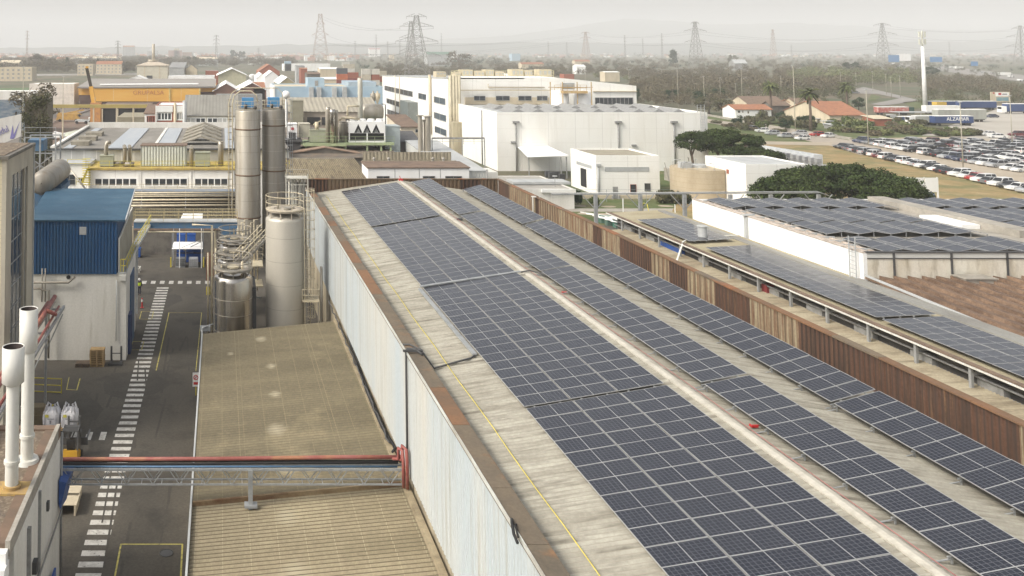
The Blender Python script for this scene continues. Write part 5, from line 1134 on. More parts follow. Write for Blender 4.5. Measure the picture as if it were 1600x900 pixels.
for px in (584,607,676,692): x=AX(px,248,Yp-1); b.tube([(x,Yp-1.2,AZ(252,Yp)),(x,Yp-1.2,AZ(247,Yp))],.15,8); b.sphere((x,Yp-1.2,AZ(246.5,Yp)),.25,8)
tag(b.build('roof_vent_row',m_conc),'row of small stubby vents at the foot of the slatted screen','vents')
gb,z_=hpx('gabled_block','grey white flat gabled block right of the low white block','building',700,760,268,132,30,M('grey_white_cladding',(.55,.56,.53),c2=(.48,.48,.45),sc=(1,1,.3),s=.3,rib=(0,.4,.3)),m_lgrey,1.4,'sx',over=.1)
b=MB(); x=AX(760.5,270,132); b.tube([(x,131.9,0),(x,131.9,z_+.3)],.12,8); b.build('downpipe',m_grey,gb)
hpx('loading_hatch','small white block with a dark slot beside the hall corner','building',762,778,270,140,5,m_white,m_white,par=.1)
# dark roofs under the green platform
hpx('low_dark_roof','low dark cluttered roof beneath the pale green platform','shed',446,625,247,152,40,m_dconc,M('dark_mottled_roof',(.14,.12,.1),c2=(.22,.17,.12),s=.5,fine=.3),1.6,'sx')
hpx('pinkish_roof_shed','shed with reddish brown crumbling roof edge below the green platform','shed',455,560,240,156,6,m_dconc,M('crumbling_red_roof',(.35,.24,.17),c2=(.2,.15,.12),s=1.,fine=.3),1.,'gy')
# green platform
YG=158.; zg=AZ(224,YG); gp_=T('green_platform','pale green steel platform carrying chillers and cabinets','platform',(AX(550,224,YG),YG,0))
xa_,xb_=AX(474,224,YG),AX(541,224,YG); xc_=AX(617,224,YG)
b=MB(); b.box(xa_,xb_,YG,YG+6,zg-.5,zg-.02); b.box(xb_,xc_,YG+.6,YG+7,zg-.4,zg); b.hexa([(xa_-2,YG+3,zg-.3),(xa_,YG,zg-.3),(xa_,YG+6,zg-.3),(xa_-2,YG+6,zg-.3),(xa_-2,YG+3,zg-.05),(xa_,YG,zg-.05),(xa_,YG+6,zg-.05),(xa_-2,YG+6,zg-.05)]); b.build('deck',m_greenp,gp_)
b=MB(); railing(b,[(xa_,YG,zg),(xb_,YG,zg)],1.2,r=.03); railing(b,[(AX(497,220,YG),YG+.0,zg),(AX(520,220,YG),YG+.02,zg)],1.9,r=.035,mid=3); railing(b,[(xb_,YG+.6,zg),(xc_,YG+.6,zg)],1.1,r=.03); b.build('railing',m_greenp,gp_)
b=MB()
for px in (479,511,541,575,597,612): x=AX(px,230,YG); b.box(x-.15,x+.15,YG+.8,YG+1.1,0,zg-.5); b.box(x-.15,x+.15,YG+5,YG+5.3,0,zg-.5)
b.build('leg',m_greenp,gp_)
b=MB(); b.tube([(AX(518,235,YG),YG+.5,5),(AX(518,235,YG),YG+.5,zg-.5)],.38,12); b.tube([(AX(508,235,YG),YG+.5,5),(AX(508,235,YG),YG+.5,zg-.5)],.2,8); tag(b.build('vertical_ducts',m_alud),'pair of thick vertical ducts dropping below the green platform','duct')
# chiller
Yc=YG+1.5; x0,x1=AX(545,205,Yc),AX(602,205,Yc); zt=AZ(190,Yc); ch=T('chiller_unit','white chiller unit with three black triangular openings and fan cowls','chiller',((x0+x1)/2,Yc,zg))
W=x1-x0; zm=AZ(208,Yc)
b=MB(); b.box(x0,x1,Yc,Yc+2.4,zm,zt); b.box(x0,x1,Yc,Yc+2.4,zg+.02,zg+.25); 
for u in (0,.49,.97): b.box(x0+W*u,x0+W*(u+.03),Yc,Yc+.2,zg+.25,zm)
b.build('casing',m_whitep,ch)
b=MB(); b.box(x0+.1,x1-.1,Yc+.4,Yc+2.2,zg+.3,zm-.05)
for u in (.26,.5,.75): cx_=x0+W*u; b.poly([(cx_-.72,Yc-.01,zm+.05),(cx_+.72,Yc-.01,zm+.05),(cx_,Yc-.01,zm+1.6)])
b.build('black_opening',m_dark,ch)
for u in (.26,.5,.75): 
    cx_=x0+W*u; b=MB()
    for q in (-.2,0,.2): b.box(cx_+q-.04,cx_+q+.04,Yc-.03,Yc-.015,zm+.1,zm+.75-abs(q)*1.5)
    b.box(cx_-.24,cx_+.24,Yc-.035,Yc-.014,zm+.08,zm+.12); b.build('louvre',m_lgrey,ch)
for u in (.15,.4,.64,.88):
    b=MB(); b.cyl(x0+W*u,Yc+1.2,zt,zt+.4,.62,18); b.build('fan_cowl',m_whitep,ch)
plant(484,526,203,YG+1.2,3,m_pgreenbox,'large pale green grey cabinet at the left of the green platform','cabinet','cabinet',zb=zg+.02)
b=MB(); x,z=at(495,203,YG+2); b.tube([(x,YG+2,z),(x,YG+2,z+1.4)],.35,10); b.tube([(x-.6,YG+2.2,z+.9),(x+.8,YG+2.2,z+1.6)],.12,6); tag(b.build('cabinet_flue',m_cream),'cream stub flue on top of the pale green grey cabinet','flue')
plant(450,464,193,YG+.8,2.5,m_whitep,'narrow white cooling cabinet beside the right tall silo','cabinet','cooling_cabinet',zb=AZ(219,YG))
b=MB(); Y_=YG+.75; b.box(AX(451,212,Y_),AX(462,212,Y_),Y_-.05,Y_,AZ(217,Y_),AZ(207,Y_)); tag(b.build('intake_grille',m_dgrey),'dark intake grille at the foot of the narrow white cabinet','grille'); b=MB(); b.box(AX(455,201,Y_),AX(459,201,Y_),Y_-.09,Y_-.05,AZ(203,Y_),AZ(199,Y_)); tag(b.build('red_badge',m_redpaint),'small red square badge on the narrow white cabinet','badge')
plant(468,484,193,YG+2,2.5,M('beige_machine',(.5,.47,.38)),'beige machine cabinet between the white cabinet and the green grey one','cabinet','machine_cabinet',zb=AZ(217,YG))
b=MB(); b.box(AX(446,220,YG),xa_-.2,YG,YG+5,AZ(222,YG),AZ(219,YG)); b.box(AX(446,220,YG),AX(470,225,YG),YG+.4,YG+.6,0,AZ(222,YG)); railing(b,[(AX(446,220,YG),YG,AZ(219,YG)),(xa_-.2,YG,AZ(219,YG))],1.2,r=.03); tag(b.build('grey_landing',m_dgrey),'grey steel landing left of the green platform','landing')
stack(519,222,171,YG+.5,.5,'tallest bright steel stack on the green platform',zb=zg,m=m_steel); stack(512,222,167,YG+1.2,.42,'thinner steel stack with dark top behind the tallest one',zb=zg); stack(525,222,172,YG+1.2,.35,'third steel stack to the right of the tallest',zb=zg)
stack(562.5,222,122,YG+6,.45,'very tall pale stack beside the horizontal steel tank',zb=zg,m=M('pale_tall_stack',(.6,.58,.5)))
for px,pt,r_ in ((536,190,.7),(548,188,.5),(541,198,.4)):
    stack(px,222,pt,YG+3,r_,{536:'fat grey filter vessel left of the chiller',548:'thin filter vessel touching the chiller',541:'short filter vessel left of the chiller'}[px],zb=zg,name='filter_vessel',m=m_alud)
b=MB(); z=AZ(186,YG+2); b.tube([(AX(530,190,YG+2),YG+2,z-.3),(AX(534,186,YG+2),YG+2,z+.2),(AX(548,186,YG+2),YG+2,z+.2),(AX(562,186,YG+2),YG+2,z)],.22,8); z2=AZ(166,YG+5); b.tube([(AX(543,186,YG+5),YG+5,z),(AX(543,168,YG+5),YG+5,z2),(AX(561,166,YG+5),YG+5,z2)],.18,8); tag(b.build('process_pipe',m_cream),'cream pipes looping above the chiller and filter vessels','pipe')
# horizontal tank
Yt=YG+8; x0,x1=AX(564,175,Yt),AX(599,175,Yt); zt=AZ(175,Yt); r_=12.5*Yt/F
ht=T('horizontal_vessel','large horizontal steel vessel above the chiller beside the white block','tank',((x0+x1)/2,Yt,zg)); b=MB(); n=28; vs=[]
pr=[(x0,.05),(x0+.15,r_*.8),(x0+.5,r_),(x1-.5,r_),(x1-.15,r_*.8),(x1,.05)]
for xx,rr in pr:
    for k in range(n): a=2*PI*k/n; vs.append((xx,Yt+rr*math.cos(a),zt+rr*math.sin(a)))
b.add(vs,[(i*n+k,(i+1)*n+k,(i+1)*n+(k+1)%n,i*n+(k+1)%n) for i in range(5) for k in range(n)],0,True); b.build('shell',m_alu,ht); b=MB()
for u in (.2,.8): x=x0+(x1-x0)*u; b.box(x-.15,x+.15,Yt-1,Yt+1,0,zt-.9)
b.build('saddle',m_grey,ht); b=MB(); b.tube([(x1+.3,Yt-.5,zg),(x1+.3,Yt-.5,zt+1.4),(x1-.4,Yt-.5,zt+1.5)],.1,6); b.build('side_pipe',m_dgrey,ht)
plant(602,625,197,YG+3,4,M('pale_blue_grey_screen',(.42,.47,.47)),'pale blue grey screened enclosure right of the chiller','enclosure','enclosure',zb=2)
# cream block with brown roof by the tall white building
cb,z_=hpx('cream_block','small cream block with brown roof and a tiny vent beside the grey stacks','building',626,656,199,172,14,M('cream_wall',(.66,.58,.45)),m_brownroof,1.3,'sx'); win(cb,AX(649,203,172),AX(654,203,172),AZ(207,172),AZ(202,172),172)
hpx('sloping_grey_roof','sloping dark grey roof right of the chiller','shed',612,655,222,165,8,m_dconc,M('dark_slate',(.12,.12,.12)),1.5,'sx')
b=MB(); Y_=150
for px,r_,pt in ((656,.35,181),(661.5,.2,188),(668,.5,182)): x,z=at(px,pt,Y_); b.cyl(x,Y_,5,z,r_,16); b.cyl(x,Y_,z,z+.12,r_+.25,16)
b.tube([(AX(660,230,Y_),Y_-.8,6),(AX(660,200,Y_),Y_-.8,AZ(190,Y_))],.1,6); tag(b.build('twin_stacks',m_alu),'cluster of grey vertical vessels before the white block with windows','stacks')
b=MB(); z=AZ(216,150); b.bar((AX(675,217,150),150,z),(AX(757,217,150),150,z),.12,.3); railing(b,[(AX(675,217,150),150,z-1),(AX(757,217,150),150,z-1)],1,r=.03)
for px in (675,722,757): b.bar((AX(px,217,150),150,0),(AX(px,217,150),150,z),.14)
tag(b.build('pipe_walkway',m_grey),'thin grey pipe walkway crossing in front of the white buildings','walkway')
# ---------------- tan roofed workshop and light blue building ----------------
wk,z_=hpx('tan_roof_workshop','wide workshop with tan grey roof and pinkish wall behind the green platform','building',440,592,175,205,22,M('pinkish_render',(.52,.44,.36),c2=(.4,.35,.28),s=.6),M('tan_grey_roof',(.36,.33,.26),c2=(.3,.27,.22),sc=(1,.3,1),s=.4,rib=(0,1.,.2)),2.6,'gx')
b=MB(); 
for a,c in ((455,475),(480,500),(503,520),(540,560)): b.box(AX(a,190,205),AX(c,190,205),204.9,204.97,AZ(195,205),AZ(183,205))
b.build('dark_bay',m_dgrey,wk)
plant(455,474,157,200,4,M('khaki_fan_house',(.32,.3,.22)),'khaki fan house with flared cowl on the tan roof','fan house','fan_house',zb=10.)
b=MB(); x,z=at(447,148,196); b.sphere((x,196,z),.9,14); b.cyl(x,196,8,z,.2,8); tag(b.build('white_globe',m_whitep),'small white dome on a post right of the tall silos','dome')
Yb=285.; lbb,z_=hpx('light_blue_building','long light blue building with pale pilasters and a roof room','building',430,598,137,Yb,25,m_lblue,m_beige,par=.4)
b=MB(); 
for px in (486,498,522,538): x=AX(px,150,Yb); b.box(x-.7,x+.7,Yb-1.2,Yb-.01,0,AZ(136,Yb))
b.build('pilaster',m_lgrey,lbb)
b=MB(); b.box(AX(427,137,Yb),AX(429.8,137,Yb),Yb-.2,Yb+20,0,AZ(137,Yb)+.4); b.build('white_end_wall',m_whitep,lbb)
b=MB(); b.box(AX(481,125,Yb+4),AX(507,125,Yb+4),Yb+4,Yb+12,z_,AZ(122,Yb+4)); b.box(AX(544,130,Yb+6),AX(588,130,Yb+6),Yb+6,Yb+22,z_,AZ(128,Yb+6),1); b.build('roof_room',[m_lblue,M('blue_grey_roof',(.33,.42,.5))],lbb)
b=MB(); Y_=Yb+3.95; b.box(AX(492,130,Y_),AX(497,130,Y_),Y_-.05,Y_-.0,AZ(134,Y_),AZ(126,Y_)); b.build('door',m_grey,lbb)
for px in (583,589.5):
    Y_=Yb-6; x,z=at(px,142,Y_); b=MB(); b.lathe(x,Y_,[(.05,z-4.2),(.4,z-3.4),(.95,z-2),(.95,z-1),(.25,z-.5),(.2,z)],14); b.cyl(x,Y_,0,z-3.5,.15,8); tag(b.build('cyclone_separator',m_alud if px<586 else m_beige),('grey' if px<586 else 'beige')+' cyclone cone against the light blue wall','separator')

# ---------------- big white complex ----------------
X3=59.6; Yn,Yf_=170.,332.
Yb2=236.; 
wn=T('white_office_block','tall white block with dark ribbon windows on its long side','building',(X3+4,236,0))
zn=19.2; zfar=AZ(119,Yf_)
b=MB(); b.hexa([(X3,Yb2,0),(X3+20,Yb2,0),(X3+20,Yf_,0),(X3,Yf_,0),(X3,Yb2,zn),(X3+20,Yb2,zn),(X3+20,Yf_,zfar),(X3,Yf_,zfar)]); b.build('wall',m_white2,wn)
b=MB(); b.hexa([(X3-.1,Yb2-.1,zn),(X3+20,Yb2-.1,zn),(X3+20,Yf_+.1,zfar),(X3-.1,Yf_+.1,zfar),(X3-.1,Yb2-.1,zn+.3),(X3+20,Yb2-.1,zn+.3),(X3+20,Yf_+.1,zfar+.3),(X3-.1,Yf_+.1,zfar+.3)]); b.build('parapet',m_lgrey,wn)
def yX(px,X,H): Zp=F*X/(px-CX)/CC; return Zp+H*TT
for zc2,rows in ((13.,(((601,645),7),((654,666),2),((678,696),2))),(8.6,(((604,634),6),((678,697),2))),(4.8,(((605,634),6),((660,666),1),((679,697),2)))):
    for (a,c),n in rows: winx(wn,yX(c,X3,14),yX(a,X3,14),zc2-.75,zc2+.85,X3,n,-1,m_lgrey,m_glass,fr=.12)
b=MB(); y=yX(644,X3,14); b.box(X3-3,X3-.01,y-8,y+4,0,11); b.build('glazed_stair_box',M('grey_glazing',(.18,.2,.19),rough=.3),wn)
b=MB()
for px in (618,625): y=yX(px,X3,14); b.tube([(X3-.15,y,1),(X3-.15,y,zfar+1)],.15,6); b.build('downpipe',m_beige,wn); b=MB()
y=yX(674.5,X3,14); b.tube([(X3-.5,y,3),(X3-.5,y,zn+.6)],.4,10); b.build('downpipe',m_beige,wn)
dv=T('duct_shaft','tall beige pipe shaft at the corner of the white block','duct shaft',(X3+1,233,0)); b=MB()
for q in (-1.1,-.3,.5,1.2): b.tube([(X3+.9+q,233,0),(X3+.9+q,233,AZ(118,233))],.42,10)
b.build('pipe',M('beige_shaft_pipe',(.58,.52,.38)),dv); b=MB(); b.box(X3-.6,X3+3.2,229.5,232,0,AZ(190,232)); b.build('casing',M('tan_casing',(.45,.4,.28),c2=(.3,.26,.18),sc=(1,1,.2),s=1.),dv)
# rear hall
xr0,xr1=X3+20.001,AX(994,140,Yb2)
rh2=T('rear_white_hall','wide white hall with beige bands and rooftop plant behind the front white hall','building',(90,Yb2,0))
zpk=AZ(121.5,Yb2); zrt=AZ(134,Yb2); xpk=AX(872,122,Yb2); xq0=AX(708,122,Yb2)
b=MB(); b.add([(xq0,Yb2-.1,0),(xr1,Yb2-.1,0),(xr1,Yb2-.1,zrt),(xpk,Yb2-.1,zpk),(xq0,Yb2-.1,zpk),(xr0,Yb2+60,0),(xr1,Yb2+60,0),(xr1,Yb2+60,zrt),(xpk,Yb2+60,zpk),(xr0,Yb2+60,zpk)],[(0,1,2,3,4),(1,6,7,2),(2,7,8,3),(3,8,9,4),(5,9,8,7,6)]); b.build('wall',m_white2,rh2)
b=MB(); z=AZ(154,Yb2)
b.box(AX(726,155,Yb2),AX(857,155,Yb2),Yb2-.5,Yb2-.12,AZ(163,Yb2),AZ(152,Yb2)); b.build('beige_band',m_beige,rh2)
for a,c in ((740,757),(774,795),(809,829),(838,854)): win(rh2,AX(a,153,Yb2),AX(c,153,Yb2),AZ(156.5,Yb2),AZ(150,Yb2),Yb2-.55,2,1,m_lgrey,m_glass)
win(rh2,AX(930,157,Yb2),AX(988,157,Yb2),AZ(162.5,Yb2),AZ(153,Yb2),Yb2-.15,9,1,m_grey,m_glass,fr=.12)
b=MB(); b.box(AX(716,140,Yb2),AX(858,140,Yb2),Yb2-1,Yb2-.6,AZ(141.5,Yb2),AZ(140,Yb2)); b.box(AX(926,142,Yb2),AX(994,142,Yb2),Yb2-.6,Yb2-.11,AZ(143,Yb2),AZ(142,Yb2)); b.tube([(AX(762,130,Yb2),Yb2-.4,AZ(131,Yb2)),(AX(762,136,Yb2),Yb2-.4,AZ(136,Yb2)),(AX(850,136,Yb2),Yb2-.4,AZ(136.5,Yb2))],.12,6); b.build('pipe_ledge',m_beige,rh2)
for a,c,l in ((860,888,'left of two fat white round tanks before the rear white hall'),(897,924,'right of two fat white round tanks before the rear white hall')):
    Y_=232; x=(AX(a,150,Y_)+AX(c,150,Y_))/2; r_=(AX(c,150,Y_)-AX(a,150,Y_))/2; b=MB(); z=AZ(142,Y_); b.lathe(x,Y_,[(r_,0),(r_,z-.3),(r_-.3,z),(.05,z+.3)],28); b.org=(x,Y_,0); tag(b.build('round_tank',m_whitep),l,'tank')
rb=T('tank_gantry','ochre stained gantry over the fat white round tanks','gantry',(AX(890,140,229),229,0)); b=MB(); z=AZ(142,229)
for px in (860,879,902,924): x=AX(px,140,229); b.bar((x,229,0),(x,229,AZ(128,229)),.22)
b.box(AX(878,143,229),AX(916,143,229),228,230.5,z-.6,z); b.box(AX(857,139,229),AX(926,139,229),228.9,229.1,z+.8,z+1.); railing(b,[(AX(866,139,229),228.8,z),(AX(916,139,229),228.8,z)],1.5,r=.05); b.build('frame',M('ochre_rusty_frame',(.5,.34,.15),c2=(.55,.45,.3),s=1.),rb); b=MB(); b.box(AX(880,138,229),AX(898,138,229),229,231,z+.4,z+2); b.build('grey_hopper',m_lgrey,rb)
# rooftop units on rear hall
for i,(a,c,pt) in enumerate(((682,697,112),(711,720,113),(722,739,109),(741,757,111),(759,772,109),(774,788,112),(800,818,108.5),(820,832,110),(842,862,108.5))):
    Y_=250; x0,x1=AX(a,115,Y_),AX(c,115,Y_); b=MB(); zt=AZ(pt,Y_); b.box(x0,x1,Y_,Y_+4,zn+.02,zt,0)
    for k in range(3): q=x0+(x1-x0)*(k+.2)/3; b.box(q,q+(x1-x0)*.2,Y_-.04,Y_,zn+.8,zt-.4,1)
    b.org=((x0+x1)/2,Y_,zn); tag(b.build('rooftop_unit',[m_beige if i%2 else m_cream,m_lgrey]),['leftmost','second from left','third from left','fourth from left','middle','fourth from right','third from right','second from right','rightmost'][i]+' of the boxy rooftop units along the rear white hall','rooftop unit','rooftop units on the rear hall')
b=MB(); z=AZ(121,245); railing(b,[(AX(705,118,245),245,z),(AX(865,118,245),245,z)],1.8,r=.06,mid=3); b.tube([(AX(703,120,245),245,z),(AX(706,112,245),245,z+1.2),(AX(712,109,245),245,z+1.8),(AX(721,109,245),245,z+1.8)],.12,6); tag(b.build('rooftop_railing',M('cream_yellow_rail',(.6,.55,.35))),'cream yellow railing and pipe along the rear hall roof','railing')
# front hall
Yh=200.5; xf0,xf1=AX(776,178,Yh),AX(1105,178,Yh); zt=AZ(178,Yh); Yhb=233.
fh=T('front_white_hall','huge plain white hall with grey downpipes and folded roof lights','building',((xf0+xf1)/2,Yh,0))
b=MB(); b.box(xf0,xf1,Yh,Yhb,0,zt-.2); b.box(xf0,xf1,Yh-.002,Yh+.4,zt-.2,zt+.35); b.box(xf0,xf0+.4,Yh+.4,Yhb,zt-.2,zt+.35); b.box(xf1-.4,xf1,Yh+.4,Yhb,zt-.2,zt+.35); b.build('wall',m_white2,fh)
b=MB(); b.box(xf0+.4,xf1-.4,Yh+.4,Yhb,zt-.2,zt-.05); b.build('roof',m_lgrey,fh)
b=MB(); n=9
for k in range(n):
    xa_=xf0+4+k*(xf1-xf0-6)/n; w_=(xf1-xf0-6)/n*.8
    for Y_ in (Yh+3,Yh+16): b.add([(xa_,Y_,zt),(xa_+w_/2,Y_,zt+.9),(xa_+w_,Y_,zt),(xa_,Y_+9,zt),(xa_+w_/2,Y_+9,zt+.9),(xa_+w_,Y_+9,zt)],[(0,2,1),(0,1,4,3),(1,2,5,4),(3,4,5),(0,3,5,2)])
b.build('folded_roof_light',m_grey,fh)
for px in (806,966,1053):
    b=MB(); x=AX(px,220,Yh); b.tube([(x,Yh-.2,0),(x,Yh-.2,AZ(191,Yh))],.17,8); b.box(x-.7,x+.7,Yh-.6,Yh-.01,AZ(192,Yh),AZ(189,Yh)); b.build('downpipe',m_grey,fh)
b=MB(); y=yX(754,xf0,20); b.tube([(xf0-.15,y,0),(xf0-.15,y,AZ(172,y))],.17,8); b.build('side_downpipe',m_grey,fh)
b=MB(); x=AX(1095,170,Yh+.5)
for k in range(3): b.box(x-1+k*.8,x-.9+k*.8,Yh+.1,Yh+.2,zt,zt+2)
for k in range(4): b.box(x-1,x+.7,Yh+.1,Yh+.18,zt+.4+k*.5,zt+.46+k*.5)
for q in (-.6,.4):
    b.box(x+q,x+q+.08,Yh-.3,Yh-.22,4,zt+.4)
for k in range(26): b.box(x-.6,x+.48,Yh-.28,Yh-.24,4+k*.35,4.05+k*.35)
b.build('ladder',m_lgrey,fh)
b=MB()
for px,py in ((801,222),(990,227)): x,z=at(px,py,Yh); b.box(x-.5,x+.5,Yh-.4,Yh-.01,z-.2,z+.2)
b.build('wall_lamp',m_grey,fh)
cp=T('canopy','thin white lean canopy against the huge white hall','canopy',(AX(850,255,195),195,0)); ya_=Yh-12; b=MB(); xa_,xb_=AX(825,260,ya_),AX(889,253,ya_)
b.hexa([(xa_,ya_,4.4),(xb_,ya_,4.7),(xb_,Yh-.1,5.4),(AX(809,251,Yh),Yh-.1,5.2),(xa_,ya_,4.55),(xb_,ya_,4.85),(xb_,Yh-.1,5.55),(AX(809,251,Yh),Yh-.1,5.35)]); b.build('roof',m_whitep,cp); b=MB()
for x in (xa_+.3,xa_+7,xb_-.4): b.box(x-.1,x+.1,ya_+.2,ya_+.4,0,4.5)
b.build('post',m_grey,cp)
# annex
Ya=167.; xa_,xb_=AX(931,250,Ya),AX(1030,250,Ya); za=AZ(244,Ya)
an=T('white_annex','white two storey annex with a flat brown roof, dark door and two windows','building',((xa_+xb_)/2,Ya,0)); D=12
b=MB(); b.box(xa_,xb_,Ya,Ya+D,0,za-.3); b.box(xa_,xb_,Ya-.001,Ya+.25,za-.3,za+.12); b.box(xa_,xa_+.25,Ya+.25,Ya+D-.25,za-.3,za+.12); b.box(xb_-.25,xb_,Ya+.25,Ya+D-.25,za-.3,za+.12); b.box(xa_,xb_,Ya+D-.25,Ya+D,za-.3,za+.12); b.build('wall',m_white2,an)
b=MB(); b.box(xa_+.25,xb_-.25,Ya+.25,Ya+D-.25,za-.3,za-.15); b.build('roof',M('khaki_flat_roof',(.33,.3,.22),c2=(.25,.22,.17),s=.3),an)
b=MB(); b.box(AX(945,263,Ya),AX(1014,263,Ya),Ya-.06,Ya-.01,AZ(268,Ya),AZ(261,Ya)); b.box(xa_-.06,xa_-.01,Ya+2,Ya+9,AZ(266,Ya),AZ(261,Ya)); b.build('louvre_band',m_lgrey,an)
win(an,AX(985,290,Ya),AX(993.5,290,Ya),AZ(303,Ya),AZ(288.5,Ya),Ya,1,1,m_brick,m_glass,'door' and 'window'); win(an,AX(1007,290,Ya),AX(1016,290,Ya),AZ(298,Ya),AZ(286.5,Ya),Ya,1,1,m_lgrey,m_glass)
b=MB(); b.box(xa_-.1,xa_,Ya+4.5,Ya+7,0.8,AZ(268,Ya)-.2); b.build('door',m_dark,an)
b=MB(); b.tube([(xa_+.35,Ya-.12,0),(xa_+.35,Ya-.12,AZ(259,Ya))],.12,8); b.box(xa_+.0,xa_+.8,Ya-.4,Ya-.01,AZ(260,Ya),AZ(256,Ya)); b.build('downpipe',m_lgrey,an)
lo,z_=hpx('low_outbuilding','low flat roofed outbuilding with white fascia beside the rusty parapet','building',800,897,297,153,16,m_white,M('grey_flat_roof',(.38,.36,.32),c2=(.3,.28,.25),s=.4),par=.18)
b=MB(); x0=AX(845,297,153); b.box(x0,AX(897.5,297,153)+.1,152.6,152.98,z_-.35,z_+.2); b.build('fascia',m_whitep,lo); b=MB(); b.box(x0-3,x0+7,158,162,z_+.19,z_+.6); b.build('roof_slab',m_lgrey,lo)
b=MB(); 
for px,py in ((862,281),(870,280),(878,284),(856,279)): x,y=gp(px,py,3); b.box(x-.5,x+.5,y-.3,y+.3,z_+.07,z_+1.2)
b.org=(x,y,z_); tag(b.build('roof_clutter',m_dgrey),'small dark fan boxes on the low outbuilding roof','fan boxes')
# fence wall, grass things, gantry
b=MB(); Y_=163.5; b.box(AX(896,310,Y_),AX(1135,310,Y_),Y_,Y_+.25,0,AZ(305,Y_))
tag(b.build('garden_wall',m_beige),'beige boundary wall behind the green lawn','wall')
b=MB(); 
for px in (958,968): x=AX(px,315,163); b.box(x-.12,x+.12,163.0,163.3,0,AZ(306,163))
b.box(AX(959,315,163),AX(967,315,163),163.2,163.3,.1,2.2); tag(b.build('garden_gate',m_grey),'grey gate in the beige boundary wall','gate')
b=MB()
for px in (905,948,1010,1085):
    x=AX(px,315,160); b.bar((x,160,0),(x,160,2.2),.06)
for z in (.7,1.4,2.2): b.bar((AX(862,315,160),160,z),(AX(1140,315,160),160,z),.03)
tag(b.build('wire_fence',m_galv),'thin wire fence along the back of the lawn','fence')
gt=T('yard_gantry','long grey overhead gantry on posts behind the solar roofs','gantry',(AX(1000,305,127),127,0)); b=MB()
for pa,pb,py in ((862,1298,305),): 
    xA,xB=AX(862,305,127),AX(1280,304,127); z=AZ(304,127); b.bar((xA,127,z),(xB,127,z+.25),.1,.12); b.tube([(xA,127.4,z+.1),(xB,127.4,z+.35),(xB+1.5,127.2,z-.2)],.08,6)
b.build('beam',m_galv,gt); b=MB()
for px in (931,1001,1070,1142,1205,1280):
    x=AX(px,330,127); b.box(x-.22,x+.22,126.8,127.2,0,z)
    for s in (-1,1): b.bar((x+s*1.9,127,z),(x+s*.2,127,z-1.9),.1)
b.build('post',m_galv,gt)
b=MB(); 
for px,py in ((974,335),(930,330),(1055,335)): x,y=gp(px,py); b.bar((x,y,0),(x,y,1.6 if px!=974 else 2.6),.12)
tag(b.build('marker_post',m_whitep),'white marker posts on the lawn before the boundary wall','posts')
b=MB(); x,y=gp(1009,338); 
for s in (-.7,.7): b.tube([(x+s,y,0),(x+s*.7,y+.5,1.9),(x+s*.4,y+1.4,1.9),(x+s*.4,y+1.6,0)],.06,6)
tag(b.build('yellow_step_rail',m_yellow),'yellow curved step rails on the lawn','railing')
b=MB(); 
for k,(px,py) in enumerate(((955,352),(968,356),(985,352),(975,360),(945,348))): x,y=gp(px,py); b.box(x-.8,x+.8,y-.6,y+.5,.03,.9+.2*(k%3)); 
tag(b.build('green_skip',M('green_machinery',(.05,.17,.12),c2=(.12,.14,.12),s=1.)),'low green machinery boxes behind the rusty parapet','machinery')
b=MB()
for k in range(6):
    x,y=gp(935+k*10,345+k*3); b.bar((x-2,y+2,1.0),(x+5,y-8,1.2),.12); 
tag(b.build('stacked_beams',m_whitep),'white beams lying in the narrow yard behind the rusty parapet','beams')
# round clad tank and white cube
Yr=161.; x0,x1=AX(1051,290,Yr),AX(1135,290,Yr); r_=(x1-x0)/2; z=AZ(267,Yr-r_)
rt=T('round_beige_tank','wide beige faceted tank between the annex and the white cube','tank',((x0+x1)/2,Yr,0)); b=MB(); b.cyl((x0+x1)/2,Yr,0,z,r_,11); b.build('shell',M('beige_clad_panels',(.46,.385,.27),c2=(.38,.31,.21),sc=(1,1,.4),s=.5,fine=.1,grid=[(2,.9,.05,(.36,.28,.18))]),rt)
b=MB()
for k in range(5): a=k*1.2; b.tube([((x0+x1)/2+(r_-.5)*math.cos(a),Yr+(r_-.5)*math.sin(a),z),((x0+x1)/2+(r_-.5)*math.cos(a),Yr+(r_-.5)*math.sin(a),z+1),((x0+x1)/2+(r_-1.8)*math.cos(a),Yr+(r_-1.8)*math.sin(a),z+1.1)],.07,6)
b.cyl((x0+x1)/2,Yr,z,z+.5,1.2,12); b.box(x0+1,x0+3,Yr-1,Yr,z,z+1); railing(b,[(x0+1,Yr-3,z),(x1-1,Yr-3,z)],1.1,r=.03); b.build('top_pipework',m_lgrey,rt)
b=MB(); b.cyl(x1+.5,Yr-1.5,0,z+.6,.5,12); b.build('side_column',m_grey,rt)
Yq=151.; x0,x1=AX(1165,259,Yq),AX(1262,259,Yq); z=AZ(259,Yq); hh=house('white_cube_building','windowless white cube building between the two pine groups','building',x0,x1,Yq,Yq+12.5,z,m_white2,m_lgrey,par=.25)
b=MB(); b.box(x0-.12,x0,Yq+5,Yq+5.6,z-2,z-1.3); b.build('wall_lamp',m_brick,hh)
b=MB()
for k in range(7):
    x=AX(1045,270,185)+k*1.3; b.bar((x,185,0),(x+rnd(-2,2),185,rnd(3,5)),.1)
b.box(AX(1045,270,185),AX(1080,270,185),184,187,0,2.5); tag(b.build('scrap_frames',m_conc),'jumble of frames and rails between annex and small pine','scrap')

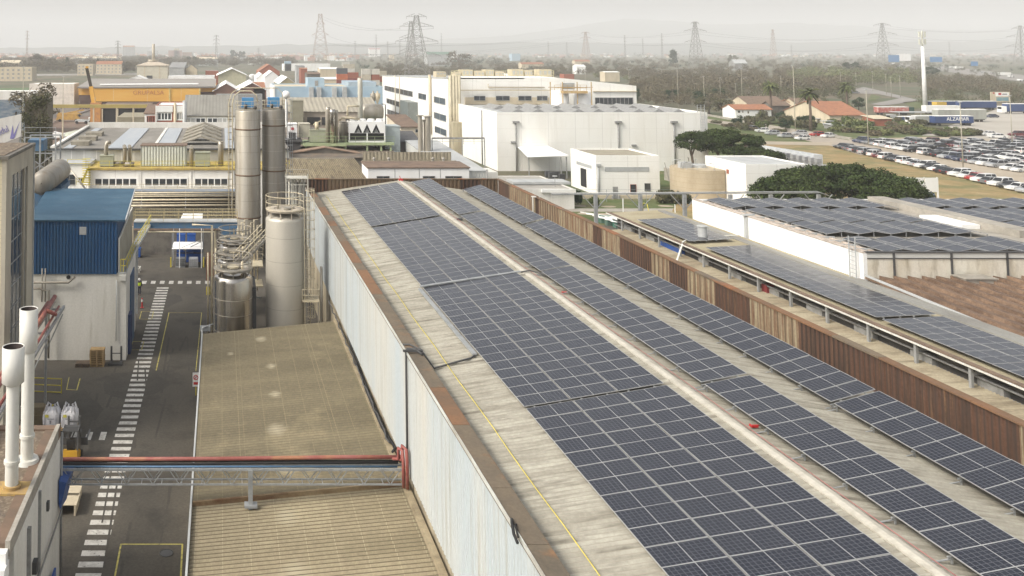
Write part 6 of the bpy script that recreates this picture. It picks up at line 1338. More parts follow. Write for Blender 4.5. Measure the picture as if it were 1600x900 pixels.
# ---------------- right hand roofs ----------------
GX=44.2; zG=8.15; SX1=51.15
rr=T('side_hall','long low hall with solar arrays on its tan roof right of the rusty parapet','factory building',(48,30,0))
yG0,yG1=28.,104.
b=MB(); b.corr(GX,zG,SX1,zG+.35,yG0,yG1,.26,.03,0,6,8); b.build('roof',M('tan_side_roof',(.34,.3,.2),c2=(.27,.23,.15),sc=(.3,.8,1),s=.6,c3=(.42,.38,.28),sc3=(.2,.15,1),s3=.6,fine=.15),rr)
b=MB(); b.box(GX-.1,GX,yG0,yG1,zG-.03,zG+.06); b.build('gutter',m_whitepipe,rr); b=MB(); b.box(GX+.05,GX+.35,yG0,yG1,zG+.05,zG+.16); b.build('brown_edge',m_brownroof,rr)
b=MB(); b.box(SX1-.5,SX1,yG0,72.9,zG+.3,zG+.42); b.box(SX1-1.3,SX1-.5,yG0,yG1-.5,zG+.3,zG+.4); b.build('grey_valley',M('dull_grey_valley',(.27,.265,.24),c2=(.2,.19,.17),sc=(1,.4,1),s=.5),rr)
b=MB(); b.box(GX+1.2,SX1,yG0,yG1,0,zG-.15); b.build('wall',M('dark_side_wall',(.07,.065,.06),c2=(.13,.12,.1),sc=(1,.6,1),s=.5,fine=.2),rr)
b=MB(); y=yG0+1
while y<yG1: b.box(GX+.12,GX+.28,y,y+.2,5,zG-.1); b.box(GX+.1,GX+1.2,y+.05,y+.15,zG-.5,zG-.35); y+=4.2; b.build('bracket',m_galv,rr); b=MB()
b=MB(); b.tube([(GX+.7,yG0,zG-.7),(GX+.7,yG1,zG-.7)],.08,6); b.tube([(GX+.9,yG0,zG-1.3),(GX+.9,yG1,zG-1.3)],.06,6)
for k in range(14): y=yG0+4+k*5.2; b.box(GX+.8,GX+1.19,y,y+1.8,5.8,7.4)
b.build('service_pipe',m_grey,rr)
b=MB(); b.box(GX+.7,GX+1.18,gp(1033,387,7.5)[1],gp(1020,380,7.5)[1]+2,6.6,7.4); b.build('blue_box',m_blueplastic,rr)
b=MB()
for px in (1250,): y=gp(px,450,7.3)[1]; b.box(GX+.6,GX+1.18,y,y+.7,6.4,7.5)
b.build('red_box',M('dull_red_box',(.2,.03,.03)),rr)
# valley between the halls
vl=T('valley_shed','long stained low roof in the trough between the rusty parapet and the side hall','shed',(38,30,0))
b=MB(); b.corr(HX1+.35,6.2,GX+.9,6.9,25,101,.26,.035,0,6,10); b.build('roof',M('stained_valley_roof',(.4,.35,.25),c2=(.26,.21,.14),sc=(.3,1.,1),s=.5,c3=(.15,.12,.08),sc3=(.5,2.5,1),s3=.7,fine=.2),vl)
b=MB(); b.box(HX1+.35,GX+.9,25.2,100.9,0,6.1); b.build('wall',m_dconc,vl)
b=MB(); a=(GX+.0,gp(1062,402,7.)[1],zG+.1); c=(GX-1.6,a[1]-1.9,6.95); b.bar(a,c,.14,.08); b.bar((GX,a[1],zG+.25),(GX+1.6,a[1]+1.8,zG+.3),.14,.06); b.bar((GX+1.6,a[1]+1.8,zG+.3),(SX1-.3,a[1]+2.0,zG+.55),.14,.06); tag(b.build('cable_tray',m_whitepipe),'pale cable tray climbing from the trough across the side hall roof','cable tray')
b=MB(); x,y=gp(1098,373,8.4); b.box(x-.55,x+.55,y-.5,y+.5,zG+.1,zG+.3); b.cyl(x,y,zG+.3,zG+1.35,.42,18); b.cyl(x,y,zG+1.4,zG+1.5,.5,18); b.cyl(x,y,zG+1.35,zG+1.4,.3,12); b.org=(x,y,zG+.1); tag(b.build('roof_vent',m_lgrey),'cylindrical grey roof vent between two arrays of the side hall','vent')
for l,pya,pyb,n_ in (('first array on the side hall, farthest, beside the round vent',377,342,0),('middle long array on the side hall below the white wall',496,384,0),('nearest array on the side hall, running out of frame',640,499.5,0)):
    z=zG+.35; y0=gp(1100,pya,z)[1]; y1=gp(1100,pyb,z)[1]; n=int((y1-y0)/PITCH)
    if pya==377: solar_array(l,GX+.75,z,y0,n,2,.05,'solar arrays on the side hall'); 
    elif pya==640: solar_array(l,GX+.75,z,y1-n*PITCH,n,2,.05,'solar arrays on the side hall')
    else: solar_array(l,GX+.75,z,y0,n,2,.05,'solar arrays on the side hall')
y=gp(1100,360,8.5)[1]; 
# white walled building with tent arrays
X5=51.2; Yc0=gp(1350,434,8.7)[1]; Yc1=98.5; zT=10.65; X6=69.5; X7=72.5; X8=100.
wt=T('white_parapet_hall','flat hall with dazzling white side wall and a field of tent shaped solar arrays','factory building',(75,Yc0,0))
b=MB(); b.box(X5,X5+.3,Yc0,Yc1,0,zT-.02); b.box(X5+.3,X8,Yc1-.3,Yc1,0,zT-.02); b.build('side_wall',m_whitep,wt)
b=MB(); b.box(X5+.3,X8,Yc0+.002,Yc0+.3,0,AZ(404,Yc0)); b.build('front_wall',M('grimy_cream_wall',(.72,.68,.58),c2=(.6,.54,.42),sc=(1,1,.5),s=.6,c3=(.25,.2,.12),sc3=(1,1,.25),s3=1.2,lo3=.5,hi3=.8),wt)
b=MB(); b.box(X5+.3,X8,Yc0+.003,Yc0+.25,AZ(403.3,Yc0),zT); b.build('translucent_band',M('white_translucent_band',(.62,.62,.58),rough=.5,c2=(.56,.56,.52),sc=(1,1,1),s=.2,fine=.03),wt)
b=MB(); b.box(X5+.3,X8,Yc0-.06,Yc0,AZ(404.3,Yc0),AZ(403,Yc0)); b.box(X5+.2,X8,Yc0-.08,Yc0+.3,zT,zT+.08)
for px in (1396,1486,1573): x=AX(px,400,Yc0); b.box(x-.07,x+.07,Yc0-.08,Yc0,8.4,zT)
b.build('front_trim',m_dgrey,wt)
b=MB(); b.box(X5+.3,X8,Yc0+.3,Yc1-.3,zT-.5,zT-.28); b.build('roof',m_conc,wt)
b=MB(); b.box(X5-.06,X5+.35,Yc0,Yc1,zT-.02,zT+.06); b.box(X5+1.0,X5+1.2,Yc0+1,Yc1-1,zT-.27,zT-.1); b.box(X5+1.8,X5+2.0,Yc0+1,Yc1-1,zT-.27,zT-.15); b.build('parapet_cap',M('pinkish_cap',(.55,.47,.4),c2=(.3,.25,.2),s=1.5),wt)
b=MB(); 
for k in range(16): y=Yc0+2+k*1.55; b.box(X5+.7,X5+2.3,y,y+.12,zT-.26,zT-.08)
tag(b.build('gutter_grating',m_lgrey),'narrow grating walkway along the white wall beside the tent arrays','grating')
y=yX(1167,X5,16); b=MB(); b.box(X5-.22,X5-.01,y-.2,y+.2,zG+.4,zT-.02); b.box(X5-.5,X5+.6,y-.25,y+.25,zT+.07,zT+.15); b.build('downpipe',m_lgrey,wt)
b=MB(); x=X5-.28
for q in (.4,1.15): b.box(x-.05,x+.02,Yc0+q,Yc0+q+.07,8.0,zT+1.1)
for k in range(9): b.box(x-.04,x+.01,Yc0+.47,Yc0+1.15,8.2+k*.33,8.25+k*.33)
b.box(x-.1,X5+.9,Yc0+.3,Yc0+.36,zT+.95,zT+1.); b.box(x-.1,X5+.9,Yc0+1.2,Yc0+1.26,zT+.95,zT+1.); b.build('roof_ladder',m_lgrey,wt)
b=MB(); b.hexa([(X6+.4,Yc0+7,zT-.27),(X6+2.2,Yc0+7,zT-.27),(X6+2.2,Yc1-.5,zT-.27),(X6+.4,Yc1-.5,zT-.27),(X6+.4,Yc0+7,zT+.35),(X6+2.2,Yc0+7,zT+.35),(X6+2.2,Yc1-.5,zT+.35),(X6+.4,Yc1-.5,zT+.35)]); b.build('roof_upstand',m_conc,wt)
b=MB(); b.box(X6-1.4,X6+.3,83.5,88.5,zT-.27,zT+.1); b.build('white_roof_patch',m_whitep,wt); b=MB(); b.box(X6-8.5,X6-5,86.5,92,zT-.26,zT-.1); b.build('white_roof_patch',m_whitep,wt)
bands=[(Yc0+.3,3),(gp(1400,366,zT)[1],3),(gp(1400,347.5,zT)[1],4),(gp(1400,325,zT)[1],3)]
PX=2.84; cnt=0
nm=['nearest','second','third','farthest']
for bi,(y0,nr) in enumerate(bands):
    for side in (0,1):
        xs=(X5+2.0 if bi<3 else X5+1.2) if side==0 else X7+.3; xe=X6-.2 if side==0 else X8-9
        if bi>=2 and side==0: xe=X6-.2-(0 if bi==3 else 1.)
        if side==1 and y0<78: continue
        k=0
        while xs+PX<=xe+.3 and (xs<58+ (y0-40)*.9):
            for s in (0,1):
                t=T('tent_array',f'{"left" if s==0 else "right"} tent slope, {nm[bi]} band, column {k+1} from the {"white wall" if side==0 else "roof upstand"}','solar panels',(xs,y0,zT+.0),'tent arrays on the white walled hall')
                a=.16
                for r in range(nr):
                    o=bpy.data.objects.new('solar_panel',pm2); col.objects.link(o); o.parent=t
                    if s==0: o.location=(.02,r*1.69,0); o.rotation_euler=(0,-a,0)
                    else: o.location=(.04+1.4*math.cos(a),r*1.69,1.4*math.sin(a)); o.rotation_euler=(0,a,0)
                b=MB(); 
                for yy in (.1,nr*1.69-.2):
                    if s==0: b.bar((xs+.02,y0+yy,zT-.25),(xs+.02,y0+yy,zT+.0),.05); b.bar((xs+1.35,y0+yy,zT-.25),(xs+1.35,y0+yy,zT+.28),.05)
                    else: b.bar((xs+2.8,y0+yy,zT-.25),(xs+2.8,y0+yy,zT),.05)
                b.build('mounting_frame',m_galv,t)
            cnt+=1; xs+=PX; k+=1
print('tents',cnt)
# brown tiled hall in front
tl=T('brown_tiled_hall','hall with rusty brown tiled roof right of the side hall','factory building',(65,50,0))
b=MB(); x=SX1+.05; k=0
while x<96:
    b.hexa([(x,40,7.2),(x+1.12,40,7.05),(x+1.12,Yc0-.1,8.5),(x,Yc0-.1,8.65),(x,40,7.45),(x+1.12,40,7.2),(x+1.12,Yc0-.1,8.65),(x,Yc0-.1,8.9)]); x+=1.13
b.build('roof',m_tilefield,tl); b=MB(); b.box(SX1+.1,96,40.2,Yc0-.2,0,7.0); b.build('wall',m_dconc,tl)
b=MB(); b.hexa([(SX1+.0,40,7.4),(SX1+.12,40,7.4),(SX1+.12,Yc0-.1,8.85),(SX1+.0,Yc0-.1,8.85),(SX1+.0,40,7.6),(SX1+.12,40,7.6),(SX1+.12,Yc0-.1,9.0),(SX1+.0,Yc0-.1,9.0)]); b.build('verge',m_lgrey,tl)
b=MB(); x=AX(1508,428,Yc0); b.box(x-1.3,x+1.3,Yc0-1.6,Yc0-.2,8.95,9.03); b.box(x-1.2,x+1.2,Yc0-1.5,Yc0-.3,8.6,8.95,0); tag(b.build('roof_hatch',m_conc),'pale flat hatch cover at the foot of the grimy cream wall','hatch')
# ---------------- vegetation ----------------
def leaf_cloud(blobs,n,size,flat=1.,seed=1,jit=.3):
    """numpy cloud of small quads spread through ellipsoid clumps"""
    rg=np.random.RandomState(seed); B=np.array(blobs,float)
    w=(B[:,3]*B[:,4]*B[:,5])**(2/3.); w/=w.sum(); idx=rg.choice(len(B),n,p=w)
    d=rg.normal(size=(n,3)); d/=np.linalg.norm(d,axis=1)[:,None]
    rad_=np.power(rg.uniform(.35,1,n),.6)[:,None]*(1+rg.normal(0,.06,n))[:,None]
    c=B[idx,:3]+d*rad_*B[idx,3:6]
    nn=d+rg.normal(0,.55,(n,3)); nn/=np.linalg.norm(nn,axis=1)[:,None]
    t=np.cross(nn,rg.normal(size=(n,3))); t/=np.linalg.norm(t,axis=1)[:,None]; u=np.cross(nn,t)
    s=size*rg.uniform(.6,1.3,n)[:,None]
    q=np.stack([c-t*s-u*s*.6,c+t*s-u*s*.6,c+t*s*.8+u*s*.7,c-t*s*.8+u*s*.7],1)
    return q
def np_mesh(name,q,mat):
    n=len(q); me=bpy.data.meshes.new(name); me.vertices.add(n*4); me.vertices.foreach_set('co',q.reshape(-1).astype('f'))
    me.loops.add(n*4); me.loops.foreach_set('vertex_index',np.arange(n*4,dtype='i')); me.polygons.add(n); me.polygons.foreach_set('loop_start',np.arange(n,dtype='i')*4)
    try: me.polygons.foreach_set('loop_total',np.full(n,4,'i'))
    except Exception: pass
    me.materials.append(mat); me.update(calc_edges=True); me.validate(); return me
def tree(name,label,cat,loc,crown_me,trunk_me,group=None,s=1.,rz=0):
    t=T(name,label,cat,loc,group); t.scale=(s,s,s) if not isinstance(s,tuple) else s; t.rotation_euler=(0,0,rz)
    if trunk_me: o=bpy.data.objects.new('trunk',trunk_me); col.objects.link(o); o.parent=t
    o=bpy.data.objects.new('crown' if name!='bush' else 'foliage',crown_me); col.objects.link(o); o.parent=t; return t
def mesh_of(b,mat,name='trunk'):
    me=bpy.data.meshes.new(name); me.from_pydata(b.v,[],b.f); me.materials.append(mat); me.polygons.foreach_set('use_smooth',b.s); me.update(); return me
# umbrella pines
def pine(seed,Rx,Hc,h,n,nc):
    r=random.Random(seed); bl=[]
    for k in range(nc):
        a=r.uniform(0,2*PI); q=math.sqrt(r.uniform(0,1))*.92; x,y=Rx*q*math.cos(a),Rx*q*math.sin(a)
        z=h-Hc+Hc*.72*math.sqrt(max(0,1-q*q))+r.uniform(-.4,.3); s=r.uniform(.75,1.6); bl.append((x,y,z+r.uniform(-.25,.35),s,s,s*.6))
    for k in range(nc//3):
        a=r.uniform(0,2*PI); bl.append((Rx*.93*math.cos(a),Rx*.93*math.sin(a),h-Hc+r.uniform(-.5,.6),1.2,1.2,.75))
    cr=np_mesh('crown',leaf_cloud(bl,n,.14,seed=seed),m_pine)
    b=MB(); b.tube([(0,0,0),(.1,0,h*.3),(-.1,.1,h*.5)],[.35,.28,.24],8)
    for k in range(8): a=k*PI/4+.3; q=Rx*r.uniform(.45,.8); b.tube([(-.1,.1,h*.42),(q*.5*math.cos(a),q*.5*math.sin(a),h*.66),(q*math.cos(a),q*math.sin(a),h-Hc*.75)],[.16,.1,.05],6)
    return cr,mesh_of(b,m_bark)
bigs=[(1229,327,141,5.0,7.8,'leftmost of the big umbrella pine group behind the tent arrays'),(1281,327,146,7.2,8.8,'second from left in the big umbrella pine group, tallest'),(1333,327,145,7.2,9.,'third from left in the big umbrella pine group, broad and dark'),(1394,327,141,5.2,7.7,'rightmost of the big umbrella pine group, beside the caged containers')]
for i,(px,py,Y,Rx,h,l) in enumerate(bigs):
    cr,tr=pine(20+i,Rx,5.2,h,24000,95); tree('umbrella_pine',l,'pine tree',(AX(px,300,Y),Y,0),cr,tr,'umbrella pines behind the tent arrays')
for i,(px,Y,Rx,h,l) in enumerate(((1081,193,2.6,9.6,'small umbrella pine with visible forked trunk beside the huge white hall'),(1122,196,4.6,10.,'left pine of the dark clump behind the white cube'),(1152,194,5.4,9.6,'middle pine of the dark clump behind the white cube'),(1184,190,4.4,7.,'right, lower pine of the dark clump behind the white cube'))):
    cr,tr=pine(40+i,Rx,2.8 if Rx<4 else 4.2,h,5000 if Rx<4 else 11000,30 if Rx<4 else 45); tree('umbrella_pine',l,'pine tree',(AX(px,230,Y),Y,0),cr,tr,'pines behind the white cube')
# bush meshes
def bushme(seed,mat,n=900,size=.16,fl=.8):
    r=random.Random(seed); bl=[(r.uniform(-.55,.55),r.uniform(-.55,.55),r.uniform(.35,.7)*fl,r.uniform(.3,.5),r.uniform(.3,.5),r.uniform(.28,.42)*fl) for _ in range(9)]
    return np_mesh('foliage',leaf_cloud(bl,n,size,seed=seed),mat)
BM={k:[bushme(60+i*7+j,m,600,.09) for j in range(3)] for i,(k,m) in enumerate((('g',m_green),('d',m_darkleaf),('s',m_scrub),('b',m_bare),('w',m_willow)))}
def bush(px,py,w_,h_,k,label,group=None,name='bush',cat='bush'):
    x,y=gp(px,py); t=tree(name,label,cat,(x,y,0),BM[k][R.randrange(3)],None,group,(w_/1.7,w_/1.7,h_/1.0),rnd(0,6)); return t
bush(904,322,2.,3.4,'d','dark green shrub between the outbuilding and the white annex'); bush(930,322,1.8,2.2,'g','small green shrub at the corner of the white annex')
for i,px in enumerate((1035,1050,1064,1098)): bush(px,318,2.6,2.8,'s' if i<3 else 'b',['brown twiggy shrub left of three before the round tank','middle brown twiggy shrub before the round tank','right brown twiggy shrub before the round tank','reddish bare shrub left of the clipped hedge'][i])
x,y=gp(1120,318); bl=[(q*.8,0,.9,.8,.7,.85) for q in range(-6,7)]; o=bpy.data.objects.new('hedge',np_mesh('hedge',leaf_cloud(bl,4500,.12,seed=5),m_darkleaf)); col.objects.link(o); o.location=(AX(1118,312,158),158,0); tag(o,'dense dark green hedge before the white cube building','hedge')
# ---------------- tank containers stacked behind the pines ----------------
k=0
for c in range(9):
    px=1212+c*9.5; py=238+c*1.7
    for lv in range(2 if c<8 else 1):
        x,y=gp(px,py+14); 
        for dd in (0,):
            ibc(x,y,.03+lv*1.25,f'{"upper" if lv else "lower"} {"grey" if c in(1,2) else "whitish"} caged tank, column {c+1} from the left, behind white cube',m_ibcd if c in (1,2) else m_ibcw,'caged tanks stacked behind the white cube')
b=MB()
for c in range(9):
    px=1206+c*10; py=234.5+c*1.8; x,y=gp(px,py+12); b.box(x-1,x+1,y+1.5,y+4,0,2.6+.0*c)
tag(b.build('wrapped_goods',M('white_shrink_wrap',(.6,.62,.63),rough=.4,c2=(.5,.53,.56),s=1.)),'long block of white shrink wrapped goods behind the caged tanks','wrapped goods')
x,y=gp(1448,325); ys_=y
b=MB(); 
for q in (-3.0,-.2,2.0): b.box(x+q-.05,x+q+.05,y,y+.1,0,5.2)
b.box(x-3.4,x-.3,y-.1,y,2.7,5.1); b.box(x-.1,x+2.1,y-.1,y,2.7,5.1); b.box(x+1.9,x+2.1,y-.12,y,0,2.7); tag(b.build('white_hoarding',m_whitep),'white double hoarding standing right of the big pines','hoarding')
b=MB(); b.box(x-1.4,x+1.6,y+.2,y+1.2,0,2.5); tag(b.build('blue_wrapped_load',M('blue_white_wrap',(.12,.24,.5),c2=(.45,.5,.6),s=1.5)),'blue and white wrapped load beneath the white hoarding','load')

# ---------------- verge, lane, car park ----------------
gsheet('dry_grass_verge',[(1196,222),(1310,226),(1480,268),(1620,303),(1900,360),(1900,420),(1150,420),(1050,330),(1100,260)],.05,m_drygrass)
gsheet('grass_field',[(1000,330),(1600,330),(2000,360),(2100,300),(1700,216),(1250,186),(1105,182),(1040,200)],.03,m_grass)
gsheet('parking_lot',[(1300,229),(1330,218),(1450,214),(1800,222),(2050,320),(1700,330),(1600,300),(1500,272),(1400,249)],.08,m_dirt)
gsheet('access_lane',[(1104,186),(1104,192),(1200,207),(1300,229),(1345,243),(1400,240),(1340,222),(1230,203)],.1,M('pale_lane',(.37,.32,.26),c2=(.3,.26,.21),s=.1))
gsheet('side_lane',[(1180,226),(1300,228),(1300,223),(1180,221)],.11,m_dirt)
gsheet('lot_grass_strip',[(1560,246),(1700,252),(1700,258),(1575,252)],.1,m_grass)
b=MB(); 
for a,c in (((1105,181),(1225,203)),((1225,203),(1330,219))):
    p=Vector((*gp(*a),.4)); q=Vector((*gp(*c),.4)); b.bar(p,q,.5,.8)
tag(b.build('lane_wall',m_conc),'low pale wall running along the far side of the access lane','wall')
gsheet('lorry_yard',[(1440,212),(1560,170),(1800,172),(1900,215),(1640,222)],.09,M('pale_yard',(.42,.39,.34),c2=(.36,.33,.28),s=.05,fine=.06))
# cars
CARC={'white':(.72,.72,.7),'silver':(.38,.39,.4),'grey':(.14,.145,.15),'black':(.018,.019,.022),'dark blue':(.02,.03,.07),'red':(.35,.02,.02),'dark red':(.12,.02,.025)}
CARM={k:M('car_paint_'+k.replace(' ','_'),v,rough=.35,c2=v,fine=0,coat=.6) for k,v in CARC.items()}
m_cglass=M('car_glass',(.02,.022,.025),rough=.12,fine=0,spec=.7)
def car_proto(kind,paint):
    L,Wd,H={'hatchback':(4.0,1.75,1.48),'saloon':(4.6,1.8,1.43),'off-roader':(4.5,1.85,1.68)}[kind]
    t=T('parked_car','proto','car',(0,0,0)); h=Wd/2; b=MB()
    zb=.22; zs=.62*H if kind!='off-roader' else .6*H
    rear=L/2; fr=-L/2
    hood=.30*L; tail=(.02 if kind!='saloon' else .2)*L
    prof=[(fr,zb+.1),(fr,zs*.72),(fr+.12,zs*.84),(fr+hood,zs),(rear-tail*.9-.06,zs+.02),(rear-.02,zs*.92),(rear,zb+.12),(rear-.1,zb),(fr+.1,zb)]
    def shell(pr,w0,w1=None,m=0):
        n=len(pr); vs=[(x,-w0,z) for x,z in pr]+[(x,w0,z) for x,z in pr]
        b.add(vs,[tuple(range(n))[::-1],tuple(range(n,2*n))]+[(i,(i+1)%n,n+(i+1)%n,n+i) for i in range(n)],m)
    shell(prof,h)
    a0=fr+hood*.95; a1=fr+hood+.62; r1=rear-tail-(.35 if kind!='off-roader' else .2); r0=rear-tail*.6-.03
    def frus(x0,x1,x2,x3,z0,z1,w0,w1,m=0):
        b.hexa([(x0,-w0,z0),(x1,-w0,z0),(x1,w0,z0),(x0,w0,z0),(x2,-w1,z1),(x3,-w1,z1),(x3,w1,z1),(x2,w1,z1)],m)
    b2=MB()
    b2.hexa([(a0,-h+.03,zs-.02),(r0,-h+.03,zs-.02),(r0,h-.03,zs-.02),(a0,h-.03,zs-.02),(a1,-h+.2,H-.06),(r1,-h+.2,H-.06),(r1,h-.2,H-.06),(a1,h-.2,H-.06)])
    b.hexa([(a1-.02,-h+.19,H-.07),(r1+.02,-h+.19,H-.07),(r1+.02,h-.19,H-.07),(a1-.02,h-.19,H-.07),(a1+.1,-h+.24,H),(r1-.1,-h+.24,H),(r1-.1,h-.24,H),(a1+.1,h-.24,H)])
    for xm in (a1+.0,(a1+r1)/2+.1,r1-.02):
        for s in (-1,1): b.bar((xm+(a0-a1)*(.9 if xm==a1 else 0)+(r0-r1)*(.9 if xm==r1-.02 else 0),s*(h-.02),zs),(xm,s*(h-.19),H-.06),.07,.05)
    b.build('body',paint,t); b2.build('windows',m_cglass,t)
    wb_=MB(); r=.33
    for x in (fr+.82,rear-.8):
        for s in (-1,1):
            wb_=MB(); wb_.tube([(x,s*(h-.16),r),(x,s*(h+.02),r)],r,14); wb_.tube([(x,s*(h+.02),r),(x,s*(h+.03),r)],r*.6,10,1); wb_.build('wheel',[m_black,m_lgrey],t)
    for s in (-1,1): lb_=MB(); lb_.box(fr-.02,fr+.1,s*(h-.3)-.18,s*(h-.3)+.18,zs*.62,zs*.78,0); lb_.build('headlight',m_frame,t); lb_=MB(); lb_.box(rear-.05,rear+.02,s*(h-.22)-.15,s*(h-.22)+.15,zs*.65,zs*.88); lb_.build('tail_light',CARM['red'],t)
    return t
PROTO={}
ORD=['first','second','third','fourth','fifth','sixth','seventh','eighth','ninth','tenth','eleventh','twelfth','thirteenth','fourteenth','fifteenth','sixteenth','seventeenth','eighteenth','nineteenth','twentieth','twenty-first','twenty-second','twenty-third','twenty-fourth','twenty-fifth','twenty-sixth','twenty-seventh','twenty-eighth','twenty-ninth','thirtieth','thirty-first','thirty-second','thirty-third','thirty-fourth']
CK=['hatchback','saloon','off-roader']
def put_car(x,y,rz,kind,c,label,group):
    key=(kind,c)
    if key not in PROTO:
        t=car_proto(kind,CARM[c]); PROTO[key]=t; t.location=(x,y,.09); t.rotation_euler=(0,0,rz); t['label']=label; t['group']=group; return t
    return dup(PROTO[key],(x,y,.09),rz,label,group)
def row(a,c,step,rz,names,label,group,cols=None,skip=0.,maxpx=1618,z=.09):
    A=Vector(a); C_=Vector(c); L=(C_-A).length; n=int(L/step); k=0
    for i in range(n+1):
        p=A+(C_-A)*(i/max(n,1)); 
        H=CZ; Zp=p.y-H*TT; px=CX+F*p.x/(CC*Zp)
        if px>maxpx: continue
        if R.random()<skip: continue
        kd=R.choice(CK); c_=(cols[k%len(cols)] if cols else R.choice(names))
        put_car(p.x+rnd(-.2,.2),p.y+rnd(-.2,.2),rz+rnd(-.03,.03)+(PI if R.random()<.3 else 0),kd,c_,f'{ORD[min(k,33)]} {c_} {kd}'.replace(ORD[min(k,33)]+' ','')+f', {ORD[min(k,33)]} {label}',group); k+=1
mixc=['white','silver','silver','grey','black','black','dark blue','grey','grey','black','dark red']
a=gp(1316,232); c=gp(1640,309)
row(a,c,2.75,rad(10),mixc,'from the far end of the row along the grass verge','cars along the grass verge',cols=['black','black','grey','silver','black','silver','black','white','dark red','white','black','black','white','white','silver','white','black','white','black','black','white','white','red','white','grey','white','black','white','silver','white'])
base=Vector(gp(1345,223)); dirn=(Vector(gp(1592,268))-base).normalized()
for k in range(9):
    o_=Vector((1,.0))*(5.9*k+(k//2)*1.5); st=(k%2)*.0
    A=base+o_+dirn*(0 if k<1 else rnd(0,2)); L=[66,64,60,60,58,52,50,45,40][k]
    row(A,A+dirn*L,2.7,rad(8),mixc,f'from the far end in lot row {["one, nearest the verge lane","two","three","four","five","six","seven","eight","nine"][k]}','cars in the parking lot',skip=.12,cols=(['dark blue','dark blue','grey','silver','white','silver','white','white','white','black','white','black','black','silver'] if k==0 else None))
for i,(px,py,c_,kd,l) in enumerate(((1250,211,'silver','hatchback','parked by the lane wall, left of the red one'),(1277,213,'red','hatchback','parked by the lane wall between two pale cars'),(1295,215,'white','saloon','parked by the lane wall, right of the red one'),(1254,219,'white','hatchback','alone on the near side of the access lane'),(1191,207,'white','hatchback','half hidden in the lane side scrub, brightest there'),(1207,211,'silver','hatchback','in the lane side scrub, second from its left end'),(1228,215,'silver','saloon','in the lane side scrub, rightmost'),(1175,203,'grey','saloon','in the lane side scrub, dark and far left'),(1160,200,'dark red','saloon','barely visible at the top of the lane side scrub'),
  (1336,146,'grey','saloon','driving on the far curved road'),(1550,184,'dark blue','saloon','standing alone in the pale lorry yard'),(1524,210,'silver','hatchback','at the front edge of the pale lorry yard, left'),(1545,212,'white','saloon','at the front edge of the pale lorry yard, middle'),(1558,216,'white','saloon','at the pale lorry yard edge, right of middle'),(1590,213,'dark red','off-roader','at the lorry yard edge, rear of two dark red ones'),(1594,220,'dark red','saloon','at the lorry yard edge, front of two dark red ones'))):
    x,y=gp(px,py); put_car(x,y,rad(rnd(-15,15)),kd,c_,f'{c_} {kd} {l}',None)
# scrub between lane and cars
def rr_bushes(n,poly,ks,wr,hr,label,group,name='bush'):
    (x0,y0,x1,y1)=poly
    for i in range(n):
        px=rnd(x0,x1); py=rnd(y0,y1)+( (px-x0)/(x1-x0)*0 ); bush(px,py,rnd(*wr),rnd(*hr),R.choice(ks),label,group)
rr_bushes(45,(1300,190,1440,213),'sgsbgw',(3,6),(1.8,3.4),'scrubby bush in the brown hedge strip before the parking lot','bushes in the strip before the parking lot')
rr_bushes(32,(1435,205,1530,214),'sgsbgw',(3,5),(1.2,2.4),'scrubby bush in the brown hedge strip before the parking lot','bushes in the strip before the parking lot')
rr_bushes(60,(1120,170,1330,204),'gsdbsw',(3,6),(2,4.4),'bush among the cottages beside the access lane','bushes among the cottages')
rr_bushes(16,(1115,192,1240,216),'sbg',(3,5),(1.,1.8),'low bush in the weedy strip along the access lane','bushes in the weedy lane strip')
# lamp posts
m_pole=M('grey_beige_pole',(.42,.39,.31),rough=.7)
def lamp(px,pt,pb,label,arm=1,group='tall lamp posts',w_=.095,z0=0,m=None):
    x,y=gp(px,pb); zt=AZ(pt,y); t=T('lamp_post',label,'lamp post',(x,y,0),group); b=MB(); b.tube([(x,y,z0),(x,y,zt)],[w_*1.3,w_*.8],8); b.build('pole',m or m_pole,t)
    b=MB()
    if arm: b.box(x-.9,x+.9,y-.06,y+.06,zt-.1,zt); b.box(x-1.1,x-.4,y-.2,y+.2,zt-.02,zt+.14); b.box(x+.4,x+1.1,y-.2,y+.2,zt-.02,zt+.14)
    else: b.box(x-.35,x+.35,y-.2,y+.2,zt,zt+.18)
    b.build('lamp_head',m_lgrey,t)
lamp(1357,140,228,'leftmost lamp post of the parking lot, with lower floodlight',0); lamp(1505,160,263,'middle lamp post of the parking lot, before the blue lorry',0); lamp(1582,150,229,'rightmost lamp post, at the lorry yard edge',0); lamp(1243,102,206,'slender pole by the grey car and the lane wall',0); 
for i,(px,pt,pb) in enumerate(((1060,107,167),(1160,106,165),(983,109,140),(915,111,132),(1126,122,160),(1221,119,152),(1150,131,155),(1101,120,172),(1314,114,140),(1338,115,138),(1364,112,143),(1385,116,148),(1393,121,153),(1407,119,152),(1009,98,120),(1013,101,120),(1546,92,110),(1570,95,110))):
    lamp(px,pt,pb,['tall cream pole at the right end of the rear white hall','tall cream lamp post left of the palm trees','lamp post just above the right roof end of the rear white hall','lamp post above the fat round tanks','thin cream pole between two taller ones near the white sheds','pole left of the first palm tree','short pole below the long white shed','grey pole rising beside the ladder of the huge white hall','leftmost pole at the far road junction','second pole from the left at the far junction','third pole from the left at the far junction','fourth pole from the left at the far junction','fifth pole from the left at the far junction','rightmost pole at the far road junction','left one of two distant thin poles above the rear hall','right one of two distant thin poles above the rear hall','left distant pole by the motorway','right distant pole by the motorway'][i],1 if i<4 else 0)
lamp(868,276,322,'grey floodlight pole beside the low outbuilding with white fascia',0,w_=.07,m=m_grey)
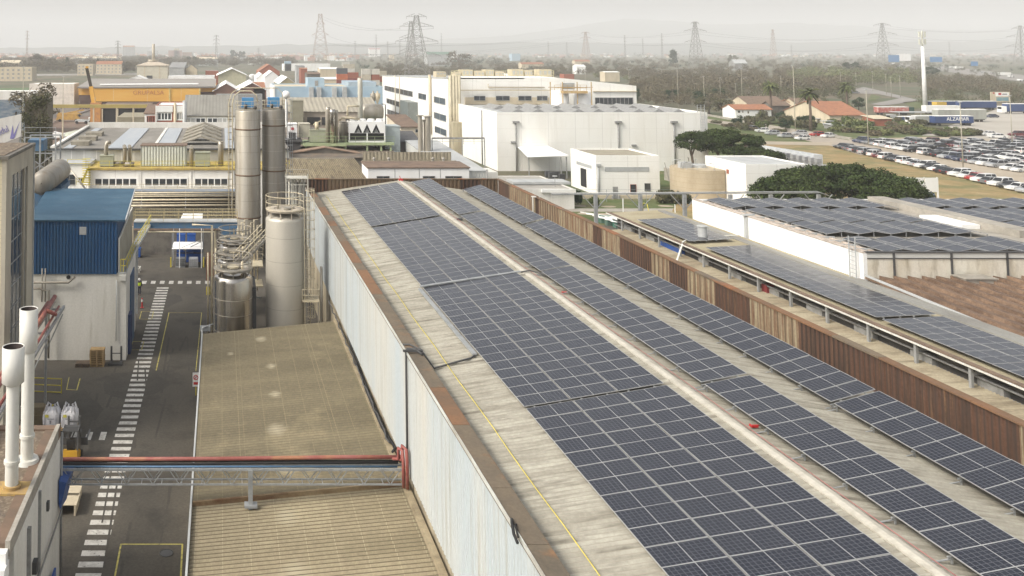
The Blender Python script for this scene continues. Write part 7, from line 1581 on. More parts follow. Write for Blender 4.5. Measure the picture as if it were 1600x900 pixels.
for i,(px,pt,pb) in enumerate(((35,105,235),(98,120,205),(68,165,250))): lamp(px,pt,pb,['yellow slender mast left behind the brick block','pale lamp mast before the yellow beam','short yellow pole beside the banner sign'][i],0,w_=.1)
# telecom mast
x,y=gp(1446,170); zt=AZ(72,y); tm=T('telecom_mast','tall white tubular telecom mast with antenna clusters above the lorries','mast',(x,y,0)); b=MB(); b.tube([(x,y,0),(x,y,zt)],[.95,.6],18); b.build('tube',M('white_mast_with_red_shade',(.78,.78,.76),fine=.02),tm)
zt2=AZ(48,y); b=MB(); b.tube([(x,y,zt),(x,y,zt2)],.3,8); 
for k in range(6):
    a=k*PI/3
    for z in (zt+.8,zt+4.2): b.box(x+1.2*math.cos(a)-.22,x+1.2*math.cos(a)+.22,y+1.2*math.sin(a)-.2,y+1.2*math.sin(a)+.2,z,z+2.4)
b.ring(x,y,zt+.6,1.2,.08,16); b.ring(x,y,zt+4,1.2,.08,16); b.build('antenna',M('pale_antenna',(.6,.6,.52)),tm)
# palms
def palm(px,pb,pt,label):
    x,y=gp(px,pb); zt=AZ(pt,y); t=T('palm_tree',label,'palm tree',(x,y,0)); h=zt-1.8; b=MB(); b.tube([(x,y,0),(x+.1,y,h*.5),(x,y,h)],[.5,.38,.42],10); b.build('trunk',m_bark,t); b=MB()
    for k in range(46):
        a=rnd(0,2*PI); el=rnd(-.7,1.25); L=rnd(2.9,4.); P=[]
        for j in range(6): u=j/5; P.append((x+L*u*math.cos(a)*math.cos(el*(1-u*.4)),y+L*u*math.sin(a)*math.cos(el*(1-u*.4)),h+.2+L*u*math.sin(el)-1.7*u*u))
        sx_,sy_=-math.sin(a),math.cos(a)
        for j in range(5):
            w0=.42*math.sin(PI*(j+.3)/6); w1=.42*math.sin(PI*(j+1.3)/6.)
            p,q=P[j],P[j+1]; b.add([(p[0]-sx_*w0,p[1]-sy_*w0,p[2]-.12),(p[0],p[1],p[2]),(q[0],q[1],q[2]),(q[0]-sx_*w1,q[1]-sy_*w1,q[2]-.12),(p[0]+sx_*w0,p[1]+sy_*w0,p[2]-.12),(q[0]+sx_*w1,q[1]+sy_*w1,q[2]-.12)],[(0,1,2,3),(1,4,5,2)])
    b.build('fronds',m_palm,t)
    b=MB(); b.lathe(x,y,[(.45,h-2.4),(1.,h-1.5),(.8,h-.3),(.2,h)],10); b.build('dead_skirt',M('dead_fronds',(.2,.14,.08)),t)
palm(1267,206,137,'nearest palm, with the thick leaning trunk between the cottages'); palm(1205,182,126,'palm above the yellow cottage, left of the three'); palm(1324,180,127,'palm above the orange barn, right of the three')
# cottages
def cottage(label,px0,px1,pt,pb,dep,mw,mr,rh,kind='gx',wins=()):
    Y=gp(px0,pb)[1]; t,z=hpx('cottage',label,'house',px0,px1,pt,Y,dep,mw,mr,rh,kind,over=.4)
    for a,c,p,q in wins: win(t,AX(a,p,Y),AX(c,p,Y),AZ(q,Y),AZ(p,Y),Y,1,1,m_beige,m_glass)
    return t
cottage('long low white cottage with rusty orange roof beside the lane',1149,1205,171,186,9,m_whitep,m_redroof,1.6,wins=((1153,1156,173,176),(1168,1170,174,177),(1160,1161,173,176),(1196,1199,178,181)))
cottage('pale yellow cottage with one tall window behind the slender pole',1234,1252,160,176,6,M('cream_yellow',(.72,.62,.36)),m_redroof,1.,wins=((1237,1240,161,167),))
cottage('open dark barn left of the pale yellow cottage',1206,1234,165,180,7,m_dconc,m_brownroof,1.5)
cottage('orange roofed barn, largest roof beside the lorries',1296,1352,180,194,26,m_beige,m_redroof,4.2)
cottage('brown roofed barn behind the nearest palm',1252,1298,168,178,16,m_beige,m_brownroof,3.5); cottage('low brown roofed barn left behind the first palm',1170,1228,163,171,16,m_beige,m_brownroof,3.2)
cottage('lean shed with grey door right of the orange roofed barn',1366,1393,186,197,6,m_brick,m_beige,.8,'sx'); cottage('tiny grey shed among the bushes, left of the barn door',1300,1316,196,202,4,m_grey,m_lgrey,.3,'sx')
b=MB(); 
for px,py in ((1232,194),(1282,192),(1292,196)): x,y=gp(px,py); b.box(x-2,x+2,y-1,y+1,1.5,1.7); b.box(x-1.8,x-1.6,y-.8,y-.6,0,1.5); b.box(x+1.6,x+1.8,y+.6,y+.8,0,1.5)
tag(b.build('tin_shelters',m_lgrey),'small pale tin shelters among the cottage gardens','shelters')
# lorries
def lorry(px0,px1,pt,pb,label,mc,txt=None,mt=None,cab=None,top=None,dep=2.6):
    Y=gp(px0,pb)[1]; x0,x1=AX(px0,pt,Y),AX(px1,pt,Y); zt=AZ(pt,Y)
    t=T('articulated_lorry',label,'lorry',((x0+x1)/2,Y,0)); b=MB(); b.box(x0,x1,Y,Y+dep,1.1,zt-.15); b.build('trailer_body',mc,t)
    b=MB(); b.box(x0,x1,Y-.02,Y+dep+.02,zt-.15,zt); b.build('trailer_roof',top or m_whitep,t); b=MB(); b.box(x0+.3,x1-.3,Y+.4,Y+dep-.4,.8,1.1); b.build('chassis',m_dgrey,t)
    for xx in (x0+.12*(x1-x0),x0+.82*(x1-x0),x0+.9*(x1-x0)):
        for yy in (Y+.1,Y+dep-.4): b=MB(); b.tube([(xx,yy,.5),(xx,yy+.3,.5)],.5,12); b.build('wheel',m_black,t)
    if cab:
        xc=x1+1.3 if cab[0]=='r' else x0-1.3; b=MB(); b.box(xc-1,xc+1,Y+.1,Y+dep-.1,.6,3.2); b.build('cab',cab[1],t); b=MB(); b.box(xc+(.95 if cab[0]=='r' else -1.02),xc+(1.02 if cab[0]=='r' else -.95),Y+.3,Y+dep-.3,1.9,2.9); b.build('windscreen',m_cglass,t)
    if txt: text(txt,txt_size.get(txt,1.5),mt or m_whitep,((x0+x1)/2+txt_off.get(txt,0),Y-.03,(1.1+zt)/2+.1),(PI/2,0,0),t)
    return t
txt_size={'ALZAMAR':1.75}; txt_off={'ALZAMAR':1.2}
m_lblue2=M('deep_blue_tarp',(.025,.055,.16),rough=.5,c2=(.035,.07,.18),sc=(1,1,.3),s=1.); m_greybox=M('grey_trailer',(.36,.37,.33),c2=(.3,.3,.27),sc=(1,1,.3),s=.6); m_tauttan=M('tan_grey_curtain',(.3,.27,.22))
lorry(1461,1521,181,197,'blue trailer with large white letters standing before the grey box trailer',m_lblue2,'ALZAMAR')
lorry(1432,1461,181,196,'white and grey short trailer coupled left of the lettered blue trailer',m_greybox,cab=('l',m_whitep))
lorry(1466,1541,171,191,'grey box trailer with white top, its end facing right',m_greybox,dep=3.)
lorry(1372,1420,167,180,'red and white trailer behind the orange roofed barn',M('red_curtain',(.45,.1,.08),c2=(.6,.45,.4),s=.8),cab=('r',M('dark_green_cab',(.03,.08,.06))))
lorry(1500,1557,158,172,'long blue trailer with faint white lettering in the rear row',m_lblue2)
lorry(1450,1499,158,170,'blue trailer in the rear row, partly behind a yellow machine',m_lblue2); lorry(1574,1615,162,178,'blue lorry at the far right edge of the yard',m_lblue2,cab=('l',m_whitep))
lorry(1447,1500,165,178,'white roofed trailer in front of the rear row',m_whitep); lorry(1402,1432,182,193,'dark blue flat lorry beside the lean shed',m_lblue2,cab=('l',m_lgrey))
Y_=gp(1464,171)[1]; b=MB(); b.box(AX(1456,165,Y_),AX(1471,165,Y_),Y_-3,Y_,.3,3.4); tag(b.build('yellow_machine',M('yellow_machine_paint',(.6,.4,.06))),'yellow machine body standing in front of the rear blue trailer','machine')
Y_=gp(1440,190)[1]; b=MB(); b.box(AX(1405,180,Y_),AX(1500,178,Y_),Y_,Y_+5,3.3,3.5)
for px in (1406,1440,1470,1499): b.box(AX(px,180,Y_)-.1,AX(px,180,Y_)+.1,Y_+.2,Y_+.4,0,3.3)
tag(b.build('open_shelter',m_lgrey),'long thin roofed open shelter between the lorries and the bushes','shelter')
# billboard
Y_=gp(1562,166)[1]; bd=T('billboard','billboard with white, red and blue blocks above the rear lorries','billboard',(AX(1562,150,Y_),Y_,0)); x0,x1=AX(1548,150,Y_),AX(1578,150,Y_); z0,z1=AZ(159,Y_),AZ(143.5,Y_); b=MB(); b.box(x0,x1,Y_,Y_+.3,z0,z1); b.build('panel',m_beige,bd)
b=MB(); dx=x1-x0; dz=z1-z0; b.box(x0+dx*.25,x1-dx*.05,Y_-.05,Y_-.01,z0+dz*.55,z0+dz*.95); b.build('white_block',m_whitep,bd); b=MB(); b.box(x0+dx*.28,x1-dx*.08,Y_-.05,Y_-.01,z0+dz*.08,z0+dz*.46); b.build('blue_green_picture',M('blue_green_print',(.15,.3,.36),c2=(.3,.36,.3),s=.5),bd)
b=MB(); b.box(x0+dx*.4,x0+dx*.55,Y_-.09,Y_-.05,z0+dz*.68,z0+dz*.9); b.box(x0+dx*.12,x0+dx*.2,Y_-.05,Y_-.01,z0+dz*.8,z0+dz*.95); b.build('red_mark',m_redpaint,bd); b=MB(); b.box(x0+dx*.6,x0+dx*.85,Y_-.09,Y_-.05,z0+dz*.7,z0+dz*.82); b.build('dark_mark',m_grey,bd)
b=MB(); b.box(x0+1,x0+1.4,Y_+.3,Y_+.6,0,z1-1); b.box(x1-1.4,x1-1,Y_+.3,Y_+.6,0,z1-1); b.build('post',m_galv,bd)
# roads beyond
gsheet('far_road',[(1330,141),(1350,136),(1392,146),(1440,158),(1380,165),(1360,163),(1405,154),(1372,147),(1330,146)],.12,m_road)
gsheet('far_road_island',[(1362,148),(1378,152),(1365,158),(1355,158)],.16,m_grass)
gsheet('motorway',[(1380,100),(1480,104),(1640,122),(1640,133),(1470,111),(1380,104)],.12,m_road)
gsheet('far_yard_road',[(560,160),(600,160),(600,170),(560,170)],.12,m_road)
gsheet('green_meadow',[(1410,160),(1500,152),(1545,163),(1430,170)],.12,m_grass)
b=MB(); 
for i,(px,py,l,w_) in enumerate(((1395,101,9,'m'),(1410,102,7,''),(1473,104,8,''),(1490,107,12,''),(1500,108,12,''),(1535,114,5,''),(1570,118,14,''),(1580,121,5,''),(1595,127,4.5,''),(1551,115,4,''))):
    x,y=gp(px,py); t=T('distant_lorry',['leftmost white lorry on the motorway below the big white sign','second white lorry on the motorway from the left','red roofed white lorry left of the dark green tree','white lorry just right of the dark green tree','white lorry touching the one right of the green tree','small grey van halfway along the motorway','long white tanker lorry on the motorway','white van behind the tanker lorry','white car lowest on the motorway at the frame edge','grey car ahead of the tanker lorry'][i],'lorry' if l>6 else 'van',(x,y,0)); b=MB(); h=3.4 if l>6 else 1.8; b.box(x-l/2,x+l/2-1.6,y-1.2,y+1.2,.8,h); b.build('box_body',m_whitep if i not in(5,9) else m_lgrey,t); b=MB(); b.box(x+l/2-1.5,x+l/2,y-1.1,y+1.1,.5,h*.8); b.build('cab',m_lgrey if i!=2 else m_brick,t); b=MB()
    for q in (-l/2+1,l/2-1): b.tube([(x+q,y-1.25,.5),(x+q,y-1.,.5)],.5,10)
    b.build('wheel',m_black,t)
def bsign(px0,px1,pt,pb,py,label,m,hh=0):
    Y=gp(px0,py)[1]; x0,x1=AX(px0,pt,Y),AX(px1,pt,Y); t=T('road_sign' if m is m_rsign else 'roadside_board',label,'sign',((x0+x1)/2,Y,0)); b=MB(); b.box(x0,x1,Y,Y+.3,AZ(pb,Y),AZ(pt,Y)); b.build('panel',m,t); b=MB()
    for q in (.15,.85): x=x0+(x1-x0)*q; b.box(x-.2,x+.2,Y+.3,Y+.6,0,AZ(pt,Y)-.5)
    b.build('post',m_grey,t)
m_rsign=M('blue_road_sign',(.07,.2,.42),c2=(.1,.25,.45),s=.3)
bsign(1388,1405,86,97,106,'blue motorway sign left of the white rooftop board',m_rsign); bsign(1403,1423,84,95,105,'large cream board above the motorway lorries',m_whitep); bsign(1453,1472,89,97,108,'blue motorway sign right of the telecom mast',m_rsign); bsign(1517,1528,96,103,112,'small blue motorway sign toward the right edge',m_rsign)

# ---------------- far woods, as masses ----------------
def wood(name,label,rects,n,mats_sizes,seed,mat,leaf=.5,hr=(6,11),per=170):
    rg=random.Random(seed); prot=[]
    for j in range(7):
        r=random.Random(seed*10+j); bl=[(r.uniform(-.35,.35),r.uniform(-.35,.35),r.uniform(.3,.78),r.uniform(.16,.3),r.uniform(.16,.3),r.uniform(.12,.24)) for _ in range(11)]
        prot.append(leaf_cloud(bl,per,.038,seed=seed*10+j))
    out=[]
    tot=sum((r[2]-r[0])*(r[3]-r[1])*r[4] for r in rects)
    for r in rects:
        m=int(n*(r[2]-r[0])*(r[3]-r[1])*r[4]/tot)
        for _ in range(m):
            px=rg.uniform(r[0],r[2]); py=rg.uniform(r[1],r[3]); x,y=gp(px,py); h=rg.uniform(*hr)*(1 if len(r)<6 else r[5]); w_=h*rg.uniform(.8,1.25); a=rg.uniform(0,6.28)
            q=prot[rg.randrange(7)]; c_,s_=math.cos(a),math.sin(a); k=np.empty_like(q)
            k[...,0]=(q[...,0]*c_-q[...,1]*s_)*w_+x; k[...,1]=(q[...,0]*s_+q[...,1]*c_)*w_+y; k[...,2]=q[...,2]*h; out.append(k)
    o=bpy.data.objects.new(name,np_mesh(name,np.concatenate(out),mat)); col.objects.link(o); return tag(o,label,'woodland',kind='stuff')
# rects: px0,py0,px1,py1 (ground rows), density, height factor
wood('bare_woodland','brown leafless woodland across the plain',[(590,100,1000,124,1.2),(990,100,1330,150,1.0),(1120,135,1240,158,.5,.6),(1000,140,1130,168,.9,.7),(1330,100,1440,132,1.),(1450,128,1560,150,1.2,.8),(1560,138,1640,162,1.,.7),(1180,88,1640,100,.8),(560,90,1180,100,.8),(180,92,560,99,.4),(0,95,210,116,3.5,1.5),(200,93,460,106,3.5,1.5)],2300,None,3,m_bare,per=240)
wood('scrub_thicket','dull olive scrub thickets among the bare woods',[(1000,120,1330,160,.8,.7),(1250,112,1400,135,.8,.8),(1440,135,1640,165,.7,.6),(600,105,1000,122,.5,.8),(1400,104,1560,135,.5,.7),(840,112,900,120,.5),(1250,150,1330,172,.6,.5)],640,None,4,m_scrub,per=210)
wood('willow_belt','yellowish green willow belt across the middle of the woods',[(1235,118,1430,134,1.,1.1),(930,118,980,128,.7,.7)],190,None,5,m_willow)
wood('evergreen_clumps','scattered dark evergreen clumps far off',[(0,92,560,104,.35,1.),(560,88,1640,112,.4,.9),(700,92,780,104,.6,1.3),(0,100,300,114,.25,.8)],300,None,6,m_darkleaf)
wood('hazy_tree_belt','hazy belts of trees near the horizon',[(0,81.5,1640,86,1.,1.6),(0,86,1640,92,.6,1.2)],900,None,8,m_darkleaf,per=70,hr=(9,15))
# individual trees
def crownme(seed,mat,n,leaf,tall=False,hollow=0):
    r=random.Random(seed); bl=[]
    for k in range(16):
        z=r.uniform(.3,.85); q=(1-abs(z-.55)*1.3)*.36 if not tall else max(.05,(1-z)*.3); a=r.uniform(0,6.28); bl.append((q*math.cos(a),q*math.sin(a),z,.17,.17,.13))
    if tall: bl.append((0,0,.9,.05,.05,.1))
    return np_mesh('crown',leaf_cloud(bl,n,leaf,seed=seed),mat)
b=MB(); b.tube([(0,0,0),(.01,0,.3),(0,.01,.6)],[.035,.025,.012],6)
for k in range(5): a=k*1.26; b.tube([(0,0,.25+.05*k),(.2*math.cos(a),.2*math.sin(a),.55+.05*k)],[.014,.006],5)
TRK=mesh_of(b,m_bark)
CRN={'d':crownme(1,m_darkleaf,1300,.03),'g':crownme(2,m_green,1300,.03),'b':crownme(3,m_bare,900,.022),'s':crownme(4,m_scrub,1200,.028),'c':crownme(5,m_darkleaf,1200,.028,True)}
for i,(px,pt,pb,wf,k,l) in enumerate(((1052,78,104,.9,'c','dark pointed cypress standing out above the far woods'),(1052,140,160,1.4,'d','dark round tree left of the lane, by the tall cream pole'),(1094,142,162,1.3,'d','dark round tree between the two tall cream poles'),(1125,138,160,1.2,'d','dark round tree right of centre near the second cream pole'),(1108,150,178,1.5,'s','brown green tree beside the ladder end of the huge hall'),(1130,155,180,1.5,'s','brown tree just above the access lane'),(1330,97,118,1.4,'d','round dark tree before the distant long roof'),(1456,104,120,1.6,'d','dark green round tree beside the telecom mast'),(1146,85,103,.9,'s','far slim tree right of the dark cypress'),
  (437,118,150,.8,'c','dark conical tree left of the light blue building'),(490,112,140,.9,'d','dark tree behind the light blue roof room, left'),(515,116,142,1.,'d','dark tree behind the light blue roof room, right'),(57,132,205,1.3,'b','large leafless tree behind the banner sign'),(300,88,104,1.4,'d','dark tree left of the white gabled sheds'),(365,78,95,.8,'d','first of two dark rounded trees on the skyline'),(378,80,95,.9,'d','second of two dark rounded trees on the skyline'),(55,84,112,1.2,'b','broad bare tree on the left skyline, before the far houses'),(75,88,112,1.2,'b','bare tree just right of the broad one on the left skyline'),(105,90,112,.5,'c','slim dark cypress left of the crane tip'),(153,92,112,.6,'c','slim dark cypress right of the crane tip'),(1340,190,206,1.2,'g','green tree at the gable of the orange barn'),(1228,185,204,1.2,'d','dark tree under the pale yellow cottage'),(1258,182,200,1.3,'d','dark tree behind the nearest palm trunk'),(1342,152,172,1.,'d','dark tree right of the far palm'),(998,138,164,.5,'c','slim dark cypress at the right end of the rear white hall'),(717,80,108,1.6,'b','large rounded bare tree above the white block'),(60,84,100,1.3,'d','flat topped green tree on the far left skyline'),(165,175,200,1.2,'g','green shrub tree below the crane'),(150,178,200,1.,'g','palm like green tree under the orange machine'))):
    x,y=gp(px,pb); h=AZ(pt,y); tree('tree',l,'tree',(x,y,0),CRN[k],TRK,None,(h*wf,h*wf,h*1.08),rnd(0,6))
# ---------------- industrial estate behind, left half ----------------
# grey roofed office and brick house
Yo=215.; of,z_=hpx('grey_roofed_office','low office with broad grey ribbed roof and a row of pale windows','building',288,372,181,Yo,26,M('office_cream',(.66,.62,.52)),M('grey_ribbed_roof',(.25,.24,.21),c2=(.2,.19,.165),sc=(1,.3,1),s=.3,rib=(0,.8,.12)),4.2,'gx')
for a,c,n in ((291,305,2),(307,320,2),(325,339,2),(341,354,2),(358,366,1)): win(of,AX(a,190,Yo),AX(c,190,Yo),AZ(195,Yo),AZ(185,Yo),Yo,n,1,m_whitep,m_glass if a in(307,325) else m_glassl,fr=.2)
Yk=220.; bk,z_=hpx('brick_house','white topped red brick house with wide white framed windows','house',244,287,166,Yk,14,m_brick,m_whitep,par=.3)
b=MB(); b.box(AX(243,170,Yk),AX(270,170,Yk),Yk-.35,Yk-.01,AZ(175,Yk),AZ(165,Yk)); b.box(AX(276,170,Yk),AX(287.3,170,Yk),Yk-.35,Yk-.01,AZ(175,Yk),AZ(165,Yk)); b.box(AX(243,170,Yk),AX(245,170,Yk),Yk-.35,Yk-.01,0,AZ(175,Yk)-.01); b.build('white_fascia',m_whitep,bk)
win(bk,AX(247,180,Yk),AX(267,180,Yk),AZ(186.5,Yk),AZ(177,Yk),Yk,4,1,m_whitep,m_glass,fr=.25); win(bk,AX(277,180,Yk),AX(286,180,Yk),AZ(186.5,Yk),AZ(177,Yk),Yk,3,1,m_whitep,m_glass,fr=.25)
b=MB(); b.tube([(AX(273.5,180,Yk),Yk-.2,0),(AX(273.5,180,Yk),Yk-.2,AZ(160,Yk))],.35,8); b.build('downpipe',m_beige,bk)
ww,z_=hpx('white_wing','small white wing with four slim windows left of the brick house','house',226,242.5,178,Yk+2,12,m_whitep,m_brownroof,1.5,'sx')
for px in (231,234.5,237.5,240.5): win(ww,AX(px-1,185,Yk+2),AX(px+.6,185,Yk+2),AZ(192,Yk+2),AZ(182,Yk+2),Yk+2,1,1,m_brick,m_glass,fr=.12)
b=MB(); Y_=214; b.tube([(AX(288.5,170,Y_),Y_,0),(AX(288.5,170,Y_),Y_,AZ(158,Y_))],.5,8); b.box(AX(286,159,Y_),AX(291,159,Y_),Y_-.4,Y_+.4,AZ(159,Y_),AZ(157,Y_)); tag(b.build('chimney_pipe',m_lgrey),'grey vent pipe at the left end of the ribbed grey roof','vent pipe')
# dark open shed, yard
Yd=300.; ds,z_=hpx('open_shed','long open shed with dark bays below the yellow beam','shed',158,232,169.5,Yd,18,m_dark,m_brownroof,.8,'sx')
b=MB()
for px in (160,184,209,231): b.box(AX(px,175,Yd)-.2,AX(px,175,Yd)+.2,Yd-.3,Yd-.01,0,AZ(170,Yd))
b.build('post',m_beige,ds); b=MB(); Y_=Yd-30; b.box(AX(183,185,Y_),AX(226,185,Y_),Y_,Y_+20,0,AZ(183,Y_)); tag(b.build('khaki_hardstanding',M('khaki_tarp',(.3,.27,.19),c2=(.24,.21,.15),s=.4)),'flat khaki loading deck before the dark open shed','deck')
yb_=T('yellow_gantry_beam','long yellow brown crane beam crossing the yard behind the grey roof','gantry beam',(-55,262,0)); Y_=262.; b=MB(); b.box(AX(68,165,Y_),AX(243,165,Y_),Y_,Y_+1,AZ(168.5,Y_),AZ(163.5,Y_)); b.build('beam',M('olive_yellow_paint',(.42,.33,.1),c2=(.34,.27,.1),sc=(.3,1,1),s=.5),yb_); b=MB()
for px in (74,98,146,182,208,241): b.box(AX(px,165,Y_)-.2,AX(px,165,Y_)+.2,Y_+.2,Y_+.6,0,AZ(168.6,Y_))
b.build('post',m_beige,yb_)
# crane
Yc_=285.; cr=T('mobile_crane','orange mobile crane with dark raised boom before the ochre warehouse','crane',(AX(148,180,Yc_),Yc_,0)); b=MB(); b.bar((AX(147,160,Yc_),Yc_,AZ(162,Yc_)),(AX(142,135,Yc_),Yc_,AZ(135,Yc_)),1.3); b.build('lower_boom',m_ochre,cr); b=MB(); b.bar((AX(142.5,137,Yc_),Yc_,AZ(137,Yc_)),(AX(135.5,106,Yc_),Yc_,AZ(106,Yc_)),.9); b.build('upper_boom',M('dark_boom',(.06,.05,.04)),cr); b=MB(); b.box(AX(134,104,Yc_),AX(138,104,Yc_),Yc_-.5,Yc_+.5,AZ(106.5,Yc_),AZ(103.5,Yc_)); b.build('boom_head',m_ochre,cr)
b=MB(); b.box(AX(142,175,Yc_),AX(158,175,Yc_),Yc_-1.5,Yc_+1.5,1.2,AZ(160,Yc_)); b.box(AX(140,185,Yc_),AX(160,185,Yc_),Yc_-1.5,Yc_+1.5,.6,1.9); b.build('carrier',M('orange_carrier',(.55,.27,.08),c2=(.4,.2,.1),s=.8),cr); b=MB()
for q in (141,147,153,159): b.tube([(AX(q,190,Yc_),Yc_-1.7,.6),(AX(q,190,Yc_),Yc_-1.4,.6)],.6,10)
b.build('wheel',m_black,cr)
for i,(px,py,w_,h_,m,l) in enumerate(((107,190,9,3.4,M('orange_plant',(.5,.3,.07),c2=(.35,.2,.08),s=.8),'heap of orange plant machinery left of the crane'),(118,182,5,2.,M('orange_plant2',(.52,.32,.1)),'orange loader arm behind the orange machinery heap'),(128,193,5,1.6,m_lgrey,'pale platform lorry between the orange machines'),(151,192,6,2.6,m_whitep,'white van cab right of the crane foot'),(91,218,4,2.4,m_whitep,'white van beside the blue process frame'))):
    x,y=gp(px,py); t=T('plant_machine' if i<3 else 'van',l,'machine' if i<3 else 'van',(x,y,0)); b=MB(); b.hexa([(x-w_/2,y-1.3,.7),(x+w_/2,y-1.3,.7),(x+w_/2,y+1.3,.7),(x-w_/2,y+1.3,.7),(x-w_/2+.8,y-1.1,h_),(x+w_/2-1.4,y-1.1,h_*.8),(x+w_/2-1.4,y+1.1,h_*.8),(x-w_/2+.8,y+1.1,h_)]); b.build('body',m,t); b=MB(); b.bar((x-w_/2,y,h_*.7),(x+w_/2+1,y,h_*1.3) if i<2 else (x+w_/2,y,h_*.75),.4); b.build('arm' if i<2 else 'roof_rail',m,t)
    b=MB()
    for q in (-w_/3,w_/3): b.tube([(x+q,y-1.5,.55),(x+q,y-1.1,.55)],.55,10)
    b.build('wheel',m_black,t)
b=MB(); x,y=gp(178,196); zt=AZ(170,y); b.box(x-1,x+1,y-.6,y+.6,0,zt); b.sphere((x+.6,y-.8,zt-1),.7,8); tag(b.build('blue_advert_column',m_bluepipe),'tall narrow blue advert column beside the dark open shed','column')
b=MB(); x,y=gp(120,212); b.lathe(x,y,[(3.6,0),(3.3,.8),(.4,1.7),(.02,1.8)],16); b.v=[(x+(p[0]-x)*1.25,p[1],p[2]) for p in b.v]; tag(b.build('covered_pile',M('pale_green_cover',(.42,.44,.36))),'pale green covered pile at the corner of the patched roof hall','pile')
gsheet('red_brown_yard',[(70,228),(290,205),(290,186),(160,180),(70,186)],.03,M('red_brown_ground',(.16,.1,.075),c2=(.2,.16,.11),s=.15))
gsheet('far_factory_yard',[(-200,240),(560,240),(560,150),(-200,150)],.025,M('grey_brown_yard',(.17,.15,.13),c2=(.13,.115,.1),s=.08))
iv,_=hpx('ivy_clad_structure','tall dark structure overgrown with brown creepers behind the banner sign','structure',39,74,156,175,6,M('dark_mesh_cladding',(.11,.095,.065),c2=(.16,.13,.09),sc=(1,1,.4),s=.6,fine=.4),m_dconc,par=.2)
xa_,xb_=AX(37,180,175)-iv.location.x,AX(76,180,175)-iv.location.x
o=bpy.data.objects.new('creeper',np_mesh('creeper',leaf_cloud([(xa_+(xb_-xa_)*rnd(0,1),rnd(-.4,.4),rnd(4,AZ(150,175)),1.1,.6,1.2) for _ in range(90)],6000,.14,seed=77),m_scrub)); col.objects.link(o); o.parent=iv
# railway like tracks and gantries left
b=MB()
for k in range(7):
    a=gp(78+k*3,196-k*1.5); c=gp(150+k*9,158-k*.7); b.bar((*a,.5),(*c,.5),.25,.2)
tag(b.build('rail_tracks',M('pale_rails',(.42,.36,.33))),'set of pale parallel rails running off behind the yellow beam','rails')
hpx('blue_train_shed','long blue grey platform canopy at the far left edge','shed',-30,72,158,300,5,M('blue_grey_band',(.12,.17,.23),c2=(.3,.32,.32),sc=(.9,.2,3.),s=.4),m_dconc,par=.2)
hpx('white_long_shed','white long low shed at the far left, above the blue canopy','shed',-30,66,143,360,8,m_white,m_whitep,par=.2)
hpx('white_terminal','long white flat shed left of the crane','shed',46,116,132,420,14,M('white_terminal_wall',(.74,.68,.6)),m_whitep,par=.3)
gsheet('sports_field',[(-100,144),(44,143),(46,137),(-100,140)],.15,M('sport_green',(.08,.14,.04)))
gsheet('wide_far_road',[(-200,121),(220,117),(220,114),(-200,119)],.14,M('pale_far_road',(.32,.3,.27)))
# ochre warehouse
Yw=400.; yw=T('ochre_warehouse','long ochre warehouse with faded red lettering and grey roof','warehouse',(AX(230,150,Yw),Yw,0)); x0,x1=AX(146,140,Yw),AX(313,140,Yw); xl_,xr_=AX(121,140,Yw),AX(337,140,Yw)
z1,z0=AZ(138,Yw),AZ(158.5,Yw)
b=MB(); b.box(x0,x1,Yw,Yw+60,z0,z1); b.box(xl_,x0-.01,Yw+3,Yw+60,AZ(149,Yw),z1); b.box(x1+.01,xr_,Yw+3,Yw+60,AZ(144,Yw),z1); b.build('ochre_wall',m_ochre,yw)
b=MB(); b.box(xl_+.3,xr_-.3,Yw+3.5,Yw+60,0,z0-.01); b.box(x0+.2,x1-.2,Yw+.4,Yw+3.4,0,z0-.01); b.box(xl_+.1,x0-.3,Yw+3.2,Yw+3.4,z0,AZ(149,Yw)-.01); b.box(x1+.3,xr_+.2,Yw+3.2,Yw+60,z0,AZ(144,Yw)-.01); b.build('brown_wall',M('maroon_brown_wall',(.13,.08,.065),c2=(.1,.07,.06)),yw)
b=MB(); zr=AZ(124.5,Yw+40); b.hexa([(xl_,Yw-.3,z1),(xr_,Yw-.3,z1+.4),(xr_,Yw+40,zr),(xl_,Yw+40,zr),(xl_,Yw-.3,z1+.6),(xr_,Yw-.3,z1+1.),(xr_,Yw+40,zr+.5),(xl_,Yw+40,zr+.5)]); b.build('roof',M('grey_taupe_roof',(.3,.28,.25),c2=(.24,.22,.2),sc=(.1,1,1),s=.3),yw)
b=MB(); b.hexa([(x0+2,Yw+6,z1+1.2),(x1-1,Yw+6,z1+1.5),(x1-1,Yw+8,z1+1.7),(x0+2,Yw+8,z1+1.4),(x0+2,Yw+6,z1+1.5),(x1-1,Yw+6,z1+1.8),(x1-1,Yw+8,z1+2.),(x0+2,Yw+8,z1+1.7)]); b.build('roof_light_strip',m_whitep,yw)
text('GRUPALSA',2.6,M('faded_red_letters',(.52,.2,.07)),(AX(232,144,Yw),Yw-.06,AZ(145,Yw)),(PI/2,0,0),yw,'lettering',1.1)
b=MB()
for px in (265,312): b.box(AX(px,150,Yw)-.35,AX(px,150,Yw)+.35,Yw-.3,Yw-.01,0,z1)
b.build('yellow_post',M('yellow_trim',(.66,.5,.18)),yw)
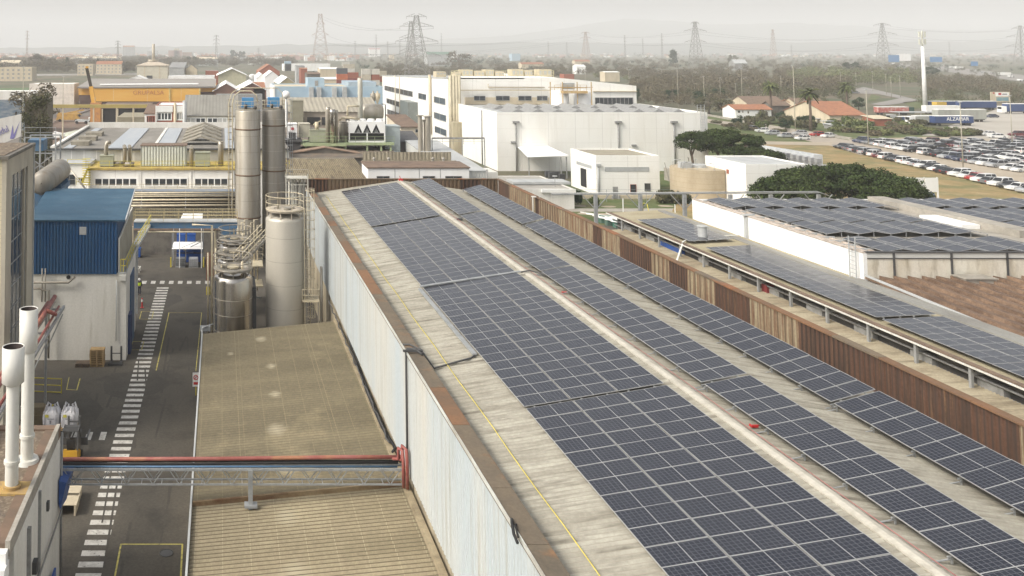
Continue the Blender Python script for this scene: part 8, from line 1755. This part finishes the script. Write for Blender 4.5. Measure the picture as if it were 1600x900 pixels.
Y_=392.; t=T('tractor_unit','white lorry cab at the right end of the ochre warehouse','lorry',(AX(324,155,Y_),Y_,0)); b=MB(); b.hexa([(AX(319,160,Y_),Y_,.8),(AX(331,160,Y_),Y_,.8),(AX(331,160,Y_),Y_+2.5,.8),(AX(319,160,Y_),Y_+2.5,.8),(AX(319,160,Y_)+.2,Y_+.2,4.6),(AX(328,160,Y_),Y_+.2,4.),(AX(328,160,Y_),Y_+2.3,4.),(AX(319,160,Y_)+.2,Y_+2.3,4.6)]); b.build('cab',m_whitep,t); b=MB(); b.box(AX(326,160,Y_),AX(331.3,160,Y_),Y_-.05,Y_,1.6,3); b.build('side_window',m_cglass,t); b=MB(); b.tube([(AX(322,160,Y_),Y_-.1,.6),(AX(322,160,Y_),Y_+.3,.6)],.6,10); b.build('wheel',m_black,t)
# pavilion with mast, sheds
Y_=560.; pv_,z_=hpx('pavilion','pale square pavilion with shallow pyramid roof and a thin chimney','building',214,262,103,Y_,18,M('pale_pavilion',(.6,.56,.45),c2=(.54,.5,.4)),m_beige,.5,'gx')
x0,x1=AX(212,103,Y_),AX(264,103,Y_); zt=AZ(94,Y_); b=MB(); xm=(x0+x1)/2; b.add([(x0,Y_-.5,z_+.2),(x1,Y_-.5,z_+.2),(x1,Y_+19,z_+.2),(x0,Y_+19,z_+.2),(xm,Y_+9,zt)],[(0,1,4),(1,2,4),(2,3,4),(3,0,4)]); b.build('pyramid_roof',M('pale_pink_roof',(.5,.43,.34)),pv_)
b=MB(); b.tube([(xm,Y_+9,zt-.5),(xm,Y_+9,AZ(68.5,Y_))],.9,10); b.cyl(xm,Y_+9,zt-.6,zt+.3,3.4,16); b.build('chimney',M('pale_chimney',(.5,.45,.36)),pv_)
b=MB(); b.box(AX(225,115,Y_),AX(226.5,115,Y_),Y_-.1,Y_-.01,0,z_); b.box(AX(248.5,115,Y_),AX(250,115,Y_),Y_-.1,Y_-.01,0,z_); b.build('pilaster',m_beige,pv_); b=MB(); b.box(AX(229,120,Y_),AX(238,120,Y_),Y_-.2,Y_-.05,AZ(125,Y_),AZ(118,Y_)); b.build('dark_opening',m_dgrey,pv_)
hpx('white_fabric_shed','low white tented shed left of the pavilion','shed',200,228,124,520,15,m_whitep,m_whitep,2,'gy'); hpx('white_long_wall_shed','long white shed above the right half of the ochre warehouse','shed',263,335,119,500,16,m_whitep,m_lgrey,par=.2)
hpx('small_grey_sheds','grey sheds with pointed roof right of the pavilion','shed',290,308,108,600,12,m_beige,m_dconc,3,'gy'); hpx('grey_long_shed','slanting grey shed just right of the pavilion','shed',264,288,106,590,40,m_lgrey,m_grey,3,'sx')
hpx('brick_flat_shed','flat red brick shed left of the khaki gable','shed',321,341,111,620,14,m_brick,m_lgrey,par=.2)
kg,z_=hpx('khaki_gabled_hall','khaki gabled hall with white roof edges','hall',341,384,117,560,40,M('khaki_wall',(.42,.4,.28)),m_whitep,3.8,'gy',over=1.2)
hpx('brick_gabled_hall','brown brick gabled hall behind the tall silos, left gable','hall',335,372,141,400,40,M('brown_brick',(.22,.12,.085)),m_whitep,3.,'gy',over=1.,); hpx('brick_gabled_hall','brown brick gabled hall behind the tall silos, right gable','hall',372,416,141,400,40,M('brown_brick2',(.23,.125,.09)),m_whitep,3.3,'gy',over=1.)
hpx('grey_low_front','low grey frontage with dark bays under the brick gables','building',338,410,148,392,6,m_grey,m_lgrey,par=.2)
for px,pt,pb,r_,l in ((373,117,133,1.4,'white squat tank between the khaki gable and the brick gables'),(394,117,131,2.2,'pinkish white round tank right of the khaki gable')): 
    x,y=gp(px,pb+12); z=AZ(pt,y); b=MB(); b.cyl(x,y,0,z,r_,16); b.lathe(x,y,[(r_,z),(.05,z+.6)],16); b.org=(x,y,0); tag(b.build('storage_tank',m_whitep),l,'tank')
# middle back
b=MB(); Y_=640.; hpx('orange_barrel_hall','orange brown barrel roofed hall','hall',404,437,112,Y_,40,m_brick,M('orange_barrel_roof',(.34,.15,.085)),5.,'gy')
hpx('white_barrel_shed','white barrel shed left below the orange barrel hall','shed',401,416,122,520,40,m_whitep,m_whitep,2.5,'gy'); hpx('white_gabled_shed','white gabled shed below the orange barrel hall','shed',414,436,120,500,30,m_whitep,m_whitep,3.,'gy'); hpx('olive_gabled_shed','olive gabled shed right of the dark conical tree','shed',436,462,131,420,40,M('olive_wall',(.34,.3,.18)),m_whitep,3.,'gy')
hpx('red_edge_shed','low red roofed shed at the left of the olive gable','shed',396,414,137,400,20,m_brick,m_redroof,2,'gx'); hpx('long_white_logistics','long white logistics building with dark window line','building',443,516,100,1150,30,m_whitep,m_lgrey,par=.3); hpx('blue_white_roof_box','small pale blue box on the left of the logistics building','box',445,455,96,1150,10,m_lblue,m_whitep,par=.2)
for i,(a,c,p,Y_,m) in enumerate(((480,500,116,470,m_dconc),(470,480,108,640,m_brick),(463,476,104,690,m_lgrey),(500,528,108,560,m_beige),(505,527,124,450,m_beige))):
    hpx('estate_building',['khaki tower block behind the light blue building, with overhanging top','small red roofed block on the estate','grey blue shed on the estate beside the red block','large cream warehouse left of the coloured containers','cream lower warehouse directly behind the light blue roof room'][i],'building',a,c,p,Y_,14,m,[m_khaki_r:=m_brownroof,m_redroof,m_grey,m_whitep,m_whitep][i],.8,'gx')
# containers
CC_=[('dark grey',(.12,.13,.14)),('orange',(.5,.16,.08)),('dark red',(.24,.07,.06)),('white',(.62,.6,.54)),('rust red',(.33,.12,.08)),('cream',(.55,.5,.4)),('pale blue',(.4,.46,.5))]
CM={n:M('container_'+n.replace(' ','_'),c,rough=.7,rib=(0,.6,.4),fine=.1) for n,c in CC_}
def stackc(px0,px1,rows_,Y,pb,label):
    hgt=2.75
    for i,n in enumerate(rows_):
        x0,x1=AX(px0,pb,Y),AX(px1,pb,Y); z0=AZ(pb,Y)+i*hgt; t=T('shipping_container',f'{n} shipping container, {ORD[i]} from bottom in {label}','container',((x0+x1)/2,Y,z0)); b=MB(); b.box(x0,x1,Y,Y+2.5,z0+.05,z0+hgt-.08); b.build('box',CM[n],t); b=MB()
        for x in (x0,x1):
            for y in (Y,Y+2.5): b.box(x-.1,x+.1,y-.08,y+.08,z0,z0+hgt-.05)
        b.build('corner_post',CM[n],t)
stackc(527,543,['dark red','orange','dark grey'],420,134,'the dark left stack'); stackc(543,560,['dark red','rust red'],430,131,'the red middle stack')
stackc(566,580,['white','cream','white'],440,134,'the tall white stack'); stackc(580,593,['white','rust red','white'],440,134,'the tall white stack beside the blue cyclones'); stackc(537,554,['white','cream'],560,114,'the pale far stack'); stackc(535,546,['white'],640,103,'the small far stack'); stackc(594,604,['rust red','cream'],450,128,'the stack next to the white block'); stackc(560,600,['rust red'],470,128,'the low row behind the white stacks')
b=MB(); Y_=430; b.box(AX(523,140,Y_),AX(600,140,Y_),Y_-6,Y_+4,0,AZ(135.5,Y_)); tag(b.build('loading_dock',m_beige),'pale loading dock under the container stacks','dock')
# sites over the rear hall
hpx('blue_far_unit','blue boxy unit above the rear white hall roof','building',800,813,84,2200,22,m_lblue,m_lgrey,par=.2); hpx('salmon_shed','salmon roofed shed above the rear hall rooftop units','shed',815,850,100,1150,14,m_beige,m_redroof,2,'gx'); hpx('red_roof_far_house','long maroon roofed house in the woods above the round tanks','house',899,922,96,1400,14,m_beige,m_redroof,2.5,'gx'); hpx('white_far_house','white house below the maroon roofed one','house',901,915,104,1000,12,m_whitep,m_whitep,2,'gx')
hpx('white_canopy','thin white canopy on the grassy mound left of the bare woods','canopy',945,968,113,760,10,m_beige,m_whitep,.6,'gx'); hpx('white_long_shed_in_woods','long white shed in the scrub right of the second cream pole','shed',1135,1182,122,700,9,M('whitish_shed',(.58,.56,.52)),m_lgrey,par=.3); hpx('hip_roof_house','blue grey hip roofed house in the woods','house',1148,1168,99,1180,14,m_grey,m_lgrey,5,'gx')
hpx('maroon_box','small maroon box by the white roof end','shed',881,897,116,640,8,m_brick,m_dconc,par=.1); hpx('grey_shelter_board','pale grey board standing in the weeds right of the rear hall','board',1020,1028,144,520,1,m_lgrey,m_lgrey,par=.1)
hpx('green_long_roof','long dull green roof in the haze above the white block','shed',668,706,85,1500,30,m_lgrey,M('dull_green_roof',(.16,.24,.19)),4,'gx'); hpx('pink_white_works','pink banded white works on the skyline by the twin pylons','building',577,594,77,3500,20,m_whitep,M('pink_roof',(.5,.25,.25)),4,'gx'); hpx('pale_works_box','small pale works box beneath the thin pylon','building',609,616,86,2200,12,m_beige,m_lgrey,par=.3)
# far town
TOWN=[(88,100,92,900,'cream'),(100,118,90,930,'cream'),(118,136,91,900,'grey'),(144,182,91,850,'grey'),(121,145,101,720,'cream'),(150,190,100,700,'cream'),(192,210,73,1500,'grey'),(0,30,98,800,'cream'),(0,50,106,640,'cream'),(14,34,88,1100,'white'),(44,70,88,1050,'brown'),(263,284,79,1300,'pink'),(272,280,76,1290,'cream'),(285,300,82,1350,'brown'),(342,362,86,1200,'pink'),(388,402,91,1000,'white'),(400,428,90,1000,'white'),(430,441,89,1050,'white'),(441,449,88,1060,'cream'),(459,467,87,1100,'brown'),(467,475,87,1100,'cream'),(476,484,88,1080,'white'),(524,537,87,1250,'grey'),(240,262,90,1100,'brown'),(230,246,79,1500,'grey'),(310,340,92,900,'grey'),(172,190,86,1200,'brown')]
TM={'cream':m_beige,'white':m_whitep,'grey':m_lgrey,'brown':M('far_brown_wall',(.34,.22,.17)),'pink':M('far_pink_wall',(.45,.28,.23))}
TD=['behind the bare trees left of the crane tip','just left of the crane tip','right behind the crane tip','low and wide with a grey flat roof, right of the crane tip','lower one directly left of the pointing crane','long and low under the thin left pylon','tall hazy tower block on the left skyline','at the left frame edge, upper row','at the left frame edge, lower row','small and high, near the left frame edge','beside the broad bare tree on the left skyline','with gable right of the pavilion chimney','narrow tower on the pink gable house','low block right of the pink gable house','below the two skyline trees','left of the long white row beyond the orange hall','long white row beyond the orange hall','short block right of that white row','small one before the tall lattice pylon, leftmost','small one before the tall lattice pylon, brown','small one before the tall lattice pylon, middle','small one before the tall lattice pylon, rightmost','faint one right of the tall lattice pylon','block directly behind the pavilion roof','faint tower right of the tall hazy block','low long one under the single thin mast','low brown one left of the tall hazy block']
for (a,c,p,Y_,k),d_ in zip(TOWN,TD):
    Y_=min(3200,max(Y_,15.5*1400/(p-78))) if p>82 else 2600
    t,z_=hpx('town_building',f'{k} town building {d_}','building',a,c,p,Y_,20,TM[k],R.choice([m_lgrey,m_redroof,m_beige]),3,R.choice(['flat','gx','flat']),par=.5)
    x0,x1=AX(a,p,Y_),AX(c,p,Y_); n=max(2,int((x1-x0)/4)); b=MB()
    for r in range(max(1,int(z_/3.6))):
        for q in range(n): xx=x0+(x1-x0)*(q+.3)/n; b.box(xx,xx+(x1-x0)/n*.4,Y_-.06,Y_-.01,z_-2.6-3.4*r,z_-1.2-3.4*r)
    b.build('window_row',m_grey,t)
rg=random.Random(99); b=MB()
for k in range(620):
    px=rg.uniform(-20,560) if k<430 else rg.uniform(560,1640); py=rg.uniform(84.5,96) if k<430 else rg.uniform(83.5,90); x,y=gp(px,py); w_=rg.uniform(7,20); h=rg.uniform(5,12 if k<430 else 8); m=rg.randrange(5); d_=rg.uniform(8,16)
    b.box(x-w_/2,x+w_/2,y,y+d_,0,h,m); 
    if rg.random()<.5: b.hexa([(x-w_/2-.4,y-.4,h),(x+w_/2+.4,y-.4,h),(x+w_/2+.4,y+d_,h),(x-w_/2-.4,y+d_,h),(x-w_/2-.4,y+d_/2-.1,h+2.4),(x+w_/2+.4,y+d_/2-.1,h+2.4),(x+w_/2+.4,y+d_/2+.1,h+2.4),(x-w_/2-.4,y+d_/2+.1,h+2.4)],5)
tag(b.build('hazy_town',[m_beige,m_whitep,m_lgrey,TM['brown'],TM['pink'],m_redroof]),'hazy mass of small far town houses along the horizon','town',kind='stuff')

# ---------------- pylons and wires ----------------
m_pyl=M('pylon_steel',(.26,.255,.24),rough=.6,metal=.2,c2=(.26,.25,.24)); m_pylr=M('red_white_pylon',(.38,.27,.22),c2=(.45,.43,.4),s=.1,rough=.7)
def pylon(px,pt,pb,hw,arms,label,m=m_pyl,th=.35,group='lattice pylons'):
    x,y=gp(px,pb); zt=AZ(pt,y); t=T('lattice_pylon',label,'pylon',(x,y,0),group); b=MB(); wb_=hw; wt_=hw*.16; n=10; zs=[zt*(1-(1-k/n)**1.25) for k in range(n+1)]
    def wd(z): u=z/zt; return wb_*(1-u)**1.1+wt_*(1-(1-u)**3) if u<1 else wt_
    P=[[(x+i*wd(z),y+j*wd(z),z) for i,j in ((-1,-1),(1,-1),(1,1),(-1,1))] for z in zs]
    for k in range(n):
        for q in range(4):
            b.bar(P[k][q],P[k+1][q],th); b.bar(P[k][q],P[k+1][(q+1)%4],th*.6); b.bar(P[k][(q+1)%4],P[k+1][q],th*.6); b.bar(P[k+1][q],P[k+1][(q+1)%4],th*.6)
    b.build('lattice_tower',m,t); b=MB()
    for u,L in arms:
        z=zt*u; w_=wd(z)
        for s in (-1,1):
            tip=(x+s*L,y,z)
            for j in (-1,1): b.bar((x+s*w_,y+j*w_,z),tip,th*.7); b.bar((x+s*w_,y+j*w_,z+1.6+L*.12),tip,th*.6)
            for q in (.35,.65): xx=x+s*(w_+(L-w_)*q); b.bar((xx,y,z),(xx,y,z+(1.6+L*.12)*(1-q)),th*.5)
            b.bar(tip,(tip[0],tip[1],z-2.2),th*.6)
    b.build('cross_arm',m,t); return x,y,zt
pa=pylon(501,22,108,12,[(.98,3.),(.82,6),(.62,12)],'tall red and white lattice pylon left of centre',m_pylr,.34)
pb=pylon(652,24,125,10,[(.98,9),(.83,15),(.6,19),(.37,22)],'broad many armed lattice pylon before the woods',th=.32)
pb2=pylon(643,33,118,7,[(.95,8),(.7,12),(.45,12)],'second lattice pylon half behind the broad many armed one',th=.3)
pc_=pylon(1088,34,106,8,[(.97,6),(.8,17),(.56,16)],'dark lattice pylon right of the cypress',th=.42)
pd=pylon(1381,36,103,8,[(.95,14),(.74,24),(.48,26)],'wide armed lattice pylon left of the telecom mast',th=.42)
pe=pylon(1597,40,103,8,[(.93,14),(.72,24),(.48,26)],'lattice pylon cut by the right frame edge',th=.45)
pf=pylon(916,50,97,8,[(.97,9),(.8,12)],'pale hazy lattice pylon over the round tanks',m_pylr,.5)
for i,(px,pt,pb_) in enumerate(((184,64,105),(338,55,108),(588,54,92),(606,65,92),(555,64,92),(625,64,92),(690,52,90),(1209,46,96),(1035,52,92),(977,55,92),(1005,60,90),(404,75,95),(857,65,90),(886,66,90),(1484,66,90),(1237,70,90),(42,48,98))):
    pylon(px,pt,pb_,2.2 if px not in (1209,) else 6,[(.97,3.5),(.86,4.5),(.74,4.5)],['thin pylon above the far logistics sheds, right of the crane','single slim pylon right of the pavilion','slim hazy pylon between the red one and the broad one','faint pylon just left of the broad one','slim hazy pylon right of the tall red and white one','faint pylon on the left shoulder of the broad one','slim hazy pylon right of the broad one','pale twin legged pylon between the cypress and the wide armed one','hazy pylon left of the cypress','faint hazy pylon second left of the cypress','faint hazy pylon third left of the cypress','small faint pylon above the orange barrel hall','faint mast left of the pale hazy pylon','faint mast touching the pale hazy pylon','small pylon right of the telecom mast','small faint pylon in the right woods','red and white thin mast at the left edge'][i],m_pylr if px in (42,1209) else m_pyl,.35,'slim hazy pylons')
def wire(a,c,sag,b,n=10,r=.09):
    a=Vector(a); c=Vector(c); b.tube([tuple(a+(c-a)*(k/n)-Vector((0,0,sag*4*(k/n)*(1-k/n)))) for k in range(n+1)],r,4,caps=False)
def wires(P,Q,us,Ls,label,sag=9,r=.075):
    b=MB()
    for u,L,v,K in zip(us[0],Ls[0],us[1],Ls[1]):
        for s in (-1,1): wire((P[0]+s*L,P[1],P[2]*u-2),(Q[0]+s*K,Q[1],Q[2]*v-2),sag,b,r=r)
    tag(b.build('power_lines',m_dgrey),label,'power lines')
wires(pa,pb,((.98,.62),(.83,.6)),((3,12),(15,19)),'power lines from the red and white pylon to the broad one',8)
wires(pc_,pd,((.8,.56),(.74,.48)),((17,16),(24,26)),'power lines between the cypress pylon and the wide armed one',10)
wires(pd,pe,((.95,.74,.48),(.93,.72,.48)),((14,24,26),(14,24,26)),'power lines from the wide armed pylon to the right edge',7)
wires(pc_,pf,((.8,.56),(.97,.8)),((17,16),(9,12)),'power lines from the cypress pylon towards the pale one',8)
wires(pf,(pb[0]-40,pb[1]+300,pb[2]),((.97,.8),(.6,.4)),((9,12),(19,22)),'power lines from the pale pylon to the broad one',10)
# hills
b=MB(); rg=np.random.RandomState(5)
def ridge(y,x0,x1,pts,m,depth=900):
    n=90; 
    for (u0,h0),(u1,h1) in zip(pts,pts[1:]): pass
    us=np.array([p[0] for p in pts]); hs=np.array([p[1] for p in pts]); vs=[]
    for i in range(n+1):
        px=x0+(x1-x0)*i/n; h=np.interp(px,us,hs)+rg.normal(0,3); X=AX(px,78,y); vs+= [(X,y-600,0),(X,y,max(h,4)),(X,y+depth,0)]
    fs=[]
    for i in range(n): a=3*i; fs+=[(a,a+3,a+4,a+1),(a+1,a+4,a+5,a+2)]
    b.add(vs,fs,m,True)
ridge(9000,-60,1700,[(-60,20),(300,35),(560,90),(800,170),(900,260),(975,345),(1040,320),(1120,280),(1250,300),(1400,240),(1700,200)],0)
ridge(6000,-60,1700,[(-60,40),(200,45),(420,60),(560,70),(800,75),(1000,70),(1300,80),(1700,85)],0)
tag(b.build('hills',M('hill_woods',(.07,.085,.06),c2=(.11,.11,.09),s=.002,fine=.1)),kind='structure')
